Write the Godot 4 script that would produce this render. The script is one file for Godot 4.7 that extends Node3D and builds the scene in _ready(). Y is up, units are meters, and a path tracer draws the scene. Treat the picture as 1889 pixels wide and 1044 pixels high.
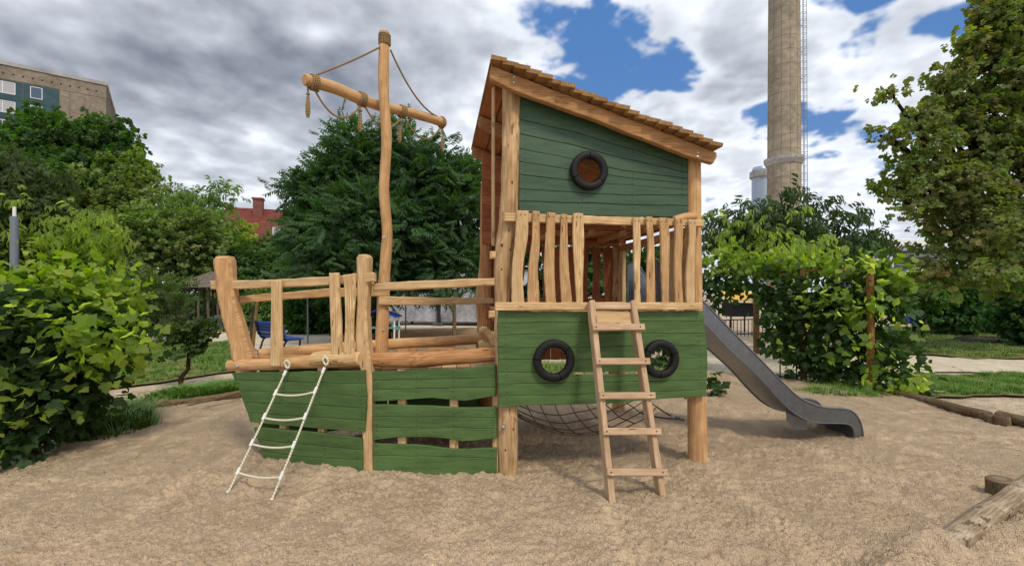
extends Node3D
# A wooden play ship in a sand pit. Metres, y up, camera at the origin looking along -z at eye height.

const SHIP_AT := Vector3(-0.044, 0.0, -3.9)
const SHIP_TURN := 0.15708
var SHIP := Transform3D(Basis(Vector3.UP, SHIP_TURN), SHIP_AT)
var M := {}
var rng := RandomNumberGenerator.new()
var taken := {}
var nz := FastNoiseLite.new()
var nz2 := FastNoiseLite.new()
var nz3 := FastNoiseLite.new()

func _ready() -> void:
	rng.seed = 71
	for n in [nz, nz2, nz3]:
		n.noise_type = FastNoiseLite.TYPE_SIMPLEX_SMOOTH
	nz.seed = 3
	nz.frequency = 1.0
	nz.fractal_octaves = 3
	nz2.seed = 8
	nz2.frequency = 1.0
	nz2.fractal_octaves = 5
	nz3.seed = 21
	nz3.frequency = 1.0
	nz3.fractal_type = FastNoiseLite.FRACTAL_NONE

	var cam := Camera3D.new()
	cam.name = "camera"
	cam.projection = Camera3D.PROJECTION_FRUSTUM
	cam.near = 0.05
	cam.far = 600.0
	cam.size = 2.0 * 0.05 * 522.0 / 850.0
	cam.frustum_offset = Vector2(0.0, 0.05 * 20.0 / 850.0)
	cam.position = Vector3(0, 1.55, 0)
	add_child(cam)
	cam.current = true

	var we := WorldEnvironment.new()
	we.name = "world_environment"
	var env := Environment.new()
	env.background_mode = Environment.BG_SKY
	env.tonemap_mode = Environment.TONE_MAPPER_LINEAR
	env.tonemap_exposure = 1.4
	env.sdfgi_enabled = true
	env.ssao_enabled = true
	env.ssil_enabled = true
	var sky := Sky.new()
	var pano := PanoramaSkyMaterial.new()
	pano.panorama = sky_picture()
	pano.energy_multiplier = 1.0
	sky.sky_material = pano
	env.sky = sky
	env.background_energy_multiplier = 1.0
	we.environment = env
	add_child(we)

	var sun := DirectionalLight3D.new()
	sun.name = "sun"
	sun.light_energy = 0.5
	sun.light_color = Color(1.0, 0.95, 0.86)
	sun.light_angular_distance = 10.0
	sun.shadow_enabled = true
	sun.sky_mode = DirectionalLight3D.SKY_MODE_LIGHT_ONLY
	add_child(sun)
	sun.look_at_from_position(Vector3(0.34, 0.85, 0.6), Vector3.ZERO)

	make_materials()
	build_ground()
	build_backdrop()
	build_trees()
	build_ship()
	build_ladders_and_slide()
	build_small_things()

# ---------------------------------------------------------------- sky
var sky_w := 3072
var sky_bytes := PackedByteArray()

func spot(a: float, b: float, s: Array) -> float:
	var x = (a - s[0]) / s[2]
	var y = (b - s[1]) / s[3]
	return s[4] * exp(-x * x - y * y)

# openings and dark masses of the cloud deck: place on the tangent plane ahead (x, y), size, strength
var sky_gaps := [
	[0.20, 0.40, 0.20, 0.05, 0.30], [0.36, 0.53, 0.10, 0.06, 0.34], [0.66, 0.40, 0.16, 0.05, 0.40], [0.48, 0.36, 0.12, 0.04, 0.34], [0.80, 0.30, 0.14, 0.04, 0.34], 	[0.07, 0.56, 0.13, 0.10, 0.55], [0.19, 0.53, 0.07, 0.09, 0.5], [0.31, 0.60, 0.10, 0.06, 0.4], [-0.09, 0.42, 0.05, 0.05, 0.42],
	[0.80, 0.57, 0.14, 0.08, 0.6], [0.92, 0.59, 0.10, 0.06, 0.4], [0.30, 0.48, 0.12, 0.05, 0.32], [0.78, 0.36, 0.14, 0.035, 0.36], [0.70, 0.24, 0.12, 0.03, 0.25],
	[0.44, 0.44, 0.10, 0.03, 0.25], [-0.05, 0.36, 0.05, 0.03, 0.3], [-0.5, 0.27, 0.05, 0.03, 0.2]]
var sky_fills := [
	[-0.85, 0.50, 0.60, 0.30, 1.0], [-0.30, 0.42, 0.28, 0.22, 0.6], [0.55, 0.52, 0.14, 0.12, 0.45], [0.6, 0.30, 0.4, 0.08, 0.2], [0.25, 0.33, 0.2, 0.06, 0.3], [1.0, 0.42, 0.2, 0.12, 0.3]]
var sky_darks := [
	[-0.80, 0.47, 0.36, 0.20, 0.98], [-0.40, 0.44, 0.26, 0.11, 0.72], [-1.1, 0.58, 0.35, 0.12, 0.35], [-0.25, 0.52, 0.10, 0.07, 0.5], [0.50, 0.47, 0.10, 0.07, 0.6], [-0.6, 0.24, 0.3, 0.05, 0.35], [-0.42, 0.565, 0.06, 0.035, -0.9], [-0.95, 0.58, 0.10, 0.03, -0.5], [-0.62, 0.56, 0.05, 0.03, -0.5], [-0.28, 0.34, 0.12, 0.06, 0.35]]

func sky_row(r: int) -> void:
	var h := sky_w / 2
	var el := (0.5 - (r + 0.5) / h) * PI
	var y := sin(el)
	var ce := cos(el)
	for i in sky_w:
		var az := (i + 0.5) / sky_w * TAU
		var x := sin(az) * ce
		var z := -cos(az) * ce
		var yy := maxf(y, 0.0) + 0.16
		var px := x / yy
		var pz := z / yy
		var wx := 0.25 * nz3.get_noise_2d(px * 2.2, pz * 2.2 + 77.0)
		var n := nz2.get_noise_2d((px + wx) * 1.05 + 5.0, (pz - wx) * 1.05)
		var d := nz2.get_noise_2d(px * 3.1 + 20.0, pz * 3.1 + 9.0)
		var big := nz3.get_noise_3d(x * 1.7, y * 2.5, z * 1.7)
		var f2 := nz2.get_noise_2d(px * 6.5 + 60.0, pz * 6.5 + 33.0)
		var cover := 0.40 + n * 0.60 + d * 0.34 + big * 0.12
		var dark := 0.20 + big * 0.30 + nz3.get_noise_2d(px * 0.8, pz * 0.8 + 40.0) * 0.22
		if z < -0.15:
			var a := x / -z
			var b := y / -z
			for s in sky_gaps:
				cover -= spot(a, b, s) * 0.98
			for s in sky_fills:
				cover += spot(a, b, s) * 0.7
			for s in sky_darks:
				dark += spot(a, b, s)
		cover += f2 * 0.10
		var c := smoothstep(-0.05, 0.15, cover + f2 * 0.12)
		var thick := smoothstep(0.12, 0.85, cover)
		var g0 := maxf(f2 * 0.16 + dark * (0.50 + 0.36 * thick) + d * 0.45 * (0.35 + 0.8 * dark) + n * 0.55 * (0.3 + dark), 0.0)
		var g := 1.02 * (1.0 - exp(-1.15 * g0)) + 0.10 * f2 + 0.06 * d
		var low := exp(-maxf(y, 0.0) * 7.0)
		var br := 0.255 + (0.115 - 0.255) * (1.0 - low)
		var blue := Vector3(0.060, 0.160, 0.38).lerp(Vector3(0.33, 0.44, 0.62), low)
		var white := Vector3(0.69, 0.725, 0.785).lerp(Vector3(0.60, 0.64, 0.70), low)
		var grey := Vector3(0.115, 0.135, 0.180).lerp(Vector3(0.34, 0.37, 0.43), low)
		var cloud := white.lerp(grey, g)
		var sil := smoothstep(0.0, 0.30, cover) * (1.0 - smoothstep(0.30, 0.62, cover))
		cloud *= 1.0 + 0.12 * sil * (1.0 - dark)
		var col := blue.lerp(cloud, c)
		if y < 0.0:
			col = Vector3(0.30, 0.28, 0.24)
		var k := (r * sky_w + i) * 4
		sky_bytes.encode_half(k * 2, col.x)
		sky_bytes.encode_half(k * 2 + 2, col.y)
		sky_bytes.encode_half(k * 2 + 4, col.z)
		sky_bytes.encode_half(k * 2 + 6, 1.0)

func sky_picture() -> ImageTexture:
	var h := sky_w / 2
	sky_bytes.resize(sky_w * h * 8)
	var rows := h / 2 + 12
	for r in rows:
		sky_row(r)
	var last := sky_bytes.slice((rows - 1) * sky_w * 8, rows * sky_w * 8)
	var out := sky_bytes.slice(0, rows * sky_w * 8)
	for r in range(rows, h):
		out.append_array(last)
	var im := Image.create_from_data(sky_w, h, false, Image.FORMAT_RGBAH, out)
	return ImageTexture.create_from_image(im)

# ---------------------------------------------------------------- nodes
func numbered(under: Node, called: String) -> String:
	var key := str(under.get_instance_id()) + called
	taken[key] = taken.get(key, -1) + 1
	return called if taken[key] == 0 else "%s_%03d" % [called, taken[key]]

func tag(o: Node, label: String, category: String, group := "", kind := "") -> void:
	o.set_meta("label", label)
	o.set_meta("category", category)
	if group != "":
		o.set_meta("group", group)
	if kind != "":
		o.set_meta("kind", kind)

func thing(called: String, label: String, category: String, at := Vector3.ZERO, turn := 0.0, group := "") -> Node3D:
	var o := Node3D.new()
	o.name = numbered(self, called)
	add_child(o, true)
	o.position = at
	o.rotation.y = turn
	tag(o, label, category, group)
	return o

func pivot(called: String, under: Node3D, at := Vector3.ZERO) -> Node3D:
	var o := Node3D.new()
	o.name = numbered(under, called)
	under.add_child(o, true)
	o.position = at
	return o

func put(called: String, b: MB, mat: Material, under: Node3D) -> MeshInstance3D:
	var o := MeshInstance3D.new()
	o.name = numbered(under, called)
	o.mesh = b.mesh(mat)
	under.add_child(o, true)
	return o

func copy_of(src: Node3D, at: Vector3, turn: float, label := "") -> Node3D:
	var c: Node3D = src.duplicate()
	var stem := String(src.name)
	c.name = numbered(self, stem)
	add_child(c, true)
	c.position = at
	c.rotation.y = turn
	if label != "":
		c.set_meta("label", label)
	return c

func structure(called: String, b: MB, mat: Material) -> MeshInstance3D:
	var o := put(called, b, mat, self)
	o.set_meta("kind", "structure")
	return o

# ---------------------------------------------------------------- mesh building
class MB:
	var v := PackedVector3Array()
	var n := PackedVector3Array()
	var t := PackedVector2Array()
	var c := PackedColorArray()
	var xf := Transform3D()
	var ink := Color.WHITE
	var inked := false
	var uo := Vector2.ZERO      # texture offset, so that no two boards share their grain

	func _init(at := Transform3D()) -> void:
		xf = at

	func tri(a: Vector3, b: Vector3, d: Vector3, na: Vector3, nb: Vector3, nd: Vector3, ua := Vector2.ZERO, ub := Vector2.ZERO, ud := Vector2.ZERO) -> void:
		if (b - a).cross(d - a).dot(na + nb + nd) > 0.0:
			v.append_array([xf * a, xf * d, xf * b])
			n.append_array([(xf.basis * na).normalized(), (xf.basis * nd).normalized(), (xf.basis * nb).normalized()])
			t.append_array([ua + uo, ud + uo, ub + uo])
		else:
			v.append_array([xf * a, xf * b, xf * d])
			n.append_array([(xf.basis * na).normalized(), (xf.basis * nb).normalized(), (xf.basis * nd).normalized()])
			t.append_array([ua + uo, ub + uo, ud + uo])
		if inked:
			c.append_array([ink, ink, ink])

	func flat(a: Vector3, b: Vector3, d: Vector3, out: Vector3) -> void:
		var m := (b - a).cross(d - a).normalized()
		if m.dot(out) < 0.0:
			m = -m
		tri(a, b, d, m, m, m)

	func quad(a: Vector3, b: Vector3, d: Vector3, e: Vector3, m: Vector3, ua := Vector2.ZERO, ub := Vector2.RIGHT, ud := Vector2.ONE, ue := Vector2.DOWN) -> void:
		tri(a, b, d, m, m, m, ua, ub, ud)
		tri(a, d, e, m, m, m, ua, ud, ue)

	# a board: an outline in the xy plane given a thickness along z, with chamfered edges. along = true: the grain runs along x
	func plank(poly: PackedVector2Array, thick: float, bevel := 0.004, at := Transform3D(), along := true) -> void:
		var keep := xf
		xf = xf * at
		var k := poly.size()
		var area := 0.0
		for i in k:
			area += poly[i].cross(poly[(i + 1) % k])
		if area < 0.0:
			poly = poly.duplicate()
			poly.reverse()
		var inner := PackedVector2Array()
		var en := PackedVector2Array()
		for i in k:
			var e := (poly[(i + 1) % k] - poly[i]).normalized()
			en.append(Vector2(e.y, -e.x))
		for i in k:
			var m := (en[i] + en[(i - 1 + k) % k])
			var l := m.length()
			m = m / l if l > 0.01 else en[i]
			inner.append(poly[i] - m * bevel * minf(1.0 / maxf(m.dot(en[i]), 0.5), 2.0))
		var tris := Geometry2D.triangulate_polygon(inner)
		if tris.is_empty():
			inner = poly
			tris = Geometry2D.triangulate_polygon(inner)
		var h := thick / 2.0
		for s in [1.0, -1.0]:
			var m := Vector3(0, 0, s)
			for i in range(0, tris.size(), 3):
				var p := inner[tris[i]]
				var q := inner[tris[i + 1]]
				var r := inner[tris[i + 2]]
				tri(Vector3(p.x, p.y, h * s), Vector3(q.x, q.y, h * s), Vector3(r.x, r.y, h * s), m, m, m, grain(p, along), grain(q, along), grain(r, along))
		for i in k:
			var j := (i + 1) % k
			var m := Vector3(en[i].x, en[i].y, 0)
			var p := poly[i]
			var q := poly[j]
			var gp := grain(p, along)
			var gq := grain(q, along)
			var off := Vector2(thick / 0.25, 0)
			quad(Vector3(p.x, p.y, h - bevel), Vector3(q.x, q.y, h - bevel), Vector3(q.x, q.y, bevel - h), Vector3(p.x, p.y, bevel - h), m, gp, gq, gq + off, gp + off)
			for s in [1.0, -1.0]:
				var mm := (m + Vector3(0, 0, s)).normalized()
				quad(Vector3(p.x, p.y, (h - bevel) * s), Vector3(q.x, q.y, (h - bevel) * s), Vector3(inner[j].x, inner[j].y, h * s), Vector3(inner[i].x, inner[i].y, h * s), mm, gp, gq, gq, gp)
		xf = keep

	func grain(p: Vector2, along: bool) -> Vector2:
		return Vector2(p.y / 0.25, p.x / 1.5) if along else Vector2(p.x / 0.25, p.y / 1.5)

	func box(size: Vector3, at := Transform3D(), bevel := 0.004) -> void:
		var x := size.x / 2.0
		var y := size.y / 2.0
		plank(PackedVector2Array([Vector2(-x, -y), Vector2(x, -y), Vector2(x, y), Vector2(-x, y)]), size.z, minf(bevel, minf(size.z, minf(x, y)) * 0.4), at, size.x >= size.y)

	# a squared timber from a to b; wide across, tall along «up»
	func beam(a: Vector3, b: Vector3, wide: float, tall: float, up := Vector3.UP, bevel := 0.004) -> void:
		var x := (b - a).normalized()
		var z := x.cross(up).normalized()
		var y := z.cross(x)
		box(Vector3(a.distance_to(b), tall, wide), Transform3D(Basis(x, y, z), (a + b) / 2.0), bevel)

	# a round body along a line of points, one radius per point
	func tube(p: Array, r: Array, sides := 12, capped := true, uneven := 0.0, lump := 5.0, seedy := 0.0, vlen := 1.5, noise: FastNoiseLite = null) -> void:
		var k := p.size()
		var side := Vector3.ZERO
		var rings := []
		var norms := []
		var run := 0.0
		var runs := []
		var wraps := 1.0
		for i in k:
			var d: Vector3 = (p[mini(i + 1, k - 1)] - p[maxi(i - 1, 0)]).normalized()
			if side == Vector3.ZERO:
				side = d.cross(Vector3.UP if absf(d.y) < 0.9 else Vector3.RIGHT).normalized()
			side = (side - d * side.dot(d)).normalized()
			var up := d.cross(side)
			if i > 0:
				run += p[i].distance_to(p[i - 1])
			runs.append(run / vlen)
			var ring := PackedVector3Array()
			var nn := PackedVector3Array()
			for j in sides:
				var a := TAU * j / sides
				var o := side * cos(a) + up * sin(a)
				var rr: float = r[mini(i, r.size() - 1)]
				if uneven > 0.0 and noise:
					rr *= 1.0 + uneven * noise.get_noise_3d(cos(a) * 0.7 + seedy, sin(a) * 0.7, run * lump)
				ring.append(p[i] + o * rr)
				nn.append(o)
			rings.append(ring)
			norms.append(nn)
		for i in k - 1:
			for j in sides:
				var l := (j + 1) % sides
				var u0 := wraps * j / sides
				var u1 := wraps * (j + 1) / sides
				tri(rings[i][j], rings[i][l], rings[i + 1][l], norms[i][j], norms[i][l], norms[i + 1][l], Vector2(u0, runs[i]), Vector2(u1, runs[i]), Vector2(u1, runs[i + 1]))
				tri(rings[i][j], rings[i + 1][l], rings[i + 1][j], norms[i][j], norms[i + 1][l], norms[i + 1][j], Vector2(u0, runs[i]), Vector2(u1, runs[i + 1]), Vector2(u0, runs[i + 1]))
		if capped:
			for e in [0, k - 1]:
				var d: Vector3 = (p[1] - p[0]) if e == 0 else (p[k - 2] - p[k - 1])
				d = -d.normalized()
				var rr: float = r[mini(e, r.size() - 1)]
				var ring: PackedVector3Array = rings[e]
				var mid: Vector3 = p[e] + d * rr * 0.12
				for j in sides:
					var l := (j + 1) % sides
					var a1: Vector3 = p[e] + (ring[j] - p[e]) * 0.86 + d * rr * 0.11
					var a2: Vector3 = p[e] + (ring[l] - p[e]) * 0.86 + d * rr * 0.11
					var m1: Vector3 = (norms[e][j] + d).normalized()
					var m2: Vector3 = (norms[e][l] + d).normalized()
					tri(ring[j], ring[l], a2, m1, m2, m2)
					tri(ring[j], a2, a1, m1, m2, m1)
					tri(mid, a1, a2, d, d, d, Vector2(0.02, 0.01), Vector2(0.05, 0.03), Vector2(0.05, 0.0))

	# a shape turned round the y axis: profile of (radius, height)
	func lathe(prof: Array, sides := 24, at := Transform3D(), su := 1.0, sv := 1.0) -> void:
		var keep := xf
		xf = xf * at
		for i in prof.size() - 1:
			var p: Vector2 = prof[i]
			var q: Vector2 = prof[i + 1]
			var e := q - p
			var m := Vector2(e.y, -e.x).normalized()
			for j in sides:
				var a := TAU * j / sides
				var b := TAU * (j + 1) / sides
				var da := Vector3(cos(a), 0, sin(a))
				var db := Vector3(cos(b), 0, sin(b))
				var ma := da * m.x + Vector3(0, m.y, 0)
				var mb := db * m.x + Vector3(0, m.y, 0)
				var ua := Vector2(su * j / sides, p.y * sv)
				var ub := Vector2(su * (j + 1) / sides, p.y * sv)
				var uc := Vector2(su * (j + 1) / sides, q.y * sv)
				var ud := Vector2(su * j / sides, q.y * sv)
				tri(da * p.x + Vector3(0, p.y, 0), db * p.x + Vector3(0, p.y, 0), db * q.x + Vector3(0, q.y, 0), ma, mb, mb, ua, ub, uc)
				tri(da * p.x + Vector3(0, p.y, 0), db * q.x + Vector3(0, q.y, 0), da * q.x + Vector3(0, q.y, 0), ma, mb, ma, ua, uc, ud)
		xf = keep

	# a ring of round section in the xy plane from angle a0 to a1
	func ring(R: float, r: float, at := Transform3D(), a0 := 0.0, a1 := TAU, squash := 1.0, seg := 28, sides := 12) -> void:
		var keep := xf
		xf = xf * at
		var grid := []
		var nn := []
		for i in seg + 1:
			var a := lerpf(a0, a1, float(i) / seg)
			var d := Vector3(cos(a), sin(a), 0)
			var row := []
			var nr := []
			for j in sides:
				var b := TAU * j / sides
				var cx := signf(cos(b)) * pow(absf(cos(b)), 0.6)
				var cz := signf(sin(b)) * pow(absf(sin(b)), 0.6)
				row.append(d * (R + r * cx) + Vector3(0, 0, r * cz * squash))
				nr.append((d * cos(b) + Vector3(0, 0, sin(b))).normalized())
			grid.append(row)
			nn.append(nr)
		for i in seg:
			for j in sides:
				var l := (j + 1) % sides
				var ua := Vector2(float(i) / 4.0, float(j) / sides)
				var ub := Vector2(float(i) / 4.0, float(j + 1) / sides)
				var uc := Vector2(float(i + 1) / 4.0, float(j + 1) / sides)
				var ud := Vector2(float(i + 1) / 4.0, float(j) / sides)
				tri(grid[i][j], grid[i][l], grid[i + 1][l], nn[i][j], nn[i][l], nn[i + 1][l], ua, ub, uc)
				tri(grid[i][j], grid[i + 1][l], grid[i + 1][j], nn[i][j], nn[i + 1][l], nn[i + 1][j], ua, uc, ud)
		if absf(a1 - a0) < TAU - 0.001:
			for e in [0, seg]:
				var a := lerpf(a0, a1, float(e) / seg)
				var m := Vector3(-sin(a), cos(a), 0) * (1.0 if e == seg else -1.0)
				var mid := Vector3(cos(a), sin(a), 0) * R
				for j in sides:
					tri(mid, grid[e][j], grid[e][(j + 1) % sides], m, m, m)
		xf = keep

	func ball(at: Vector3, r: Vector3, sides := 10) -> void:
		var prof := []
		for i in sides + 1:
			var a := PI * i / sides - PI / 2.0
			prof.append(Vector2(maxf(cos(a), 0.0001), sin(a)))
		lathe(prof, sides, Transform3D(Basis.from_scale(r), at))

	func mesh(mat: Material) -> ArrayMesh:
		var arr := []
		arr.resize(Mesh.ARRAY_MAX)
		arr[Mesh.ARRAY_VERTEX] = v
		arr[Mesh.ARRAY_NORMAL] = n
		arr[Mesh.ARRAY_TEX_UV] = t
		if inked:
			arr[Mesh.ARRAY_COLOR] = c
		var m := ArrayMesh.new()
		m.add_surface_from_arrays(Mesh.PRIMITIVE_TRIANGLES, arr)
		m.surface_set_material(0, mat)
		return m

# ---------------------------------------------------------------- shapes
func poly(a: Array) -> PackedVector2Array:
	return PackedVector2Array(a)

# a hand-cut outline: more points along each edge, pushed in and out a little
func rough(a: PackedVector2Array, step := 0.12, amp := 0.004, sd := 0.0) -> PackedVector2Array:
	var out := PackedVector2Array()
	var k := a.size()
	for i in k:
		var p := a[i]
		var q := a[(i + 1) % k]
		var l := p.distance_to(q)
		var m := Vector2(q.y - p.y, p.x - q.x) / maxf(l, 0.0001)
		out.append(p)
		var cuts := int(l / step)
		for j in range(1, cuts + 1):
			var f := float(j) / (cuts + 1)
			var w := p.lerp(q, f)
			out.append(w + m * amp * nz3.get_noise_3d(w.x * 3.7 + sd, w.y * 3.7, sd * 1.3) * 1.6)
	return out

func disc(at: Vector2, r: float, k := 36) -> PackedVector2Array:
	var out := PackedVector2Array()
	for i in k:
		out.append(at + Vector2(cos(TAU * i / k), sin(TAU * i / k)) * r)
	return out

func line_at(l: Array, x: float) -> float:
	for i in l.size() - 1:
		if x <= l[i + 1].x or i == l.size() - 2:
			return lerpf(l[i].y, l[i + 1].y, (x - l[i].x) / (l[i + 1].x - l[i].x))
	return l[0].y

# boards one above the other between lines listed from top to bottom; round holes are cut through them
func boards(under: Node3D, at: Transform3D, lines: Array, thick: float, mats: Array, holes := [], called := "board", amp := 0.003, gaps := {}) -> void:
	var cuts := []
	for l in lines:
		var sd := rng.randf() * 50.0
		var w := [l[0]]
		for i in l.size() - 1:
			var k := maxi(1, int(l[i].distance_to(l[i + 1]) / 0.09))
			for j in range(1, k + 1):
				var q: Vector2 = l[i].lerp(l[i + 1], float(j) / k)
				if not (i == l.size() - 2 and j == k):
					q.y += amp * 1.8 * nz3.get_noise_2d(q.x * 3.1 + sd, sd)
				w.append(q)
		cuts.append(w)
	lines = cuts
	var heads := MB.new(at)
	for i in lines.size() - 1:
		var top: Array = lines[i]
		var low: Array = lines[i + 1]
		var g := 0.0011
		for f in [0.035, 0.36, 0.66, 0.965]:
			for h in [0.28, 0.74]:
				var x: float = lerpf(top[0].x, top[top.size() - 1].x, f) + rng.randf_range(-0.006, 0.006)
				var c := Vector2(x, lerpf(line_at(top, x), line_at(low, x), h) + rng.randf_range(-0.005, 0.005))
				var free := true
				for q in holes:
					if Geometry2D.is_point_in_polygon(c, q) or Geometry2D.is_point_in_polygon(c + Vector2(0.03, 0), q) or Geometry2D.is_point_in_polygon(c - Vector2(0.03, 0), q):
						free = false
				if free:
					heads.lathe([Vector2(0.0042, 0), Vector2(0.0042, 0.0022), Vector2(0.0005, 0.0026)], 7, Transform3D(Basis(Vector3.RIGHT, PI / 2), Vector3(c.x, c.y, thick / 2.0)))
		var p := PackedVector2Array()
		for q in top:
			p.append(q + Vector2(0, -g))
		for j in range(low.size() - 1, -1, -1):
			p.append(low[j] + Vector2(0, g))
		var shapes := [p]
		for h in holes:
			var next := []
			for s in shapes:
				for c in Geometry2D.clip_polygons(s, h):
					if not Geometry2D.is_polygon_clockwise(c) or shapes.size() > 0:
						next.append(c)
			shapes = next
		if gaps.has(i):
			var next := []
			for s in shapes:
				next.append_array(Geometry2D.clip_polygons(s, gaps[i]))
			shapes = next
		var proud := Vector3(0, 0, rng.randf_range(-0.0015, 0.0015))
		var m: Material = mats[rng.randi() % mats.size()]
		for s in shapes:
			if s.size() > 2:
				var b := MB.new(at)
				b.uo = Vector2(rng.randf() * 4.0, rng.randf() * 4.0)
				b.plank(s, thick, 0.004, Transform3D(Basis(), proud), true)
				put(called, b, m, under)
	put("screw_heads", heads, M.dark_mat, under).set_meta("kind", "stuff")

func smooth_line(p: Array, per := 6) -> Array:
	var out := []
	var k := p.size()
	for i in k - 1:
		for j in per:
			var f := float(j) / per
			out.append(p[i].cubic_interpolate(p[i + 1], p[maxi(i - 1, 0)], p[mini(i + 2, k - 1)], f))
	out.append(p[k - 1])
	return out

func sag_line(a: Vector3, b: Vector3, sag: float, k := 12) -> Array:
	var out := []
	for i in k + 1:
		var f := float(i) / k
		out.append(a.lerp(b, f) - Vector3(0, sag * 4.0 * f * (1.0 - f), 0))
	return out

func seg_frame(u0: float, w0: float, u1: float, w1: float, out := 0.0) -> Transform3D:
	var x := Vector3(u1 - u0, 0, -(w1 - w0)).normalized()
	var z := x.cross(Vector3.UP).normalized()
	return Transform3D(Basis(x, Vector3.UP, z), Vector3(u0, 0, -w0) + z * out)

# ---------------------------------------------------------------- materials
func seamless(w: int, h: int, freq: float, octaves: int, sd: int, w2 := 0, h2 := 0) -> PackedByteArray:
	var n := FastNoiseLite.new()
	n.noise_type = FastNoiseLite.TYPE_SIMPLEX_SMOOTH
	n.seed = sd
	n.frequency = freq
	n.fractal_octaves = octaves
	var im := n.get_seamless_image(w, h, false, false, 0.2, true)
	if w2 > 0:
		im.resize(w2, h2, Image.INTERPOLATE_CUBIC)
	im.convert(Image.FORMAT_L8)
	return im.get_data()

func picture(w: int, h: int, data: PackedByteArray, gray := false) -> ImageTexture:
	return ImageTexture.create_from_image(Image.create_from_data(w, h, false, Image.FORMAT_L8 if gray else Image.FORMAT_RGB8, data))

func wood_pictures(sd: int, knots: int, contrast: float) -> Array:
	var w := 512
	var h := 1024
	var fine := seamless(512, 24, 0.11, 3, sd, w, h)
	var band := seamless(256, 32, 0.02, 2, sd + 1, w, h)
	var dirt := seamless(256, 512, 0.012, 4, sd + 2, w, h)
	var r := RandomNumberGenerator.new()
	r.seed = sd
	var cracks := []
	for i in 7:
		cracks.append([r.randf() * w, r.randf() * h, r.randf_range(40, 150), r.randf_range(0.7, 1.6)])
	var ks := []
	for i in knots:
		ks.append([r.randf() * w, r.randf() * h, r.randf_range(5, 12)])
	var col := PackedByteArray()
	var hi := PackedByteArray()
	col.resize(w * h * 3)
	hi.resize(w * h)
	for y in h:
		for x in w:
			var k := y * w + x
			var f := fine[k] / 255.0
			var b := band[k] / 255.0
			var d := dirt[k] / 255.0
			var warp := 0.0
			var knot := 0.0
			for q in ks:
				var dx: float = fposmod(x - q[0] + w * 0.5, w) - w * 0.5
				var dy: float = (fposmod(y - q[1] + h * 0.5, h) - h * 0.5) * 0.42
				if absf(dx) < 70.0 and absf(dy) < 70.0:
					var rr = sqrt(dx * dx + dy * dy) / q[2]
					warp += 1.3 * exp(-rr * rr * 0.12)
					knot = maxf(knot, 1.0 - smoothstep(0.55, 1.25, rr))
			var ring := 0.5 + 0.5 * sin(TAU * (float(x) / w * 7.0 + b * 4.0 + warp))
			ring = pow(ring, 2.2)
			var s := 1.0 - contrast * (0.34 * ring * (0.5 + 0.5 * d) + 0.30 * (0.62 - f) + 0.34 * (0.55 - d))
			s = clampf(s, 0.25, 1.08)
			var c := Vector3(s, pow(s, 1.22), pow(s, 1.5))
			for q in cracks:
				var cy: float = absf(fposmod(y - q[1] + h * 0.5, h) - h * 0.5)
				if cy < q[2]:
					var cx: float = absf(fposmod(x - q[0] + 5.0 * (b - 0.5) * 8.0 + w * 0.5, w) - w * 0.5)
					if cx < 4.0:
						var deep: float = (1.0 - smoothstep(q[3] * (1.0 - cy / q[2]), q[3] * (1.0 - cy / q[2]) + 1.2, cx)) * contrast
						knot = maxf(knot, deep)
			c = c.lerp(Vector3(0.42, 0.27, 0.17), knot * 0.75)
			col[k * 3] = int(clampf(c.x * 236.0, 0, 255))
			col[k * 3 + 1] = int(clampf(c.y * 236.0, 0, 255))
			col[k * 3 + 2] = int(clampf(c.z * 236.0, 0, 255))
			hi[k] = int(clampf((0.45 + 0.4 * f - 0.22 * ring - 0.35 * knot) * 255.0, 0, 255))
	return [picture(w, h, col), picture(w, h, hi, true)]

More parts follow.
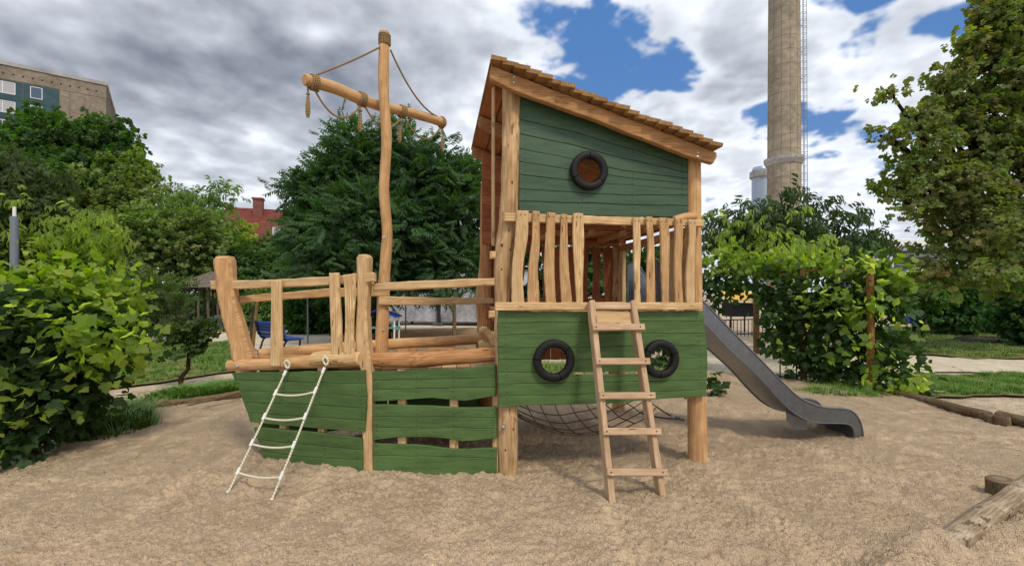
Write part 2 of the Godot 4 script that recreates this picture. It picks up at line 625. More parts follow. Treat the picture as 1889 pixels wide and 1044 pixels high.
# peeled trunk: pale wood with dark leftovers of bast, cracks and knots
func log_pictures(sd: int) -> Array:
	var w := 256
	var h := 1024
	var streak := seamless(256, 40, 0.09, 3, sd, w, h)
	var patch := seamless(128, 160, 0.05, 3, sd + 1, w, h)
	var tone := seamless(128, 256, 0.014, 3, sd + 2, w, h)
	var r := RandomNumberGenerator.new()
	r.seed = sd
	var ks := []
	for i in 10:
		ks.append([r.randf() * w, r.randf() * h, r.randf_range(3.5, 8)])
	var col := PackedByteArray()
	var hi := PackedByteArray()
	col.resize(w * h * 3)
	hi.resize(w * h)
	for y in h:
		for x in w:
			var k := y * w + x
			var s := streak[k] / 255.0
			var p := patch[k] / 255.0
			var t := tone[k] / 255.0
			var knot := 0.0
			for q in ks:
				var dx: float = (fposmod(x - q[0] + w * 0.5, w) - w * 0.5)
				var dy: float = (fposmod(y - q[1] + h * 0.5, h) - h * 0.5) * 0.5
				if absf(dx) < 30.0 and absf(dy) < 30.0:
					knot = maxf(knot, 1.0 - smoothstep(0.5, 1.3, sqrt(dx * dx + dy * dy) / q[2]))
			var dark := smoothstep(0.58, 0.74, p * 0.62 + s * 0.42) * smoothstep(0.40, 0.62, t)
			var v := clampf(0.84 + 0.32 * (s - 0.5) + 0.30 * (t - 0.5), 0.3, 1.1)
			var c := Vector3(v, pow(v, 1.15), pow(v, 1.35)).lerp(Vector3(0.42, 0.37, 0.33), dark * 0.72)
			c = c.lerp(Vector3(0.30, 0.21, 0.15), knot * 0.85)
			col[k * 3] = int(clampf(c.x * 236.0, 0, 255))
			col[k * 3 + 1] = int(clampf(c.y * 236.0, 0, 255))
			col[k * 3 + 2] = int(clampf(c.z * 236.0, 0, 255))
			hi[k] = int(clampf((0.5 + 0.35 * (s - 0.5) + 0.25 * (p - 0.5) - 0.3 * knot) * 255.0, 0, 255))
	return [picture(w, h, col), picture(w, h, hi, true)]

# brushed paint: faint strokes along the board, thin places where the wood shows pale, scuffs
func paint_picture(sd: int) -> ImageTexture:
	var w := 512
	var h := 1024
	var stroke := seamless(512, 20, 0.10, 3, sd, w, h)
	var worn := seamless(256, 200, 0.06, 4, sd + 1, w, h)
	var tone := seamless(128, 128, 0.02, 3, sd + 2, w, h)
	var col := PackedByteArray()
	col.resize(w * h * 3)
	for k in w * h:
		var s := stroke[k] / 255.0
		var p := worn[k] / 255.0
		var t := tone[k] / 255.0
		var v := clampf(0.80 + 0.15 * (s - 0.5) + 0.20 * (t - 0.5), 0.4, 1.0)
		var c := Vector3(v, v, v)
		c = c.lerp(Vector3(1.0, 0.92, 1.0), smoothstep(0.66, 0.80, 0.6 * p + 0.4 * s) * 0.45)
		c = c.lerp(Vector3(0.45, 0.42, 0.42), smoothstep(0.64, 0.78, 1.0 - 0.6 * p - 0.4 * s) * 0.5)
		col[k * 3] = int(c.x * 255.0)
		col[k * 3 + 1] = int(c.y * 255.0)
		col[k * 3 + 2] = int(c.z * 255.0)
	return picture(w, h, col)

# colour between two tones by layered noise
func mottled(w: int, a: Color, b: Color, freqs: Array, sd: int, sharp := 1.0, w_src := 0, h_src := 0) -> ImageTexture:
	var layers := []
	for i in freqs.size():
		layers.append(seamless(w_src if w_src else w, h_src if h_src else w, freqs[i], 3, sd + i, w, w))
	var col := PackedByteArray()
	col.resize(w * w * 3)
	for k in w * w:
		var s := 0.0
		for l in layers:
			s += l[k] / 255.0 - 0.5
		s = clampf(0.5 + s * sharp, 0.0, 1.0)
		var c := a.lerp(b, s)
		col[k * 3] = int(c.r * 255.0)
		col[k * 3 + 1] = int(c.g * 255.0)
		col[k * 3 + 2] = int(c.b * 255.0)
	return picture(w, w, col)

func heights(w: int, freqs: Array, weights: Array, sd: int) -> ImageTexture:
	var layers := []
	for i in freqs.size():
		layers.append(seamless(w, w, freqs[i], 2, sd + i))
	var d := PackedByteArray()
	d.resize(w * w)
	for k in w * w:
		var s := 0.5
		for i in layers.size():
			s += (layers[i][k] / 255.0 - 0.5) * weights[i]
		d[k] = int(clampf(s, 0.0, 1.0) * 255.0)
	return picture(w, w, d, true)

func mat(called: String, tint: Color, rough := 0.75, spec := 0.4, tex: Texture2D = null, bump: Texture2D = null, depth := 0.2, tri := 0.0) -> StandardMaterial3D:
	var m := StandardMaterial3D.new()
	m.resource_name = called
	m.albedo_color = tint
	m.roughness = rough
	m.metallic_specular = spec
	m.cull_mode = BaseMaterial3D.CULL_DISABLED
	if tex:
		m.albedo_texture = tex
	if bump:
		m.heightmap_enabled = true
		m.heightmap_texture = bump
		m.heightmap_scale = depth
	if tri > 0.0:
		m.uv1_triplanar = true
		m.uv1_world_triplanar = true
		m.uv1_scale = Vector3(tri, tri, tri)
	M[called] = m
	return m

func leaf_mat(called: String, tint := Color.WHITE, back := 1.05, rough := 0.5) -> StandardMaterial3D:
	var m := mat(called, tint, rough, 0.4)
	m.vertex_color_use_as_albedo = true
	m.backlight_enabled = true
	m.backlight = Color(0.9 * back, 1.0 * back, 0.35 * back)
	return m

func make_materials() -> void:
	var wood_a := wood_pictures(5, 4, 0.40)
	var wood_b := wood_pictures(17, 6, 0.55)
	var peeled := log_pictures(9)
	var peeled_b := log_pictures(31)
	# fresh sawn robinia in a few tones
	mat("wood_1", Color(0.87, 0.735, 0.555), 0.72, 0.3, wood_a[0], wood_a[1], 0.12)
	mat("wood_2", Color(0.83, 0.675, 0.49), 0.72, 0.3, wood_b[0], wood_b[1], 0.12)
	mat("wood_3", Color(0.92, 0.785, 0.59), 0.72, 0.3, wood_b[0], wood_b[1], 0.12)
	mat("wood_4", Color(0.81, 0.63, 0.445), 0.72, 0.3, wood_a[0], wood_a[1], 0.12)
	mat("wood_red", Color(0.72, 0.47, 0.32), 0.75, 0.3, wood_a[0], wood_a[1], 0.12)  # both reds: the shade inside the tower is put into the wood colour
	mat("wood_red_2", Color(0.66, 0.42, 0.28), 0.75, 0.3, wood_b[0], wood_b[1], 0.12)
	mat("wood_pale", Color(0.87, 0.72, 0.54), 0.75, 0.3, wood_a[0], wood_a[1], 0.12)
	mat("wood_ladder", Color(0.82, 0.70, 0.575), 0.78, 0.3, wood_a[0], wood_a[1], 0.12)
	mat("roof_wood", Color(0.68, 0.54, 0.36), 0.8, 0.3, wood_b[0], wood_b[1], 0.2)
	mat("roof_wood_2", Color(0.62, 0.48, 0.32), 0.8, 0.3, wood_a[0], wood_a[1], 0.2)
	mat("beam_wood", Color(0.76, 0.58, 0.40), 0.75, 0.3, wood_b[0], wood_b[1], 0.15)
	mat("log_pale", Color(0.92, 0.78, 0.60), 0.8, 0.3, peeled[0], peeled[1], 0.35)
	mat("log_warm", Color(0.86, 0.69, 0.50), 0.8, 0.3, wood_a[0], wood_a[1], 0.2)
	mat("log_brown", Color(0.79, 0.59, 0.41), 0.8, 0.3, wood_b[0], wood_b[1], 0.25)
	mat("log_sandy", Color(0.76, 0.70, 0.615), 0.95, 0.15, peeled[0], peeled[1], 0.4)
	mat("log_grey", Color(0.56, 0.49, 0.40), 0.9, 0.2, peeled_b[0], peeled_b[1], 0.6)
	var paint_tex := paint_picture(44)
	for i in 4:
		var g: Color = [Color(0.362, 0.490, 0.262), Color(0.340, 0.468, 0.246), Color(0.376, 0.502, 0.272), Color(0.350, 0.478, 0.254)][i]
		mat("green_%d" % (i + 1), g, 0.55, 0.45, paint_tex, wood_b[1], 0.10)
		var q: Color = [Color(0.265, 0.400, 0.280), Color(0.245, 0.380, 0.264), Color(0.276, 0.412, 0.288), Color(0.255, 0.390, 0.272)][i]  # upper wall: roof shade and bluish sky sheen painted into the same stain
		mat("green_up_shade_%d" % (i + 1), q, 0.5, 0.5, paint_tex, wood_b[1], 0.10)
	var speck := mottled(256, Color(0.72, 0.72, 0.72), Color(1, 1, 1), [0.05, 0.2], 61, 1.0)
	mat("rubber", Color(0.085, 0.085, 0.095), 0.62, 0.4, speck, heights(256, [0.15, 0.4], [0.4, 0.4], 70), 0.05)
	var steel := mat("slide_steel", Color(0.53, 0.55, 0.58), 0.30, 0.5, mottled(512, Color(0.84, 0.845, 0.85), Color(1, 1, 1), [0.01, 0.04, 0.12], 77, 0.8), null, 0.0, 1.6)
	steel.metallic = 0.85
	var pol := mat("bolt_steel", Color(0.75, 0.75, 0.76), 0.3, 0.5)
	pol.metallic = 0.9
	mat("pole_steel", Color(0.46, 0.49, 0.52), 0.5, 0.5).metallic = 0.5
	mat("clamp_white", Color(0.86, 0.86, 0.85), 0.4, 0.5)
	var twist := twist_picture()
	mat("rope_tan", Color(0.62, 0.52, 0.38), 0.9, 0.2, twist[0], twist[1], 0.35)
	mat("rope_cream", Color(0.90, 0.87, 0.78), 0.85, 0.2, twist[0], twist[1], 0.35)
	mat("rope_dark", Color(0.50, 0.43, 0.36), 0.9, 0.2, twist[0], twist[1], 0.35)
	mat("blue_paint", Color(0.10, 0.25, 0.62), 0.4, 0.5)
	mat("blue_dark", Color(0.09, 0.20, 0.46), 0.5, 0.5)
	mat("black_iron", Color(0.06, 0.065, 0.075), 0.5, 0.5)
	# the ground
	var sand_tex := mottled(1024, Color(0.735, 0.642, 0.532), Color(0.87, 0.776, 0.658), [0.004, 0.2, 0.4], 90, 0.9)
	var sand_bump := heights(1024, [0.03, 0.09, 0.28], [0.7, 1.0, 0.8], 101)
	mat("sand", Color(1, 1, 1), 0.95, 0.15, sand_tex, sand_bump, 2.3, 0.9)
	mat("earth", Color(1, 1, 1), 0.95, 0.15, mottled(1024, Color(0.60, 0.53, 0.45), Color(0.80, 0.73, 0.64), [0.005, 0.02, 0.08, 0.25], 111, 0.9), sand_bump, 1.2, 0.3)
	mat("path_sand", Color(1, 1, 1), 0.95, 0.15, mottled(512, Color(0.70, 0.65, 0.57), Color(0.84, 0.80, 0.72), [0.01, 0.05, 0.2], 121, 0.8), sand_bump, 0.4, 0.35)
	mat("pit_sand", Color(1, 1, 1), 0.95, 0.15, mottled(512, Color(0.56, 0.46, 0.35), Color(0.72, 0.62, 0.49), [0.01, 0.05, 0.2], 131, 0.9), sand_bump, 1.6, 0.5)
	mat("turf", Color(1, 1, 1), 0.95, 0.1, mottled(512, Color(0.36, 0.39, 0.21), Color(0.52, 0.50, 0.34), [0.02, 0.1, 0.3], 141, 1.0), sand_bump, 0.5, 0.6)
	# buildings
	var conc := mottled(512, Color(0.72, 0.72, 0.72), Color(1, 1, 1), [0.006, 0.03, 0.2], 151, 0.9)
	mat("slab_concrete", Color(0.60, 0.555, 0.50), 0.9, 0.2, conc, null, 0.0, 0.12)
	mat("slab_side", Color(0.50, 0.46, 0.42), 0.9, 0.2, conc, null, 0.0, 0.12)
	mat("teal_panel", Color(0.20, 0.34, 0.38), 0.5, 0.4, conc, null, 0.0, 0.2)
	mat("white_frame", Color(0.85, 0.86, 0.87), 0.4, 0.4)
	var glass := mat("window_glass", Color(0.28, 0.34, 0.42), 0.08, 0.6)
	glass.metallic = 0.2
	mat("curtain", Color(0.66, 0.66, 0.68), 0.8, 0.2)
	mat("chimney_concrete", Color(0.68, 0.635, 0.56), 0.9, 0.2, conc, null, 0.0, 0.06)
	mat("chimney_joint", Color(0.60, 0.56, 0.495), 0.9, 0.2, conc, null, 0.0, 0.2)
	mat("ring_concrete", Color(0.72, 0.72, 0.71), 0.9, 0.2, conc, null, 0.0, 0.1)
	var silo := mat("silo_steel", Color(0.60, 0.66, 0.73), 0.45, 0.5)
	silo.metallic = 0.3
	mat("pipe_silver", Color(0.78, 0.79, 0.81), 0.35, 0.6).metallic = 0.7
	mat("plant_grey", Color(0.55, 0.57, 0.59), 0.7, 0.3, conc, null, 0.0, 0.2)
	mat("plant_dark", Color(0.20, 0.21, 0.23), 0.7, 0.3)
	mat("plant_white", Color(0.86, 0.87, 0.88), 0.6, 0.3)
	mat("brick_red", Color(0.55, 0.37, 0.33), 0.9, 0.2, conc, null, 0.0, 0.4)
	mat("tile_red", Color(0.58, 0.33, 0.30), 0.85, 0.2, conc, null, 0.0, 0.4)
	mat("tarp", Color(0.74, 0.75, 0.79), 0.8, 0.2, conc, null, 0.0, 0.25)
	var sail := mat("yellow_sail", Color(0.90, 0.72, 0.36), 0.85, 0.2)
	sail.backlight_enabled = true
	sail.backlight = Color(0.5, 0.42, 0.2)
	mat("turquoise", Color(0.35, 0.66, 0.62), 0.6, 0.3)
	mat("old_wood", Color(0.54, 0.51, 0.48), 0.9, 0.2, peeled_b[0], peeled_b[1], 0.4)
	mat("stake_wood", Color(0.72, 0.58, 0.38), 0.85, 0.2, wood_a[0], wood_a[1], 0.2)
	mat("stone", Color(0.42, 0.42, 0.43), 0.9, 0.2, conc, null, 0.0, 0.8)
	mat("dark_mat", Color(0.22, 0.17, 0.15), 0.9, 0.2)
	mat("paper", Color(0.88, 0.88, 0.87), 0.8, 0.2)
	# plants
	mat("bark", Color(0.30, 0.24, 0.19), 0.95, 0.1, peeled_b[0], peeled_b[1], 1.0)
	mat("bark_post", Color(0.66, 0.50, 0.36), 0.95, 0.1, peeled[0], peeled[1], 0.8)
	leaf_mat("leaf")
	leaf_mat("leaf_soft", Color.WHITE, 0.5, 0.6)
	leaf_mat("blade", Color.WHITE, 0.5, 0.6)

func twist_picture() -> Array:
	var w := 64
	var col := PackedByteArray()
	var hi := PackedByteArray()
	col.resize(w * w * 3)
	hi.resize(w * w)
	for y in w:
		for x in w:
			var s := 0.5 + 0.5 * sin(TAU * (float(x) / w * 1.0 + float(y) / w * 2.0))
			var f := nz.get_noise_2d(x * 0.5, y * 0.5) * 0.12
			var v := clampf(0.80 + 0.20 * sqrt(s) + f, 0, 1)
			for c in 3:
				col[(y * w + x) * 3 + c] = int(v * 250.0)
			hi[y * w + x] = int(255.0 * sqrt(s))
	return [picture(w, w, col), picture(w, w, hi, true)]

# ---------------------------------------------------------------- ground
var pit := poly([Vector2(-4.289, -3.629), Vector2(-4.624, -4.826), Vector2(-4.862, -5.908), Vector2(-4.143, -7.122), Vector2(-2.399, -8.339), Vector2(0.581, -8.902), Vector2(4.037, -8.902), Vector2(5.612, -7.75), Vector2(5.859, -7.16), Vector2(5.968, -5.728), Vector2(6.101, -5.107), Vector2(8.0, -5.4), Vector2(7.5, -1.4), Vector2(-6.0, -1.4)])

func ground_h(x: float, z: float) -> float:
	var h := 0.025 * nz3.get_noise_2d(x * 0.55, z * 0.55) + 0.020 * nz3.get_noise_2d(x * 1.7 + 9.0, z * 1.7)
	var q := SHIP.affine_inverse() * Vector3(x, 0, z)
	var w := -q.z
	# sand heaped along the hull and the posts, hollowed out under the ladders and the slide
	var hull := 0.0
	if q.x < 0.1 and q.x > -2.6:
		var line := 0.12 - 0.14 * q.x
		hull = exp(-pow((w - line - 0.02) / 0.32, 2.0)) * smoothstep(-2.6, -1.9, q.x) * (1.0 - smoothstep(-0.25, 0.05, q.x))
	h += 0.035 * hull
	for p in [Vector2(0.0, 0.0), Vector2(1.72, 0.0), Vector2(1.70, 1.75), Vector2(-1.2, 0.22)]:
		h += 0.03 * exp(-pow(Vector2(q.x, w).distance_to(p) / 0.17, 2.0))
	h -= 0.05 * exp(-pow((q.x - 1.0) / 0.6, 2.0) - pow((w - 0.55) / 0.5, 2.0))
	h -= 0.05 * exp(-pow((q.x - 3.4) / 0.6, 2.0) - pow((w - 0.7) / 0.35, 2.0))
	h -= 0.03 * exp(-pow((x + 1.9) / 0.35, 2.0) - pow((z + 3.4) / 0.3, 2.0))
	h += 0.025 * exp(-pow((q.x - 0.95) / 0.35, 2.0) - pow((w + 0.69) / 0.2, 2.0))
	# the heap beyond the log at the front right, trodden
	var over := (x - 2.25) * 0.52 + (z + 2.62) * 0.85
	if x > 1.6 and z > -4.4:
		h += (0.012 + 0.03 * nz3.get_noise_2d(x * 3.3, z * 3.3)) * smoothstep(-0.12, 0.06, over) * smoothstep(-4.4, -3.6, z)
		var foot := Geometry2D.get_closest_point_to_segment(Vector2(x, z), Vector2(2.40, -2.66), Vector2(1.7, -2.1))
		h += 0.150 * exp(-pow(foot.distance_to(Vector2(x, z)) / 0.17, 2.0))
	return h

var clods := FastNoiseLite.new()

func sand_lumps(x: float, z: float) -> float:
	var warp := nz3.get_noise_2d(x * 0.8 + 50.0, z * 0.8) * 0.25
	var a := nz.get_noise_2d((x + warp) * 8.0, z * 11.0)
	var b := nz.get_noise_2d(x * 22.0 + 7.0, (z + warp) * 26.0)
	var r := 1.0 - absf(nz3.get_noise_2d((x + warp) * 9.0 + 30.0, z * 14.0)) * 2.0
	var tread := smoothstep(-0.3, 0.5, nz3.get_noise_2d(x * 0.9 + 3.0, z * 0.9 + 60.0))
	var c := nz3.get_noise_2d(x * 30.0 + 70.0, (z - warp) * 34.0)
	var pits := minf(0.0, nz3.get_noise_2d((x - warp) * 6.0 + 11.0, z * 7.0 + 4.0) + 0.30)
	var clod := clods.get_noise_2d(x + 0.02 * a, z + 0.02 * b)
	var rough_here := 0.45 + 0.55 * smoothstep(-0.35, 0.35, nz3.get_noise_2d(x * 1.3 + 90.0, z * 1.6))
	return 0.012 + 0.012 * a + 0.013 * b - 0.019 * clod * rough_here + 0.006 * c + 0.012 * r * tread + 0.04 * pits

func build_ground() -> void:
	clods.noise_type = FastNoiseLite.TYPE_CELLULAR
	clods.frequency = 28.0
	clods.fractal_type = FastNoiseLite.FRACTAL_NONE
	clods.cellular_return_type = FastNoiseLite.RETURN_DISTANCE
	clods.seed = 12
	var g := MB.new()
	g.quad(Vector3(-300, -0.06, 40), Vector3(300, -0.06, 40), Vector3(300, -0.06, -420), Vector3(-300, -0.06, -420), Vector3.UP)
	structure("ground", g, M.earth)
	# the sand of the pit: a modelled surface, finer where one stands close to it
	var xs := PackedFloat32Array()
	var x := -6.6
	while x < 8.0:
		xs.append(x)
		x += 0.013 if x > -3.6 and x < 3.8 else 0.022
	var zs := PackedFloat32Array()
	var d := 1.6
	while d < 9.6:
		zs.append(-d)
		d += clampf(d * d / 800.0, 0.009, 0.06)
	var nx := xs.size()
	var nzn := zs.size()
	var hs := PackedFloat32Array()
	hs.resize(nx * nzn)
	for j in nzn:
		for i in nx:
			hs[j * nx + i] = ground_h(xs[i], zs[j]) + sand_lumps(xs[i], zs[j])
	# old footprints, in trails
	var step_rng := RandomNumberGenerator.new()
	step_rng.seed = 40
	for trail in 16:
		var at := Vector2(step_rng.randf_range(-4.2, 4.6), step_rng.randf_range(-5.6, -2.5))
		var way := step_rng.randf() * TAU
		for k in 6:
			var dir := Vector2(cos(way), sin(way))
			var c := at + dir * 0.42 * k + Vector2(-dir.y, dir.x) * (0.09 if k % 2 else -0.09)
			way += step_rng.randf_range(-0.25, 0.25)
			var deep := step_rng.randf_range(0.008, 0.020)
			for j in nzn:
				if absf(zs[j] - c.y) > 0.3:
					continue
				for i in range(maxi(0, xs.bsearch(c.x - 0.3)), mini(nx, xs.bsearch(c.x + 0.3))):
					var o := Vector2(xs[i], zs[j]) - c
					var q := Vector2(o.dot(dir) / 0.15, o.dot(Vector2(-dir.y, dir.x)) / 0.062)
					var rr := q.length()
					hs[j * nx + i] += deep * (0.45 * exp(-pow((rr - 1.25) / 0.3, 2.0)) - (1.0 - smoothstep(0.6, 1.1, rr)))
	var vs := PackedVector3Array()
	var ns := PackedVector3Array()
	vs.resize(nx * nzn)
	ns.resize(nx * nzn)
	for j in nzn:
		for i in nx:
			var k := j * nx + i
			vs[k] = Vector3(xs[i], hs[k], zs[j])
			var i0 := maxi(i - 1, 0)
			var i1 := mini(i + 1, nx - 1)
			var j0 := maxi(j - 1, 0)
			var j1 := mini(j + 1, nzn - 1)
			ns[k] = Vector3(-(hs[j * nx + i1] - hs[j * nx + i0]) / (xs[i1] - xs[i0]), 1.0, -(hs[j1 * nx + i] - hs[j0 * nx + i]) / (zs[j1] - zs[j0])).normalized()
	var ids := PackedInt32Array()
	for j in nzn - 1:
		for i in nx - 1:
			if not Geometry2D.is_point_in_polygon(Vector2(xs[i], zs[j]), pit):
				continue
			var a := j * nx + i
			var b := a + nx
			ids.append_array([a, b, a + 1, a + 1, b, b + 1])
	var arr := []
	arr.resize(Mesh.ARRAY_MAX)
	arr[Mesh.ARRAY_VERTEX] = vs
	arr[Mesh.ARRAY_NORMAL] = ns
	arr[Mesh.ARRAY_INDEX] = ids
	var am := ArrayMesh.new()
	am.add_surface_from_arrays(Mesh.PRIMITIVE_TRIANGLES, arr)
	am.surface_set_material(0, M.sand)
	var o := MeshInstance3D.new()
	o.name = "sand"
	o.mesh = am
	add_child(o)
	o.set_meta("kind", "structure")

	# sheets beyond the pit
	sheet("path", [Vector2(-23.342, -17.336), Vector2(-16.027, -18.299), Vector2(-11.232, -18.556), Vector2(-9.169, -20.269), Vector2(-6.534, -22.716), Vector2(-1.277, -24.398), Vector2(-1.15, -21.958), Vector2(-5.742, -19.962), Vector2(-7.628, -18.821), Vector2(-4.816, -13.444), Vector2(-3.61, -10.979), Vector2(-4.885, -10.799), Vector2(-7.355, -13.175), Vector2(-9.273, -15.32), Vector2(-12.543, -14.321), Vector2(-18.102, -13.444)], -0.028, M.path_sand)
	sheet("play_sand", [Vector2(-7.495, -18.821), Vector2(-5.83, -20.269), Vector2(-1.169, -22.331), Vector2(1.483, -22.716), Vector2(0.797, -12.199), Vector2(-3.008, -10.456), Vector2(-3.513, -10.799), Vector2(-4.816, -13.444)], -0.032, M.pit_sand)
	sheet("path", [Vector2(4.832, -13.444), Vector2(7.204, -13.444), Vector2(7.62, -11.659), Vector2(9.902, -11.763), Vector2(12.2, -10.979), Vector2(13.599, -10.456), Vector2(11.578, -8.902), Vector2(10.31, -9.278), Vector2(8.965, -9.344), Vector2(7.384, -9.024), Vector2(5.818, -8.902), Vector2(3.723, -8.902)], -0.03, M.path_sand)
	sheet("lawn", [Vector2(-18.102, -13.444), Vector2(-12.543, -14.321), Vector2(-9.273, -15.32), Vector2(-7.261, -12.791), Vector2(-5.837, -10.456), Vector2(-5.586, -9.411), Vector2(-6.485, -7.937), Vector2(-7.394, -6.654), Vector2(-7.781, -5.779)], -0.02, M.turf)
	sheet("lawn", [Vector2(-5.457, -6.826), Vector2(-5.292, -7.319), Vector2(-4.768, -8.034), Vector2(-4.258, -7.319), Vector2(-4.581, -6.898), Vector2(-5.049, -6.458)], 0.012, M.turf)
	sheet("lawn", [Vector2(-26.088, -19.375), Vector2(-14.691, -19.375), Vector2(-11.903, -19.664), Vector2(-9.612, -21.25), Vector2(-11.037, -24.398), Vector2(-17.839, -23.527), Vector2(-31.678, -23.527)], -0.024, M.turf)
	sheet("lawn", [Vector2(12.553, -17.336), Vector2(18.587, -22.716), Vector2(19.508, -20.586), Vector2(20.914, -18.821), Vector2(24.875, -18.299), Vector2(14.681, -10.799), Vector2(12.513, -11.261), Vector2(11.143, -11.071), Vector2(10.928, -11.977), Vector2(8.834, -12.199)], -0.02, M.turf)
	sheet("lawn", [Vector2(6.823, -8.339), Vector2(7.912, -8.902), Vector2(9.082, -9.024), Vector2(10.166, -9.149), Vector2(11.683, -8.902), Vector2(8.912, -6.791), Vector2(7.871, -7.083), Vector2(7.168, -7.122), Vector2(6.293, -6.898), Vector2(6.075, -7.319)], -0.018, M.turf)
	sheet("bare_earth", [Vector2(15.413, -16.469), Vector2(17.221, -17.11), Vector2(18.769, -16.891), Vector2(21.968, -16.891), Vector2(18.229, -14.016), Vector2(15.913, -14.321), Vector2(15.422, -14.803), Vector2(15.058, -15.32)], -0.012, M.path_sand)
	sheet("bare_earth", [Vector2(6.931, -8.234), Vector2(7.518, -8.034), Vector2(7.443, -7.572), Vector2(6.85, -7.319), Vector2(6.706, -7.75)], -0.012, M.path_sand)

func sheet(called: String, outline: Array, y: float, m: Material) -> void:
	var p := rough(poly(outline), 0.35, 0.10, y * 900.0)
	var b := MB.new()
	var t := Geometry2D.triangulate_polygon(p)
	for i in range(0, t.size(), 3):
		var a := p[t[i]]
		var c := p[t[i + 1]]
		var e := p[t[i + 2]]
		b.tri(Vector3(a.x, y, a.y), Vector3(c.x, y, c.y), Vector3(e.x, y, e.y), Vector3.UP, Vector3.UP, Vector3.UP)
	structure(called, b, m)

# ---------------------------------------------------------------- buildings and the plant behind
func build_backdrop() -> void:
	slab_building()
	red_house()
	chimney()
	power_plant()
	marquee()

func frame_box(b: MB, x0: float, x1: float, y0: float, y1: float, z0: float, z1: float) -> void:
	b.box(Vector3(x1 - x0, y1 - y0, z1 - z0), Transform3D(Basis(), Vector3((x0 + x1) / 2, (y0 + y1) / 2, (z0 + z1) / 2)), 0.01)

func slab_building() -> void:
	# local x runs along the front from the corner to the left (negative), z towards the viewer
	var root := thing("apartment_block", "tall beige concrete apartment block with teal window bands behind the left trees", "building", Vector3(-67.5, 0, -76.5), 0.6435)
	var h := 36.1
	var b := MB.new()
	frame_box(b, -40, 0, 0, h - 2.1, -0.3, 0)
	put("wall", b, M.slab_concrete, root)
	b = MB.new()
	frame_box(b, -40, 0.03, h - 2.09, h, -0.3, 0.05)
	put("parapet_band", b, M.slab_concrete, root)
	b = MB.new()
	frame_box(b, -40.2, 0.2, h + 0.003, h + 0.55, -20.1, 0.22)
	put("roof", b, M.ring_concrete, root)
	b = MB.new()
	frame_box(b, -40, 0, 0, h, -20, -0.31)
	put("gable_wall", b, M.slab_side, root)
	b = MB.new()
	frame_box(b, 0.01, 1.9, 0, h - 4.4, -19.5, -5.4)
	put("stair_tower", b, M.slab_side, root)
	# drain holes of the parapet
	for i in 18:
		b = MB.new(Transform3D(Basis(Vector3.RIGHT, PI / 2), Vector3(-1.2 - i * 1.05, h - 1.2, 0.04)))
		b.lathe([Vector2(0.001, 0.08), Vector2(0.11, 0.08), Vector2(0.13, 0.0)], 8)
		put("drain", b, M.plant_dark, root)
	# joints between the slabs
	for x in [-2.6, -4.4]:
		b = MB.new()
		frame_box(b, x - 0.03, x + 0.03, 0, h - 2.12, 0.0, 0.012)
		put("joint", b, M.slab_side, root)
	for f in 4:
		var y := h - 2.2 - f * 2.9
		b = MB.new()
		frame_box(b, -40, -5.6, y - 2.85, y, 0.002, 0.07)
		put("teal_panel", b, M.teal_panel, root)
		for k in 5:
			var x := -10.55 - 2.9 * k if k > 0 else -8.15
			var wide := 1.35 if k == 0 else 2.7
			if k > 0:
				x = -11.75 - 4.6 * (k - 1)
			window(root, Vector3(x, y - 1.18, 0.075), wide, 1.8, 1 if k == 0 else 2)
		for x in [-9.6, -14.0]:
			b = MB.new()
			frame_box(b, x - 0.04, x + 0.04, y - 2.85, y, 0.07, 0.10)
			put("panel_joint", b, M.slab_side, root)

func window(root: Node3D, at: Vector3, w: float, h: float, parts: int) -> void:
	var b := MB.new(Transform3D(Basis(), at))
	var t := 0.09
	frame_box(b, -w / 2, w / 2, h / 2 - t, h / 2, -0.02, 0.06)
	frame_box(b, -w / 2, w / 2, -h / 2, -h / 2 + t, -0.02, 0.06)
	frame_box(b, -w / 2, -w / 2 + t, -h / 2 + t, h / 2 - t, -0.02, 0.06)
	frame_box(b, w / 2 - t, w / 2, -h / 2 + t, h / 2 - t, -0.02, 0.06)
	for i in parts - 1:
		var x := -w / 2 + w * (i + 1) / parts
		frame_box(b, x - t / 2, x + t / 2, -h / 2 + t, h / 2 - t, -0.02, 0.05)
	var f := put("window", b, M.white_frame, root)
	b = MB.new(Transform3D(Basis(), at))
	frame_box(b, -w / 2 + t + 0.002, w / 2 - t - 0.002, -h / 2 + t + 0.002, h / 2 - t - 0.002, -0.015, 0.015)
	put("pane", b, M.window_glass if rng.randf() < 0.6 else M.curtain, f)

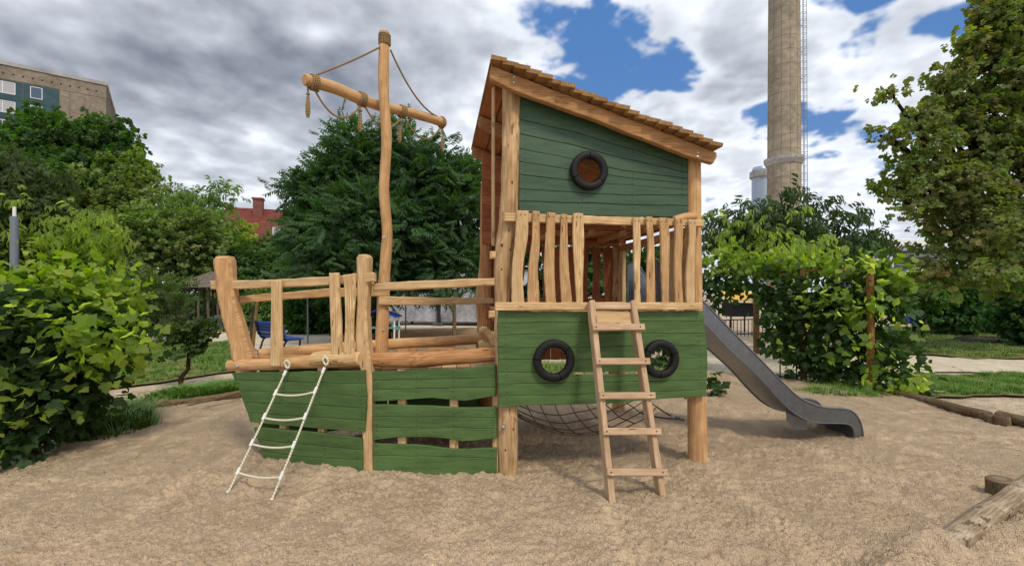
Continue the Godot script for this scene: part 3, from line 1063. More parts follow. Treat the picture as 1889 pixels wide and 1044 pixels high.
func red_house() -> void:
	var root := thing("brick_house", "red brick house with red tiled roof and chimney behind the left trees", "building", Vector3(-22.735, -1.2, -40.302), 0.0)
	root.position = Vector3(-28.7, 0, -52.0)
	root.rotation.y = 0.30
	var b := MB.new()
	frame_box(b, -5.5, 6.5, 0, 8.4, -9, 0)
	put("wall", b, M.brick_red, root)
	# a hipped roof
	var e := 8.4
	var r := 11.9
	b = MB.new()
	var p := [Vector3(-6, e, 0.5), Vector3(7, e, 0.5), Vector3(7, e, -9.5), Vector3(-6, e, -9.5), Vector3(-4.2, r, -4.5), Vector3(3.6, r, -4.5)]
	b.flat(p[0], p[1], p[5], Vector3(0, 1, 1))
	b.flat(p[0], p[5], p[4], Vector3(0, 1, 1))
	b.flat(p[2], p[3], p[4], Vector3(0, 1, -1))
	b.flat(p[2], p[4], p[5], Vector3(0, 1, -1))
	b.flat(p[1], p[2], p[5], Vector3(1, 1, 0))
	b.flat(p[3], p[0], p[4], Vector3(-1, 1, 0))
	b.flat(p[0], p[2], p[1], Vector3.DOWN)
	b.flat(p[0], p[3], p[2], Vector3.DOWN)
	var roof := put("roof", b, M.tile_red, root)
	# rows of tiles
	b = MB.new()
	for i in 16:
		var f := (i + 0.5) / 16.0
		var a: Vector3 = p[0].lerp(p[4], f)
		var c: Vector3 = p[1].lerp(p[5], f)
		b.beam(a + Vector3(0.1, 0.03, 0.02), c + Vector3(-0.1, 0.03, 0.02), 0.05, 0.05)
	put("tile_rows", b, M.tile_red, roof).set_meta("kind", "stuff")
	b = MB.new()
	frame_box(b, -1.1, -0.1, 9.2, 12.7, -3.6, -2.6)
	put("chimney", b, M.brick_red, root)
	b = MB.new()
	frame_box(b, -1.2, 0.0, 12.701, 12.9, -3.7, -2.5)
	put("chimney_cap", b, M.tile_red, root)
	# a cross gable with a small window
	b = MB.new()
	b.plank(poly([Vector2(-0.6, 7.6), Vector2(4.6, 7.6), Vector2(2.0, 10.6)]), 0.4, 0.02, Transform3D(Basis(), Vector3(0, 0, 0.45)))
	put("gable", b, M.brick_red, root)
	for x in [-3.6, 2.0, 4.4]:
		window(root, Vector3(x, 6.9, 0.03), 1.0, 1.5, 2)
	window(root, Vector3(2.0, 8.5, 0.68), 0.8, 1.1, 1)

func chimney() -> void:
	var base: Vector3 = Vector3(41.382, 0.068, -70.0)
	base.y = 0.0
	var root := thing("chimney_stack", "tall round beige concrete industrial chimney with white collar behind the cherry tree", "chimney", base)
	var prof := []
	var y := 0.0
	var b := MB.new()
	# rings of formwork, each a little recessed joint above the last
	var step := 2.1
	var rad := func(h: float) -> float: return 2.36 - 0.0056 * h
	while y < 64.0:
		prof.append(Vector2(rad.call(y) - 0.03, y))
		prof.append(Vector2(rad.call(y), y + 0.05))
		prof.append(Vector2(rad.call(y + step), y + step - 0.05))
		y += step
	prof.append(Vector2(0.01, y))
	b.lathe(prof, 48, Transform3D(), 1.0, 1.0)
	put("shaft", b, M.chimney_concrete, root)
	var yj := step
	while yj < 63.0:
		b = MB.new()
		var rj: float = 2.36 - 0.0056 * yj + 0.004
		b.lathe([Vector2(rj - 0.02, yj - 0.055), Vector2(rj, yj - 0.055), Vector2(rj, yj + 0.055), Vector2(rj - 0.02, yj + 0.055)], 48)
		put("joint", b, M.chimney_joint, root)
		yj += step
	# vertical formwork seams
	for i in 12:
		var a := TAU * (i + 0.3) / 12.0
		b = MB.new()
		b.beam(Vector3(cos(a) * 2.365, 0, sin(a) * 2.365), Vector3(cos(a) * 2.012, 63.5, sin(a) * 2.012), 0.03, 0.05, Vector3(cos(a), 0, sin(a)))
		put("seam", b, M.chimney_joint, root)
	b = MB.new()
	b.lathe([Vector2(2.22, 20.9), Vector2(2.4, 21.0), Vector2(2.72, 21.6), Vector2(2.72, 22.05), Vector2(2.2, 22.1)], 48)
	put("collar", b, M.ring_concrete, root)
	# the caged ladder on the right
	var lx := 2.74
	var ld := pivot("ladder", root)
	b = MB.new()
	for s in [-0.3, 0.3]:
		b.beam(Vector3(lx + s, 8.0, 0.9), Vector3(lx + s - 0.25, 64, 0.9), 0.06, 0.06, Vector3.BACK)
		b.beam(Vector3(lx + s, 8.0, 0.2), Vector3(lx + s - 0.25, 64, 0.2), 0.06, 0.06, Vector3.BACK)
	put("rail", b, M.pole_steel, ld)
	b = MB.new()
	for i in 160:
		var yy := 8.2 + i * 0.35
		var dx := -0.25 * (yy - 8.0) / 56.0
		b.beam(Vector3(lx - 0.3 + dx, yy, 0.9), Vector3(lx + 0.3 + dx, yy, 0.9), 0.04, 0.04)
		if i % 3 == 0:
			b.beam(Vector3(lx + 0.3 + dx, yy, 0.2), Vector3(lx + 0.3 + dx, yy, 0.9), 0.04, 0.04)
			b.beam(Vector3(lx - 0.3 + dx, yy, 0.2), Vector3(lx - 0.3 + dx, yy, 0.9), 0.04, 0.04)
	put("rungs", b, M.pole_steel, ld).set_meta("kind", "stuff")
	for i in 14:
		var yy := 10.0 + i * 4.0
		b = MB.new()
		b.beam(Vector3(1.95, yy, 0.5), Vector3(lx - 0.2 - 0.004 * yy, yy, 0.6), 0.08, 0.08)
		put("bracket", b, M.pole_steel, root)
	# steel flue beside it
	var sb: Vector3 = Vector3(43.247, -0.144, -80.0)
	sb.y = 0.0
	var silo := thing("steel_silo", "round blue grey steel silo standing left behind the concrete chimney", "silo", sb)
	b = MB.new()
	b.lathe([Vector2(1.42, 0), Vector2(1.42, 23.0), Vector2(1.2, 23.5), Vector2(0.01, 23.6)], 28)
	put("shell", b, M.silo_steel, silo)
	b = MB.new()
	b.lathe([Vector2(1.43, 21.6), Vector2(1.75, 21.7), Vector2(1.75, 22.7), Vector2(1.43, 22.8)], 28)
	put("collar", b, M.ring_concrete, silo)

func power_plant() -> void:
	var root := thing("power_plant", "grey and white plant building with silver pipes between hedge and right tree", "building", Vector3(24.853, 0.0, -29.943))
	root.position.y = 0.0
	var at := -root.position
	var b := MB.new(Transform3D(Basis(), at))
	b.box(Vector3(5.0, 0.55, 6.0), Transform3D(Basis(), Vector3(29.033, 5.446, -36.0) + Vector3(0.3, 0, -2)), 0.03)
	put("roof", b, M.plant_white, root)
	b = MB.new(Transform3D(Basis(), at))
	var c: Vector3 = Vector3(31.145, 2.508, -37.0)
	b.box(Vector3(8.0, 5.2, 4.0), Transform3D(Basis(), Vector3(c.x + 1.6, 2.6, c.z - 3)), 0.03)
	put("wall", b, M.plant_grey, root)
	b = MB.new(Transform3D(Basis(), at))
	b.box(Vector3(1.9, 0.5, 0.2), Transform3D(Basis(), Vector3(28.296, 4.808, -35.5)), 0.02)
	put("blue_sign_board", b, M.blue_paint, root)
	for i in 4:
		b = MB.new(Transform3D(Basis(), at))
		var yy := 3.9 + 0.35 * i
		b.box(Vector3(5.0, 0.12, 0.3), Transform3D(Basis(), Vector3(c.x + 1.4, yy, c.z - 0.6)), 0.02)
		put("pipe_rack", b, M.plant_dark if i % 2 else M.plant_grey, root)
	for k in [[Vector3(27.156, 4.515, -35.0), Vector3(28.515, 4.515, -35.0), Vector3(28.515, 1.838, -35.0), 0.42], [Vector3(29.528, 0.819, -34.5), Vector3(29.528, 3.052, -34.5), Vector3(31.151, 3.052, -34.5), 0.42], [Vector3(28.3, 0.03, -34.0), Vector3(28.3, 2.75, -34.0), Vector3(27.02, 2.75, -34.0), 0.5], [Vector3(26.124, 4.14, -34.4), Vector3(27.257, 4.14, -34.4), Vector3(27.257, 1.631, -34.4), 0.3]]:
		b = MB.new(Transform3D(Basis(), at))
		var turn := []
		var r: float = k[3]
		var d1: Vector3 = (k[0] - k[1]).normalized()
		var d2: Vector3 = (k[2] - k[1]).normalized()
		turn.append(k[0])
		for i in 7:
			var f := i / 6.0
			var a: Vector3 = k[1] + d1 * r * 1.6
			var e: Vector3 = k[1] + d2 * r * 1.6
			turn.append(a.lerp(k[1], f).lerp(k[1].lerp(e, f), f))
		turn.append(k[2])
		b.tube(turn, [r], 16)
		put("pipe", b, M.pipe_silver, root)
	b = MB.new(Transform3D(Basis(), at))
	b.box(Vector3(1.3, 3.0, 1.0), Transform3D(Basis(), Vector3(27.411, 1.156, -33.5)), 0.03)
	put("switch_cabinet", b, M.plant_grey, root)
	for x in [1700, 1728]:
		b = MB.new(Transform3D(Basis(), at))
		b.box(Vector3(0.9, 1.5, 1.0), Transform3D(Basis(), (Vector3(29.486, 2.404, -33.0)) + Vector3((x - 1700) * 0.04, 0, 0)), 0.03)
		put("switch_cabinet", b, M.plant_white if x > 1710 else M.plant_dark, root)

func marquee() -> void:
	var d := 23.5
	var a: Vector3 = Vector3(-6.815, -0.054, -23.5)
	var e: Vector3 = Vector3(0.401, 0.049, -22.0)
	var root := thing("market_tent", "white fabric tent with dark posts standing under the dark tree", "tent", Vector3(a.x, 0, a.z), 0.0)
	var x := (e - a)
	x.y = 0
	var len := x.length()
	root.rotation.y = atan2(-x.z, x.x)
	var cuts := [0.0, len * 0.445, len]
	for i in 2:
		var b := MB.new()
		var p := PackedVector2Array()
		var n := 14
		var x0: float = cuts[i] + 0.06
		var x1: float = cuts[i + 1] - 0.06
		# a hanging sheet: its folds are in the mesh
		var rows := 8
		for r in rows:
			for k in n:
				var f0 := float(k) / n
				var f1 := float(k + 1) / n
				var y0 := 0.18 + 1.75 * r / rows
				var y1 := 0.18 + 1.75 * (r + 1) / rows
				var z := func(f: float, y: float) -> float: return 0.05 * nz3.get_noise_2d(f * 5.0 + i * 9.0, y * 0.9) + 0.025 * sin(f * 40.0 + y * 2.0) * (1.2 - y * 0.5)
				b.flat(Vector3(lerpf(x0, x1, f0), y0, z.call(f0, y0)), Vector3(lerpf(x0, x1, f1), y0, z.call(f1, y0)), Vector3(lerpf(x0, x1, f1), y1, z.call(f1, y1)), Vector3.BACK)
				b.flat(Vector3(lerpf(x0, x1, f0), y0, z.call(f0, y0)), Vector3(lerpf(x0, x1, f1), y1, z.call(f1, y1)), Vector3(lerpf(x0, x1, f0), y1, z.call(f0, y1)), Vector3.BACK)
		put("side_wall", b, M.tarp, root)
	for i in 3:
		var b := MB.new()
		b.box(Vector3(0.16, 2.3, 0.16), Transform3D(Basis(), Vector3(cuts[i], 1.15, 0.06)))
		put("post", b, M.plant_dark, root)
		b = MB.new()
		b.box(Vector3(0.45, 0.16, 0.45), Transform3D(Basis(), Vector3(cuts[i], 0.05, 0.1)))
		put("foot", b, M.stone, root)
	var b := MB.new()
	var tilt := Basis(Vector3.RIGHT, 0.28)
	b.box(Vector3(len + 0.5, 0.05, 3.2), Transform3D(tilt, Vector3(len / 2, 2.40, -1.45)))
	put("roof", b, M.tarp, root)
	b = MB.new()
	b.beam(Vector3(0, 2.05, 0.02), Vector3(len, 2.05, 0.02), 0.1, 0.12)
	put("rail", b, M.plant_dark, root)

# ---------------------------------------------------------------- leaves
func fold_leaf(b: MB, len: float, wide: float, droop := 0.25, fold := 0.3) -> void:
	# a simple leaf along +y, its face towards +z, folded along the midrib and drooping towards its tip
	var mid := [Vector3(0, 0, 0), Vector3(0, len * 0.38, 0.02 * len), Vector3(0, len * 0.72, -droop * 0.25 * len), Vector3(0, len, -droop * len)]
	var half := [0.0, wide * 0.5, wide * 0.36, 0.0]
	for s in [-1.0, 1.0]:
		for i in 3:
			var a: Vector3 = mid[i]
			var c: Vector3 = mid[i + 1]
			var e := a + Vector3(s * half[i], 0, half[i] * fold)
			var f := c + Vector3(s * half[i + 1], 0, half[i + 1] * fold)
			if half[i] > 0.0:
				b.flat(a, e, f, Vector3.BACK)
			if half[i + 1] > 0.0:
				b.flat(a, f, c, Vector3.BACK)
			elif half[i] > 0.0:
				pass

func lobed_leaf(b: MB, size: float, droop := 0.2) -> void:
	# a broad five-lobed leaf with its stalk at the origin, its tip along +y
	var out := [Vector2(0, 0.0), Vector2(0.20, -0.06), Vector2(0.34, 0.02), Vector2(0.36, 0.16), Vector2(0.50, 0.30), Vector2(0.46, 0.48), Vector2(0.29, 0.52), Vector2(0.27, 0.72), Vector2(0.13, 0.82), Vector2(0, 1.0)]
	var mid := Vector3(0, 0.36 * size, 0.03 * size)
	for s in [-1.0, 1.0]:
		var prev := Vector3.ZERO
		for i in out.size():
			var q: Vector2 = out[i]
			var r := absf(q.x)
			var p := Vector3(q.x * s, q.y, 0.22 * r - droop * q.y * q.y - 0.25 * r * r) * size
			if i > 0:
				b.flat(mid, prev, p, Vector3.BACK)
			prev = p

func sprig(kind: String, sd: int) -> ArrayMesh:
	var r := RandomNumberGenerator.new()
	r.seed = sd
	var b := MB.new()
	if kind == "pinnate":
		# a long compound leaf, its leaflets in pairs, hanging a little
		for i in 7:
			var f := (i + 1) / 7.5
			var stem := Vector3(0, f, -0.16 * f * f)
			for s in [-1.0, 1.0]:
				b.xf = Transform3D(Basis(Vector3.BACK, -s * r.randf_range(0.95, 1.3)) * Basis(Vector3.RIGHT, -r.randf_range(0.1, 0.55)), stem)
				fold_leaf(b, 0.36 * (1.1 - 0.45 * absf(f - 0.45)), 0.12, 0.3)
		b.xf = Transform3D(Basis(), Vector3(0, 1.0, -0.17))
		fold_leaf(b, 0.3, 0.11)
	elif kind == "long":
		for i in 6:
			var f := i / 6.0
			var s := 1.0 if i % 2 else -1.0
			b.xf = Transform3D(Basis(Vector3.UP, r.randf_range(-0.5, 0.5)) * Basis(Vector3.BACK, -s * r.randf_range(0.4, 1.0)) * Basis(Vector3.RIGHT, -r.randf_range(0.2, 0.9)), Vector3(0, f * 0.8, -0.1 * f))
			fold_leaf(b, r.randf_range(0.42, 0.58), 0.17, 0.4)
	elif kind == "maple":
		for i in 6:
			var s := 1.0 if i % 2 else -1.0
			b.xf = Transform3D(Basis(Vector3.UP, r.randf_range(-0.9, 0.9)) * Basis(Vector3.BACK, -s * r.randf_range(0.2, 1.4)) * Basis(Vector3.RIGHT, -r.randf_range(-0.1, 0.9)), Vector3(s * 0.05, r.randf_range(0.0, 0.75), r.randf_range(-0.12, 0.12)))
			var out := [Vector2(0, 0), Vector2(0.22, 0.08), Vector2(0.24, 0.26), Vector2(0, 0.46)]
			for q in [-1.0, 1.0]:
				for k in 2:
					var p1: Vector2 = out[k + 1]
					var p2: Vector2 = out[k + 2]
					b.flat(Vector3.ZERO, Vector3(p1.x * q, p1.y, 0.05), Vector3(p2.x * q, p2.y, 0.05 if k == 0 else -0.05), Vector3.BACK)
	b.xf = Transform3D()
	return b.mesh(null)

func blade_tuft(sd: int, k: int, tall: float, spread: float) -> ArrayMesh:
	var r := RandomNumberGenerator.new()
	r.seed = sd
	var b := MB.new()
	for i in k:
		var a := r.randf() * TAU
		var d := Vector3(cos(a), 0, sin(a))
		var s := Vector3(-d.z, 0, d.x)
		var o := d * r.randf() * spread * 0.4
		var h := tall * r.randf_range(0.5, 1.0)
		var w := tall * 0.035
		var m := o + d * h * 0.22 + Vector3(0, h * 0.62, 0)
		var t := o + d * h * r.randf_range(0.4, 0.9) + Vector3(0, h * r.randf_range(0.75, 1.0), 0)
		b.tri(o - s * w, o + s * w, m, Vector3.UP, Vector3.UP, Vector3.UP)
		b.tri(o + s * w, m + s * w * 0.8, m, Vector3.UP, Vector3.UP, Vector3.UP)
		b.tri(m, m + s * w * 0.8, t, Vector3.UP, Vector3.UP, Vector3.UP)
	return b.mesh(null)

func leaf_tint(pal: Array) -> Color:
	var a: Color = pal[rng.randi() % pal.size()]
	var k := rng.randf_range(0.66, 1.36)
	return Color(a.r * k * rng.randf_range(0.9, 1.1), a.g * k, a.b * k)

# where leaves sit in a crown: clumps on an uneven ellipsoid, leaves scattered round each clump
func crown_spots(blobs: Array, per_clump: int, clump: float, droop: float, size: float, pal: Array, flatness := 0.55, wild := 0.42) -> Array:
	var where := []
	var tint := []
	var ends := []
	for bl in blobs:
		var mid: Vector3 = bl[0]
		var rad: Vector3 = bl[1]
		var clumps := maxi(1, int(bl[2] / per_clump))
		for k in clumps:
			var d := Vector3(rng.randfn(), rng.randfn(), rng.randfn()).normalized()
			var f := pow(rng.randf(), 0.42) * (0.86 + 0.42 * nz3.get_noise_3d(d.x * 1.9 + mid.x, d.y * 1.9 + mid.y, d.z * 1.9))
			var at := mid + d * rad * f
			ends.append([at, mid])
			var base := leaf_tint(pal)
			var csize := clump * rng.randf_range(0.6, 1.3)
			for i in per_clump:
				var q := Vector3(rng.randfn(), rng.randfn() * flatness, rng.randfn()) * csize * 0.55
				var p := at + q
				var out := (d + Vector3(rng.randfn(), rng.randfn() * 0.6, rng.randfn()) * 0.75 + q.normalized() * 0.5)
				out.y -= droop
				out = out.normalized()
				var nrm := (Vector3.UP * 0.9 + d * 0.5 + Vector3(rng.randfn(), rng.randfn(), rng.randfn()) * wild)
				var side := out.cross(nrm).normalized()
				nrm = side.cross(out).normalized()
				var s := size * rng.randf_range(0.58, 1.34)
				where.append(Transform3D(Basis(side * s, out * s, nrm * s), p))
				var own := leaf_tint(pal)
				tint.append(base.lerp(own, 0.45))
	return [where, tint, ends]

func scatter(called: String, under: Node3D, where: Array, tint: Array, mesh: Mesh, m: Material, origin: Vector3) -> MultiMeshInstance3D:
	var mm := MultiMesh.new()
	mm.transform_format = MultiMesh.TRANSFORM_3D
	mm.use_colors = true
	mm.mesh = mesh
	mm.instance_count = where.size()
	for i in where.size():
		var x: Transform3D = where[i]
		x.origin -= origin
		mm.set_instance_transform(i, x)
		mm.set_instance_color(i, tint[i])
	var o := MultiMeshInstance3D.new()
	o.name = numbered(under, called)
	o.multimesh = mm
	o.material_override = m
	under.add_child(o, true)
	o.set_meta("kind", "stuff")
	return o

# the leaves that show largest become parts of their own, the rest one mass
func leaf_parts(under: Node3D, spots: Array, mesh: Mesh, pal: Array, count: int, origin: Vector3) -> void:
	var order := range(spots[0].size())
	var eye := Vector3(0, 1.55, 0)
	var key := PackedFloat32Array()
	for x in spots[0]:
		var off: float = absf(x.origin.x / x.origin.z)
		key.append(x.origin.distance_to(eye) + (100.0 if off > 1.12 else 0.0))
	order.sort_custom(func(a, b): return key[a] < key[b])
	var mats := []
	for c in pal:
		for k in [0.8, 1.05, 1.25]:
			var m: StandardMaterial3D = M.leaf.duplicate()
			m.vertex_color_use_as_albedo = false
			m.albedo_color = Color(c.r * k, c.g * k, c.b * k).linear_to_srgb()
			mats.append(m)
	var where := []
	var tint := []
	for j in order.size():
		var i: int = order[j]
		if j < count:
			var o := MeshInstance3D.new()
			o.name = numbered(under, "leaf")
			o.mesh = mesh
			# the nearest of the few tones to this leaf's own
			var best := 0
			var gap := 9.0
			var t: Color = spots[1][i]
			for q in mats.size():
				var a: Color = mats[q].albedo_color.srgb_to_linear()
				var e := absf(a.r - t.r) + absf(a.g - t.g) + absf(a.b - t.b)
				if e < gap:
					gap = e
					best = q
			o.material_override = mats[best]
			under.add_child(o, true)
			var x: Transform3D = spots[0][i]
			x.origin -= origin
			o.transform = x
		else:
			where.append(spots[0][i])
			tint.append(spots[1][i])
	scatter("foliage", under, where, tint, mesh, M.leaf, origin)

func woody(root: Node3D, base: Vector3, fork: Vector3, r: float, blobs: Array, ends: Array, twigs: int, m: Material) -> void:
	var b := MB.new(Transform3D(Basis(), -base))
	var bend := Vector3(rng.randfn(), 0, rng.randfn()) * r
	b.tube([base - Vector3(0, 0.2, 0), base + Vector3(0, 0.15, 0), base.lerp(fork, 0.5) + bend, fork], [r * 1.35, r * 1.05, r * 0.88, r * 0.72], 12, false, 0.14, 2.0, base.x, 1.2, nz3)
	put("trunk", b, m, root)
	for bl in blobs:
		var c: Vector3 = bl[0]
		var q := MB.new(Transform3D(Basis(), -base))
		var h := fork.lerp(c, 0.5) + Vector3(rng.randfn(), 0.4, rng.randfn()) * fork.distance_to(c) * 0.07
		q.tube(smooth_line([fork - Vector3(0, r * 0.3, 0), h, c], 4), [r * 0.62, r * 0.5, r * 0.42, r * 0.36, r * 0.3, r * 0.26, r * 0.22, r * 0.18, r * 0.13], 8, false)
		put("limb", q, m, root)
	var w := MB.new(Transform3D(Basis(), -base))
	for i in mini(twigs, ends.size()):
		var e: Array = ends[(i * 7) % ends.size()]
		var mid: Vector3 = e[1].lerp(e[0], 0.55) + Vector3(0, 0.12, 0) * r
		w.tube([e[1], mid, e[0]], [r * 0.14, r * 0.09, r * 0.04], 5, false)
	if w.v.size():
		put("twigs", w, m, root).set_meta("kind", "stuff")

func tree(called: String, label: String, base: Vector3, fork: Vector3, r: float, blobs: Array, kind: String, size: float, per: int, clump: float, droop: float, pal: Array, group := "trees behind the playground", cat := "tree", parts := 0, soft := false) -> Node3D:
	var root := thing(called, label, cat, base, 0.0, group)
	var spots := crown_spots(blobs, per, clump, droop, size, pal)
	woody(root, base, fork, r, blobs, spots[2], 150, M.bark)
	if parts:
		leaf_parts(root, spots, sprig(kind, 5), pal, parts, base)
	else:
		scatter("crown", root, spots[0], spots[1], sprig(kind, 5), M.leaf_soft if soft else M.leaf, base)
	return root

func at0(v: Vector3) -> Vector3:
	return Vector3(v.x, -0.05, v.z)

func build_trees() -> void:
	var dark := [Color(0.060, 0.146, 0.044), Color(0.081, 0.181, 0.052), Color(0.048, 0.117, 0.044)]
	var mid := [Color(0.111, 0.212, 0.060), Color(0.151, 0.263, 0.070), Color(0.085, 0.172, 0.052)]
	var olive := [Color(0.172, 0.212, 0.070), Color(0.121, 0.177, 0.056), Color(0.212, 0.222, 0.081), Color(0.242, 0.172, 0.091)]
	var fresh := [Color(0.263, 0.413, 0.070), Color(0.191, 0.343, 0.060), Color(0.322, 0.443, 0.091)]
	var yellowy := [Color(0.384, 0.484, 0.070), Color(0.302, 0.403, 0.060)]
	# left: the tall maple before the apartment block
	var b: Vector3 = at0(Vector3(-26.802, -0.313, -27.3))
	tree("maple_tree", "tall dense dark maple before the beige apartment block", b, Vector3(-26.802, 3.541, -27.3), 0.28,
		[[Vector3(-27.38, 10.222, -27.3), Vector3(2.569, 1.927, 2.569), 2470], [Vector3(-29.885, 9.836, -27.3), Vector3(1.927, 1.734, 1.927), 1330], [Vector3(-24.233, 10.479, -27.3), Vector3(1.413, 1.413, 1.413), 1140], [Vector3(-25.22, 7.576, -26.0), Vector3(3.212, 2.202, 3.212), 2850], [Vector3(-23.333, 9.162, -27.3), Vector3(0.835, 1.22, 0.835), 494], [Vector3(-28.279, 6.811, -26.0), Vector3(2.753, 2.447, 2.753), 1710]],
		"maple", 0.40, 12, 0.80, 0.1, [Color(0.081, 0.165, 0.048), Color(0.112, 0.212, 0.063), Color(0.063, 0.125, 0.044)])
	b = at0(Vector3(-9.774, 0.902, -9.5))
	tree("cherry_tree", "light green cherry with long hanging leaves at the left edge behind the vine", b, Vector3(-9.774, 1.796, -9.5), 0.09,
		[[Vector3(-10.165, 3.919, -9.5), Vector3(0.648, 0.738, 0.648), 420], [Vector3(-9.459, 2.885, -9.3), Vector3(0.93, 0.788, 0.93), 620], [Vector3(-8.88, 2.522, -9.5), Vector3(0.648, 0.615, 0.648), 330], [Vector3(-10.001, 2.736, -9.0), Vector3(0.741, 0.847, 0.741), 400], [Vector3(-8.544, 2.914, -9.5), Vector3(0.38, 0.335, 0.38), 90], [Vector3(-10.441, 4.509, -9.6), Vector3(0.294, 0.384, 0.294), 70]],
		"long", 0.30, 8, 0.34, 0.85, [Color(0.068, 0.106, 0.035), Color(0.051, 0.085, 0.027), Color(0.089, 0.123, 0.041)], "cherry trees", "tree", 260)
	b = at0(Vector3(-20.766, -0.197, -25.6))
	tree("olive_green_tree", "olive green round tree between the dark maple and the red roofed house", b, Vector3(-20.616, 2.815, -25.6), 0.22,
		[[Vector3(-21.579, 6.58, -25.6), Vector3(2.349, 2.168, 2.349), 1820], [Vector3(-18.804, 4.38, -24.8), Vector3(2.918, 2.392, 2.918), 2660], [Vector3(-21.612, 8.481, -26.3), Vector3(1.052, 1.052, 1.052), 364], [Vector3(-17.604, 4.622, -25.6), Vector3(1.747, 2.168, 1.747), 1120], [Vector3(-21.722, 3.651, -24.8), Vector3(2.042, 2.042, 2.042), 1120]],
		"maple", 0.33, 12, 0.55, 0.15, [Color(0.199, 0.298, 0.092), Color(0.284, 0.366, 0.121), Color(0.150, 0.249, 0.080), Color(0.332, 0.366, 0.133)])
	b = at0(Vector3(-20.033, -0.49, -29.9))
	tree("thin_tree", "airy light green tree with thin crown left of the red roof", b, Vector3(-20.033, 3.731, -29.9), 0.16,
		[[Vector3(-21.088, 7.53, -29.9), Vector3(1.407, 1.407, 1.407), 190], [Vector3(-19.435, 6.721, -29.9), Vector3(1.196, 1.618, 1.196), 190], [Vector3(-18.978, 7.952, -29.9), Vector3(0.774, 0.774, 0.774), 60], [Vector3(-19.681, 4.786, -29.9), Vector3(1.407, 1.618, 1.407), 260], [Vector3(-21.968, 7.952, -29.9), Vector3(0.915, 0.915, 0.915), 70]],
		"long", 0.62, 8, 0.6, 0.2, [Color(0.202, 0.312, 0.101), Color(0.161, 0.263, 0.081)])
	b = at0(Vector3(-18.993, -0.634, -32.0))
	tree("yellow_green_tree", "small bright yellow green tree below the red roof", b, Vector3(-19.181, 2.002, -32.0), 0.1,
		[[Vector3(-19.294, 5.39, -32.0), Vector3(1.054, 1.28, 1.054), 340], [Vector3(-19.821, 4.261, -32.0), Vector3(1.581, 1.581, 1.581), 500], [Vector3(-18.428, 4.072, -32.0), Vector3(1.506, 1.28, 1.506), 360]],
		"maple", 0.40, 10, 0.5, 0.15, [Color(0.343, 0.433, 0.070), Color(0.263, 0.363, 0.060), Color(0.403, 0.464, 0.101)])
	b = at0(Vector3(-14.919, -0.313, -27.3))
	tree("bushy_tree", "dark bushy tree between bright tree and large walnut", b, Vector3(-14.919, 0.972, -27.3), 0.1,
		[[Vector3(-14.983, 3.541, -27.3), Vector3(1.477, 1.285, 1.477), 500], [Vector3(-15.722, 2.578, -27.3), Vector3(1.863, 1.67, 1.863), 800], [Vector3(-13.334, 2.555, -26.7), Vector3(1.571, 1.822, 1.571), 700], [Vector3(-13.891, 4.441, -27.3), Vector3(0.707, 0.964, 0.707), 140]],
		"maple", 0.36, 12, 0.5, 0.15, [Color(0.111, 0.191, 0.070), Color(0.085, 0.151, 0.060), Color(0.142, 0.222, 0.081)])
	# the big one behind the ship
	b = at0(Vector3(-4.367, 0.31, -15.5))
	tree("walnut_tree", "large dark green tree with feathered leaves behind the mast", b, Vector3(-4.367, 1.951, -15.5), 0.26,
		[[Vector3(-4.641, 5.872, -15.5), Vector3(1.459, 1.058, 1.459), 910], [Vector3(-5.735, 5.051, -15.5), Vector3(1.386, 1.204, 1.386), 1170], [Vector3(-3.091, 5.234, -15.5), Vector3(1.678, 1.313, 1.678), 1170], [Vector3(-6.344, 3.35, -15.0), Vector3(0.918, 1.271, 0.918), 806], [Vector3(-4.431, 3.674, -14.8), Vector3(2.438, 1.602, 2.438), 2470],
		[Vector3(-1.942, 4.139, -15.5), Vector3(1.131, 1.678, 1.131), 1040], [Vector3(-1.553, 5.541, -16.0), Vector3(0.64, 0.904, 0.64), 338], [Vector3(-5.301, 6.77, -15.3), Vector3(0.792, 0.504, 0.792), 169], [Vector3(-3.645, 6.77, -15.3), Vector3(0.72, 0.432, 0.72), 130], [Vector3(-6.785, 4.938, -15.0), Vector3(0.565, 0.282, 0.565), 156], [Vector3(-5.021, 2.291, -15.0), Vector3(2.647, 0.882, 2.647), 1170], [Vector3(-2.021, 2.468, -15.0), Vector3(1.412, 1.059, 1.412), 780]],
		"pinnate", 0.40, 11, 0.58, -0.05, [Color(0.057, 0.122, 0.053), Color(0.076, 0.153, 0.062), Color(0.100, 0.192, 0.076), Color(0.044, 0.099, 0.048)])
	# right: a cherry before the chimney
	b = at0(Vector3(6.839, 0.63, -11.5))
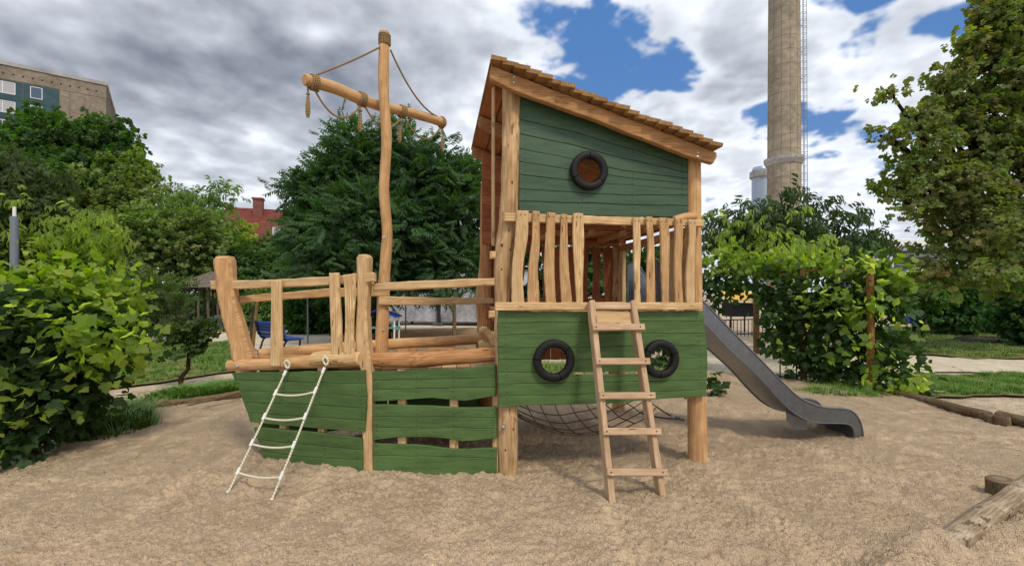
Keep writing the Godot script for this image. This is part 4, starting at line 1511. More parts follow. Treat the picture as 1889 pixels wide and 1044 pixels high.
	tree("cherry_tree", "green cherry with hanging leaves before the concrete chimney", b, Vector3(6.839, 2.118, -11.5), 0.11,
		[[Vector3(6.704, 3.309, -11.5), Vector3(1.136, 0.595, 1.136), 520], [Vector3(5.567, 3.038, -11.5), Vector3(0.785, 0.541, 0.785), 300], [Vector3(8.124, 2.93, -11.5), Vector3(0.893, 0.595, 0.893), 300], [Vector3(6.661, 2.565, -11.2), Vector3(1.713, 0.501, 1.713), 700], [Vector3(6.704, 3.985, -11.5), Vector3(0.325, 0.298, 0.325), 34], [Vector3(8.124, 3.579, -11.5), Vector3(0.46, 0.271, 0.46), 50], [Vector3(9.139, 2.93, -11.5), Vector3(0.487, 0.352, 0.487), 60], [Vector3(5.216, 3.471, -11.5), Vector3(0.271, 0.298, 0.271), 26], [Vector3(6.163, 3.809, -11.5), Vector3(0.352, 0.244, 0.352), 34], [Vector3(7.313, 3.742, -11.5), Vector3(0.298, 0.244, 0.298), 26]],
		"long", 0.30, 7, 0.34, 0.75, [Color(0.069, 0.117, 0.048), Color(0.052, 0.093, 0.041), Color(0.089, 0.137, 0.062)], "cherry trees", "tree", 200)
	# the field maple that fills the right edge
	b = at0(Vector3(16.088, 0.478, -13.4))
	tree("field_maple", "large olive green tree with reddish seed bunches filling the right edge", b, Vector3(15.615, 2.668, -13.2), 0.24,
		[[Vector3(12.581, 5.991, -12.5), Vector3(1.353, 1.294, 1.353), 985], [Vector3(13.427, 7.463, -12.2), Vector3(1.206, 1.378, 1.206), 854], [Vector3(11.4, 4.331, -12.0), Vector3(1.186, 0.875, 1.186), 722], [Vector3(10.844, 4.593, -12.2), Vector3(0.718, 0.316, 0.718), 122], [Vector3(10.384, 4.966, -12.0), Vector3(0.424, 0.169, 0.424), 32], [Vector3(11.801, 6.499, -12.3), Vector3(0.781, 0.376, 0.781), 164], [Vector3(11.439, 7.295, -12.3), Vector3(0.434, 0.203, 0.434), 42], [Vector3(9.607, 5.672, -12.0), Vector3(0.424, 0.127, 0.424), 34], [Vector3(9.96, 6.661, -12.0), Vector3(0.48, 0.155, 0.48), 44], [Vector3(10.031, 4.331, -12.0), Vector3(0.678, 0.254, 0.678), 90], [Vector3(12.289, 3.272, -12.0), Vector3(1.553, 1.129, 1.553), 1117], [Vector3(13.489, 4.543, -12.0), Vector3(1.271, 1.694, 1.271), 985], [Vector3(10.736, 5.418, -12.0), Vector3(0.649, 0.339, 0.649), 122], [Vector3(9.819, 5.672, -12.0), Vector3(0.508, 0.169, 0.508), 38], [Vector3(10.525, 6.166, -12.0), Vector3(0.508, 0.198, 0.508), 42],
		[Vector3(12.09, 7.222, -12.3), Vector3(0.781, 0.521, 0.781), 214], [Vector3(11.16, 6.802, -12.0), Vector3(0.48, 0.198, 0.48), 37], [Vector3(12.925, 9.004, -12.0), Vector3(0.565, 0.311, 0.565), 98], [Vector3(10.271, 3.908, -12.0), Vector3(0.508, 0.226, 0.508), 49], [Vector3(11.313, 6.32, -12.4), Vector3(0.642, 0.438, 0.642), 107], [Vector3(12.48, 8.144, -12.4), Vector3(0.525, 0.35, 0.525), 74], [Vector3(10.438, 4.934, -12.4), Vector3(0.496, 0.204, 0.496), 38], [Vector3(13.2, 8.695, -12.6), Vector3(0.741, 0.593, 0.741), 180], [Vector3(11.654, 2.143, -12.0), Vector3(1.341, 0.48, 1.341), 410], [Vector3(13.827, 2.447, -12.3), Vector3(1.302, 1.013, 1.302), 460], [Vector3(10.525, 4.543, -12.0), Vector3(0.791, 0.367, 0.791), 122], [Vector3(14.405, 8.959, -12.3), Vector3(0.868, 1.013, 0.868), 410], [Vector3(13.647, 8.873, -12.4), Vector3(0.846, 0.875, 0.846), 420], [Vector3(13.21, 9.676, -12.4), Vector3(0.584, 0.496, 0.584), 170], [Vector3(12.566, 8.038, -12.2), Vector3(0.718, 0.574, 0.718), 220]],
		"maple", 0.205, 10, 0.30, 0.3, [Color(0.234, 0.292, 0.097), Color(0.174, 0.241, 0.078), Color(0.296, 0.325, 0.117), Color(0.318, 0.256, 0.132), Color(0.194, 0.263, 0.086)])
	b = at0(Vector3(14.724, 0.579, -16.5))
	tree("young_apple_tree", "young round tree beside the blue bin left of the raised bed", b, Vector3(14.724, 1.006, -16.5), 0.05,
		[[Vector3(14.666, 1.492, -16.5), Vector3(0.893, 0.466, 0.893), 300], [Vector3(14.044, 1.298, -16.5), Vector3(0.466, 0.349, 0.466), 90], [Vector3(15.345, 1.239, -16.5), Vector3(0.505, 0.349, 0.505), 90]],
		"maple", 0.20, 10, 0.22, 0.1, [Color(0.111, 0.212, 0.060), Color(0.161, 0.272, 0.081)])
	b = at0(Vector3(2.921, -0.224, -26.0))
	tree("background_tree", "dark tree behind the tower, seen through the balcony slats", b, Vector3(2.921, 0.999, -26.0), 0.15,
		[[Vector3(0.474, 3.446, -26.0), Vector3(2.447, 1.713, 2.447), 500], [Vector3(4.145, 3.141, -26.0), Vector3(2.753, 1.713, 2.753), 600], [Vector3(7.815, 2.835, -26.0), Vector3(2.447, 1.529, 2.447), 500], [Vector3(2.921, 1.458, -26.0), Vector3(4.282, 1.346, 4.282), 600]],
		"maple", 0.50, 10, 0.7, 0.15, [Color(0.065, 0.130, 0.046), Color(0.085, 0.163, 0.052)])
	# dark undergrowth
	var shrubs := [
		[Vector3(-8.042, 1.267, -18.5), 60, 58, 18.5, "dark shrub behind the grey pole at the left of the tent", 1],
		[Vector3(-6.471, 1.148, -19.0), 62, 50, 19.0, "dark shrub behind the two narrow rail posts of the ship", 1],
		[Vector3(-5.426, 2.197, -25.0), 90, 40, 25.0, "dark shrub above the white tent wall", 1],
		[Vector3(-1.897, 2.344, -25.0), 90, 44, 25.0, "dark shrub behind the tower's rear post", 1],
		[Vector3(16.893, 1.488, -17.5), 40, 40, 17.5, "dark shrub behind the left half of the raised bed", 1],
		[Vector3(19.708, 1.376, -18.5), 80, 52, 18.5, "wide dark shrub behind the right half of the raised bed", 1],
		[Vector3(18.953, 1.126, -20.0), 50, 34, 20.0, "dark shrub beneath the power plant cabinets", 1],
		[Vector3(15.82, 1.089, -14.0), 40, 44, 14.0, "dark shrub at the right edge beside the trampoline", 1],
		[Vector3(-19.045, 1.183, -24.0), 52, 40, 24.0, "green shrub behind the stick fence", 0],
		[Vector3(-15.191, 1.021, -25.0), 46, 46, 25.0, "green shrub right of the wooden hut", 0],
		[Vector3(-10.982, 0.908, -21.0), 52, 40, 21.0, "green shrub behind the blue bench", 0],
		[Vector3(-18.491, 0.999, -26.0), 60, 40, 26.0, "green shrub behind the wooden hut", 0],
		[Vector3(-31.201, 1.106, -29.0), 300, 56, 29.0, "wide green hedge below the left trees", 0]]
	for s in shrubs:
		var c: Vector3 = s[0]
		var k: float = s[3] / 850.0
		var base := Vector3(c.x, -0.05, c.z)
		var rx: float = s[1] * k
		var ry: float = s[2] * k
		tree("shrub", s[4], base, base + Vector3(0, maxf(c.y - ry * 0.3, 0.3), 0), 0.05, [[c, Vector3(rx, ry, rx * 0.6), 520], [Vector3(c.x, maxf(0.45, c.y - ry), c.z), Vector3(rx * 0.95, maxf(0.45, ry * 0.7), rx * 0.6), 420]],
			"maple", 0.30, 10, 0.4, 0.1, dark if s[5] else [Color(0.136, 0.244, 0.081), Color(0.177, 0.300, 0.095)], "shrubs round the playground", "shrub")
	sumac()
	sapling()
	vine()
	trellis_hedge()
	grass()

func sumac() -> void:
	var b: Vector3 = at0(Vector3(-11.55, -0.179, -15.0))
	var root := thing("sumac_bush", "young sumac with feathered leaves rising behind the vine, before the stick fence", "shrub", b)
	var pal := [Color(0.085, 0.135, 0.045), Color(0.11, 0.16, 0.05)]
	var spots := crown_spots([[Vector3(-11.762, 1.762, -15.0), Vector3(0.706, 0.353, 0.706), 80], [Vector3(-12.168, 0.968, -15.0), Vector3(0.776, 0.529, 0.776), 120], [Vector3(-11.374, 0.703, -15.0), Vector3(0.6, 0.424, 0.6), 70]], 6, 0.4, 0.2, 0.5, pal)
	woody(root, b, Vector3(-11.55, 0.703, -15.0), 0.04, [[Vector3(-11.638, 1.762, -15.0), Vector3.ONE, 1], [Vector3(-12.079, 0.968, -15.0), Vector3.ONE, 1]], spots[2], 20, M.bark)
	scatter("crown", root, spots[0], spots[1], sprig("pinnate", 8), M.leaf, b)

func sapling() -> void:
	var b: Vector3 = Vector3(-5.543, 0.0, -7.705)
	var root := thing("sapling", "slender leaning young tree with small crown on the grass strip left of the ship", "tree", b)
	var pal := [Color(0.084, 0.137, 0.050), Color(0.116, 0.172, 0.063), Color(0.074, 0.116, 0.046)]
	var blobs := [[Vector3(-5.402, 0.894, -7.75), Vector3(0.31, 0.164, 0.31), 220], [Vector3(-5.676, 0.857, -7.75), Vector3(0.201, 0.119, 0.201), 70], [Vector3(-5.092, 1.021, -7.75), Vector3(0.219, 0.128, 0.219), 90], [Vector3(-5.42, 0.638, -7.75), Vector3(0.201, 0.109, 0.201), 70]]
	var spots := crown_spots(blobs, 8, 0.13, 0.3, 0.115, pal)
	woody(root, b, Vector3(-5.439, 0.565, -7.75), 0.036, blobs, spots[2], 30, M.bark)
	scatter("crown", root, spots[0], spots[1], sprig("maple", 4), M.leaf, b)

func vine() -> void:
	# the big-leaved climber at the left edge: young yellow-green shoots above, older leaves below, inner shade put into their dark greens
	var b: Vector3 = Vector3(-4.451, 0.0, -4.278)
	var root := thing("grape_vine", "large leafy vine with broad lobed leaves at the left edge of the sand", "vine", b)
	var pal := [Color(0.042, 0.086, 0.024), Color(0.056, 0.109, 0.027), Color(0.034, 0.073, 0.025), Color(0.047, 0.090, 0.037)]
	var young := [Color(0.304, 0.420, 0.043), Color(0.217, 0.341, 0.043), Color(0.392, 0.478, 0.065)]
	var m := MB.new()
	lobed_leaf(m, 1.0)
	var leaf := m.mesh(null)
	var body := [[Vector3(-4.787, 1.074, -4.6), Vector3(0.758, 0.541, 0.758), 1552], [Vector3(-4.259, 1.137, -4.5), Vector3(0.392, 0.445, 0.392), 648], [Vector3(-4.682, 0.577, -4.4), Vector3(0.569, 0.466, 0.569), 864], [Vector3(-4.462, 0.587, -4.6), Vector3(0.379, 0.433, 0.379), 351], [Vector3(-3.862, 1.031, -4.5), Vector3(0.254, 0.371, 0.254), 216], [Vector3(-4.618, 0.275, -4.2), Vector3(0.445, 0.217, 0.445), 270], [Vector3(-5.2, 0.991, -4.4), Vector3(0.518, 0.776, 0.518), 675]]
	var tops := [[Vector3(-4.891, 1.583, -4.7), Vector3(0.664, 0.199, 0.664), 405], [Vector3(-4.504, 1.699, -4.7), Vector3(0.276, 0.111, 0.276), 108], [Vector3(-4.261, 1.477, -4.8), Vector3(0.305, 0.169, 0.305), 176], [Vector3(-4.165, 1.216, -4.9), Vector3(0.173, 0.311, 0.173), 108], [Vector3(-4.576, 1.307, -4.3), Vector3(0.455, 0.202, 0.455), 54], [Vector3(-4.626, 0.751, -4.3), Vector3(0.304, 0.172, 0.304), 30], [Vector3(-4.165, 1.475, -4.9), Vector3(0.196, 0.196, 0.196), 68], [Vector3(-4.91, 1.844, -4.8), Vector3(0.124, 0.079, 0.124), 22], [Vector3(-4.204, 1.759, -4.8), Vector3(0.169, 0.09, 0.169), 27]]
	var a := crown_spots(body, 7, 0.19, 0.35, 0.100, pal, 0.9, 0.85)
	var c := crown_spots(tops, 6, 0.17, 0.1, 0.088, young, 0.9, 0.9)
	woody(root, b, Vector3(-4.733, 0.695, -4.6), 0.05, [body[0], body[1], body[2], tops[0], tops[2]], a[2] + c[2], 110, M.bark)
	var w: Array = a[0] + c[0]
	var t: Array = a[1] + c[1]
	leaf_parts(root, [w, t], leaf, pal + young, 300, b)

func trellis_hedge() -> void:
	var m := MB.new()
	lobed_leaf(m, 1.0)
	var leaf := m.mesh(null)
	var pal := [Color(0.058, 0.120, 0.033), Color(0.075, 0.146, 0.037), Color(0.047, 0.102, 0.035), Color(0.063, 0.125, 0.050)]  # body leaves: the shade within the hedge is painted into these darker greens
	var young := [Color(0.246, 0.355, 0.043), Color(0.181, 0.297, 0.043), Color(0.319, 0.406, 0.061)]
	var b: Vector3 = Vector3(5.696, 0.0, -7.319)
	var root := thing("trellis_hedge", "leafy vine hedge on round wooden posts behind the slide", "hedge", b)
	var at := Transform3D(Basis(), -b)
	for p in [[Vector3(5.713, 0.0, -7.319), Vector3(5.697, 1.869, -7.32), 0.058], [Vector3(5.226, 0.0, -8.234), Vector3(5.185, 1.955, -8.2), 0.055], [Vector3(6.48, 0.0, -12.199), Vector3(6.466, 2.153, -12.2), 0.075], [Vector3(6.258, 0.0, -8.902), Vector3(6.246, 1.99, -8.9), 0.055]]:
		var q := MB.new(at)
		q.tube([p[0] - Vector3(0, 0.2, 0), p[0].lerp(p[1], 0.3), p[0].lerp(p[1], 0.65), p[1]], [p[2], p[2] * 0.96, p[2] * 0.92, p[2] * 0.86], 12, true, 0.06, 3.0, p[2] * 90.0, 1.2, nz3)
		put("post", q, M.bark_post, root)
	for r in [[Vector3(5.811, 1.916, -7.4), Vector3(5.209, 1.96, -8.3)], [Vector3(5.209, 1.98, -8.3), Vector3(6.36, 2.03, -12.0)], [Vector3(4.015, 1.968, -9.6), Vector3(5.352, 1.995, -9.0)], [Vector3(5.784, 1.171, -7.5), Vector3(5.209, 1.179, -8.3)]]:
		var q := MB.new(at)
		q.tube([r[0], r[1]], [0.03], 8)
		put("rail", q, M.bark_post, root)
	var body := [
		[Vector3(5.772, 1.389, -7.6), Vector3(0.554, 0.697, 0.554), 672], [Vector3(5.442, 1.29, -7.9), Vector3(0.539, 0.781, 0.539), 644], [Vector3(5.131, 1.179, -8.3), Vector3(0.508, 0.84, 0.508), 588], [Vector3(4.838, 0.691, -8.3), Vector3(0.332, 0.586, 0.332), 238], [Vector3(5.861, 0.584, -7.6), Vector3(0.536, 0.501, 0.536), 364], [Vector3(5.552, 0.412, -8.2), Vector3(0.675, 0.386, 0.675), 336],
		[Vector3(5.031, 1.571, -8.9), Vector3(0.419, 0.565, 0.419), 322], [Vector3(4.374, 1.793, -9.4), Vector3(0.664, 0.31, 0.664), 364], [Vector3(3.987, 1.351, -9.4), Vector3(0.265, 0.553, 0.265), 154], [Vector3(6.186, 0.61, -7.4), Vector3(0.348, 0.435, 0.348), 140], [Vector3(5.934, 0.212, -7.2), Vector3(0.474, 0.186, 0.474), 154], [Vector3(4.897, -0.061, -8.4), Vector3(0.395, 0.158, 0.395), 98], [Vector3(5.581, 0.063, -7.9), Vector3(0.558, 0.139, 0.558), 140], [Vector3(6.225, 1.391, -7.5), Vector3(0.212, 0.353, 0.212), 98],
		[Vector3(6.491, 0.834, -10.5), Vector3(0.865, 0.865, 0.865), 420], [Vector3(3.281, 0.443, -9.6), Vector3(0.678, 0.632, 0.678), 462], [Vector3(3.45, 1.008, -9.6), Vector3(0.678, 0.452, 0.678), 280]]
	var tops := [[Vector3(5.847, 1.976, -7.7), Vector3(0.598, 0.181, 0.598), 238], [Vector3(5.327, 2.038, -8.3), Vector3(0.488, 0.215, 0.488), 168], [Vector3(4.382, 2.174, -9.3), Vector3(0.635, 0.263, 0.635), 266], [Vector3(4.975, 2.109, -8.8), Vector3(0.414, 0.228, 0.414), 140], [Vector3(6.142, 1.785, -7.4), Vector3(0.226, 0.192, 0.226), 56], [Vector3(4.281, 2.416, -9.2), Vector3(0.325, 0.152, 0.325), 42], [Vector3(6.061, 0.296, -7.2), Vector3(0.305, 0.169, 0.305), 36], [Vector3(4.897, 2.262, -8.4), Vector3(0.217, 0.119, 0.217), 28]]
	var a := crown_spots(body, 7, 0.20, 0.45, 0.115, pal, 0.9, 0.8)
	var c := crown_spots(tops, 5, 0.17, 0.1, 0.112, young, 0.8, 0.8)
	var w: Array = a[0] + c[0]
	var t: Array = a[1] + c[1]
	var vines := MB.new(at)
	for i in 60:
		var e: Array = a[2][(i * 5) % a[2].size()]
		vines.tube([Vector3(e[1].x, 0.0, e[1].z), e[1], e[0]], [0.012, 0.009, 0.005], 5, false)
	put("stems", vines, M.bark, root).set_meta("kind", "stuff")
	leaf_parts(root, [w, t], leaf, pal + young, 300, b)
	# low sprigs at the tower's far right post
	var sb: Vector3 = Vector3(3.032, 0.0, -6.826)
	var weed := thing("low_ivy_plant", "small low leafy plant in the sand between the right tower post and slide", "plant", sb)
	var sp := crown_spots([[Vector3(3.048, 0.146, -6.9), Vector3(0.13, 0.146, 0.13), 40], [Vector3(3.032, 0.349, -6.9), Vector3(0.081, 0.162, 0.081), 16]], 5, 0.08, 0.1, 0.10, pal, 0.6)
	scatter("leaves", weed, sp[0], sp[1], leaf, M.leaf, sb)

func in_patch(p: PackedVector2Array) -> Vector2:
	var lo := p[0]
	var hi := p[0]
	for q in p:
		lo = lo.min(q)
		hi = hi.max(q)
	for i in 60:
		var c := Vector2(rng.randf_range(lo.x, hi.x), rng.randf_range(lo.y, hi.y))
		if Geometry2D.is_point_in_polygon(c, p):
			return c
	return p[0]

func grass() -> void:
	var green := [Color(0.126, 0.254, 0.044), Color(0.160, 0.295, 0.051), Color(0.203, 0.312, 0.068), Color(0.101, 0.211, 0.040)]
	var dry := [Color(0.270, 0.321, 0.101), Color(0.203, 0.288, 0.076), Color(0.355, 0.338, 0.151)]
	var plots := [
		["grass", "short green lawn left of the ship beyond the sand", [Vector2(-15.718, -12.791), Vector2(-12.276, -14.016), Vector2(-9.062, -14.972), Vector2(-7.123, -12.548), Vector2(-5.862, -10.456), Vector2(-5.666, -9.547), Vector2(-6.564, -8.034), Vector2(-7.216, -6.934), Vector2(-7.426, -6.044)], 14000, 0.085, green],
		["grass", "strip of taller grass round the sapling's foot", [Vector2(-5.425, -6.756), Vector2(-5.292, -7.319), Vector2(-4.739, -7.985), Vector2(-4.332, -7.402), Vector2(-4.605, -6.934), Vector2(-5.036, -6.49)], 1700, 0.15, green],
		["grass", "far lawn along the light path left of the hut", [Vector2(-20.914, -18.821), Vector2(-14.478, -19.094), Vector2(-11.728, -19.375), Vector2(-9.46, -20.913), Vector2(-10.836, -23.955), Vector2(-17.224, -22.716), Vector2(-25.241, -22.716)], 3000, 0.20, green],
		["grass", "sunny lawn on the right behind the sandy path", [Vector2(12.231, -16.891), Vector2(18.272, -22.331), Vector2(19.208, -20.269), Vector2(20.619, -18.556), Vector2(22.546, -17.336), Vector2(14.279, -10.979), Vector2(12.73, -11.457), Vector2(11.334, -11.261), Vector2(11.13, -12.199), Vector2(9.0, -12.429)], 13000, 0.10, green + dry],
		["grass", "lawn on the right between the sandy path and log border", [Vector2(6.169, -7.486), Vector2(7.755, -8.725), Vector2(8.96, -8.902), Vector2(10.027, -9.024), Vector2(11.423, -8.783), Vector2(8.971, -6.898), Vector2(7.956, -7.16), Vector2(7.246, -7.199), Vector2(6.36, -6.971)], 7500, 0.085, green],
		["grass", "tall weeds at the foot of the vine by the left sand edge", [Vector2(-4.681, -4.826), Vector2(-5.285, -5.655), Vector2(-5.127, -6.185), Vector2(-4.207, -5.422), Vector2(-4.217, -4.88)], 900, 0.26, [Color(0.169, 0.288, 0.068), Color(0.220, 0.321, 0.085), Color(0.135, 0.236, 0.059)]],
		["grass", "grass patch behind the tower, seen through its round openings", [Vector2(0.191, -10.456), Vector2(1.976, -10.799), Vector2(4.517, -10.799), Vector2(3.723, -8.902), Vector2(1.79, -8.668), Vector2(0.156, -8.555)], 2600, 0.12, green + dry],
		["grass", "grass tufts at the foot of the vine hedge behind the slide", [Vector2(4.141, -7.402), Vector2(5.187, -7.937), Vector2(5.907, -7.66), Vector2(6.374, -7.572), Vector2(6.296, -7.083), Vector2(5.453, -6.862), Vector2(4.415, -7.008)], 700, 0.14, green]]
	var k := 0
	for q in plots:
		k += 1
		var tuft := blade_tuft(k, 9, 1.0, 0.9)
		var p := poly(q[2])
		var where := []
		var tint := []
		for i in q[3]:
			var c := in_patch(p)
			var thin := nz.get_noise_2d(c.x * 0.9 + k * 7.0, c.y * 0.9)
			if thin < -0.28 and rng.randf() < 0.85:
				continue
			var s: float = q[4] * rng.randf_range(0.55, 1.35) * (1.0 + thin * 0.6)
			where.append(Transform3D(Basis(Vector3.UP, rng.randf() * TAU) * Basis.from_scale(Vector3(s, s, s)), Vector3(c.x, -0.025, c.y)))
			tint.append(leaf_tint(q[5]))
		var o := scatter(q[0], self, where, tint, tuft, M.blade, Vector3.ZERO)
		tag(o, q[1], "grass", "", "stuff")

# ---------------------------------------------------------------- the play ship
# Ship space: x along the tower's front, y up, z towards the viewer, origin at the tower's front left post.
var warm := []
var shade_reds := []

func pick(a: Array) -> Material:
	return a[rng.randi() % a.size()]

func fresh_mb(at := Transform3D()) -> MB:
	var b := MB.new(at)
	b.uo = Vector2(rng.randf() * 4.0, rng.randf() * 4.0)
	return b

func cut(called: String, under: Node3D, at: Transform3D, outline: Array, thick: float, m: Material, along := true, amp := 0.003, bevel := 0.006, step := 0.09) -> MeshInstance3D:
	var b := fresh_mb(at)
	b.plank(rough(poly(outline), step, amp, rng.randf() * 40.0), thick, bevel, Transform3D(), along)
	return put(called, b, m, under)

func log_of(called: String, under: Node3D, p: Array, r: Array, m: Material, uneven := 0.10, sides := 16, per := 6) -> MeshInstance3D:
	var b := fresh_mb()
	var line := smooth_line(p, per)
	var rr := []
	for i in line.size():
		var f := float(i) / (line.size() - 1) * (r.size() - 1)
		var k := mini(int(f), r.size() - 2)
		rr.append(lerpf(r[k], r[k + 1], f - k))
	b.tube(line, rr, sides, true, uneven, 3.0, rng.randf() * 50.0, 1.5, nz3)
	return put(called, b, m, under)

func bolt(under: Node3D, at: Vector3, face: Vector3, r := 0.011) -> void:
	var z := face.normalized()
	var x := Vector3.UP.cross(z).normalized() if absf(z.y) < 0.9 else Vector3.RIGHT
	var b := MB.new(Transform3D(Basis(x, z, x.cross(z)), at))
	b.lathe([Vector2(r * 1.5, 0), Vector2(r * 1.5, 0.003), Vector2(r, 0.004), Vector2(r, 0.012), Vector2(0.0005, 0.014)], 10)
	put("bolt", b, M.bolt_steel, under)

func flat_at(z: float) -> Transform3D:
	return Transform3D(Basis(), Vector3(0, 0, z))

func porthole(under: Node3D, at: Vector3, R: float, r: float, splits: Array) -> void:
	var p := pivot("porthole_ring", under, at)
	for i in splits.size():
		var a0: float = deg_to_rad(splits[i]) + 0.022
		var a1: float = deg_to_rad(splits[(i + 1) % splits.size()])
		if a1 < a0:
			a1 += TAU
		var b := fresh_mb()
		b.ring(R, r, Transform3D(), a0, a1 - 0.022, 0.95, 16, 16)
		put("rubber_segment", b, M.rubber, p)

func build_ship() -> void:
	warm = [M.wood_1, M.wood_2, M.wood_3, M.wood_4]
	shade_reds = [M.wood_red, M.wood_red_2]
	var greens := [M.green_1, M.green_2, M.green_3, M.green_4]
	var greens_up_shade := [M.green_up_shade_1, M.green_up_shade_2, M.green_up_shade_3, M.green_up_shade_4]
	var ship := thing("play_ship", "wooden play ship with green hull, mast and roofed cabin tower in the sand", "play ship", SHIP_AT, SHIP_TURN)

	# ---- tower posts
	log_of("post", ship, [Vector3(0.0, -0.116, 0.0), Vector3(0.005, 0.55, 0.0), Vector3(-0.023, 1.055, 0.0), Vector3(-0.032, 1.468, 0.0), Vector3(-0.023, 1.834, 0.0), Vector3(0.01, 2.202, 0.0), Vector3(0.033, 2.662, 0.0), Vector3(0.042, 3.283, 0.0)], [0.086, 0.086, 0.08, 0.072, 0.08, 0.078, 0.076, 0.076], M.log_pale, 0.10, 20)
	log_of("post", ship, [Vector3(1.747, -0.134, 0.0), Vector3(1.742, 0.603, 0.0), Vector3(1.715, 1.413, 0.0), Vector3(1.705, 2.246, 0.0), Vector3(1.705, 2.825, 0.0)], [0.084, 0.080, 0.072, 0.070, 0.067], M.log_warm, 0.05, 20)
	log_of("post", ship, [Vector3(0.0, -0.1, -1.75), Vector3(0.02, 0.8, -1.75), Vector3(-0.01, 1.6, -1.74), Vector3(0.01, 2.9, -1.75)], [0.085, 0.08, 0.075, 0.072], M.log_brown, 0.08, 16)
	log_of("post", ship, [Vector3(1.70, -0.1, -1.75), Vector3(1.71, 0.8, -1.75), Vector3(1.70, 1.6, -1.75), Vector3(1.70, 2.4, -1.75)], [0.085, 0.08, 0.075, 0.07], M.log_pale, 0.08, 16)
	bolt(ship, Vector3(-0.04, 0.448, 0.088), Vector3.BACK)

	# ---- lower green wall of the tower with two round openings and a slit
	var wall := pivot("lower_wall", ship)
	var holes := [disc(Vector2(0.373, 0.988), 0.118), disc(Vector2(1.31, 0.986), 0.112)]
	boards(wall, flat_at(0.11), [
		[Vector2(-0.088, 1.412), Vector2(0.751, 1.398), Vector2(1.733, 1.402)],
		[Vector2(-0.097, 1.31), Vector2(0.751, 1.311), Vector2(1.738, 1.311)],
		[Vector2(-0.092, 1.212), Vector2(0.467, 1.214), Vector2(1.141, 1.209), Vector2(1.748, 1.201)],
		[Vector2(-0.092, 1.11), Vector2(0.561, 1.098), Vector2(1.24, 1.105), Vector2(1.764, 1.091)],
		[Vector2(-0.088, 1.012), Vector2(0.751, 1.003), Vector2(1.769, 0.985)],
		[Vector2(-0.088, 0.906), Vector2(0.608, 0.892), Vector2(1.19, 0.89), Vector2(1.769, 0.89)],
		[Vector2(-0.088, 0.812), Vector2(0.656, 0.803), Vector2(1.24, 0.795), Vector2(1.764, 0.789)],
		[Vector2(-0.083, 0.714), Vector2(0.561, 0.701), Vector2(1.24, 0.706), Vector2(1.759, 0.708)],
		[Vector2(-0.088, 0.621), Vector2(0.327, 0.628), Vector2(0.847, 0.617), Vector2(1.24, 0.636), Vector2(1.759, 0.646)]], 0.030, greens, holes, "board", 0.0028, {5: poly([Vector2(0.551, 0.902), Vector2(0.847, 0.904), Vector2(1.151, 0.891), Vector2(1.151, 0.863), Vector2(0.847, 0.867), Vector2(0.551, 0.87)])})
	for u in [0.12, 0.88, 1.58]:
		cut("batten", wall, flat_at(0.075), [Vector2(u, 0.62), Vector2(u + 0.07, 0.62), Vector2(u + 0.07, 1.36), Vector2(u, 1.36)], 0.03, M.wood_4, false)
	porthole(ship, Vector3(0.373, 0.999, 0.15), 0.141, 0.034, [175.0, 40.0 + 0.0, 290.0].slice(0, 0) + [40.0, 175.0, 290.0])
	porthole(ship, Vector3(1.315, 0.991, 0.15), 0.132, 0.033, [22.0, 150.0, 265.0])

	# ---- upper green wall, its boards fanned under the sloping roof
	var up := pivot("upper_wall", ship)
	var ls := [262, 405, 485, 570, 640, 715, 795, 865, 938]
	var lines := [
		[Vector2(0.099, 3.264), Vector2(0.54, 3.131), Vector2(1.031, 2.972), Vector2(1.635, 2.771)], [Vector2(0.099, 3.021), Vector2(0.54, 2.949), Vector2(1.031, 2.834), Vector2(1.635, 2.698)], [Vector2(0.099, 2.902), Vector2(0.54, 2.833), Vector2(1.031, 2.734), Vector2(1.635, 2.635)], [Vector2(0.099, 2.774), Vector2(0.54, 2.711), Vector2(1.031, 2.629), Vector2(1.635, 2.582)],
		[Vector2(0.099, 2.668), Vector2(0.54, 2.623), Vector2(1.031, 2.568), Vector2(1.635, 2.533)], [Vector2(0.099, 2.558), Vector2(0.54, 2.525), Vector2(1.031, 2.506), Vector2(1.635, 2.484)], [Vector2(0.099, 2.435), Vector2(0.54, 2.422), Vector2(1.031, 2.415), Vector2(1.635, 2.431)], [Vector2(0.099, 2.329), Vector2(0.54, 2.334), Vector2(1.031, 2.33), Vector2(1.635, 2.338)], [Vector2(0.099, 2.215), Vector2(0.54, 2.222), Vector2(1.031, 2.225), Vector2(1.635, 2.236)]]
	boards(up, flat_at(0.02), lines, 0.028, greens_up_shade, [disc(Vector2(0.719, 2.616), 0.112)], "board", 0.0022)
	porthole(ship, Vector3(0.705, 2.605, 0.062), 0.134, 0.032, [90.0, 205.0, 322.0])

	# ---- roof: three rafters, and boards laid like clapboards from the high left eave down to the right
	var roof := pivot("roof", ship)
	for w in [-0.14, 0.92, 1.92]:
		cut("rafter", roof, flat_at(-w), [Vector2(-0.149, 3.393), Vector2(0.002, 3.343), Vector2(0.412, 3.216), Vector2(0.836, 3.089), Vector2(1.325, 2.937), Vector2(1.828, 2.783), Vector2(1.833, 2.75), Vector2(1.797, 2.687), Vector2(1.546, 2.742), Vector2(1.127, 2.875), Vector2(0.684, 3.016), Vector2(0.274, 3.13), Vector2(0.007, 3.21), Vector2(-0.153, 3.278), Vector2(-0.167, 3.317)], 0.062, M.beam_wood, true, 0.003, 0.006)
	var e0: Vector3 = Vector3(-0.145, 3.415, 0.14)
	var e1: Vector3 = Vector3(1.818, 2.802, 0.14)
	var slope := atan2(e1.y - e0.y, e1.x - e0.x)
	var count := 21
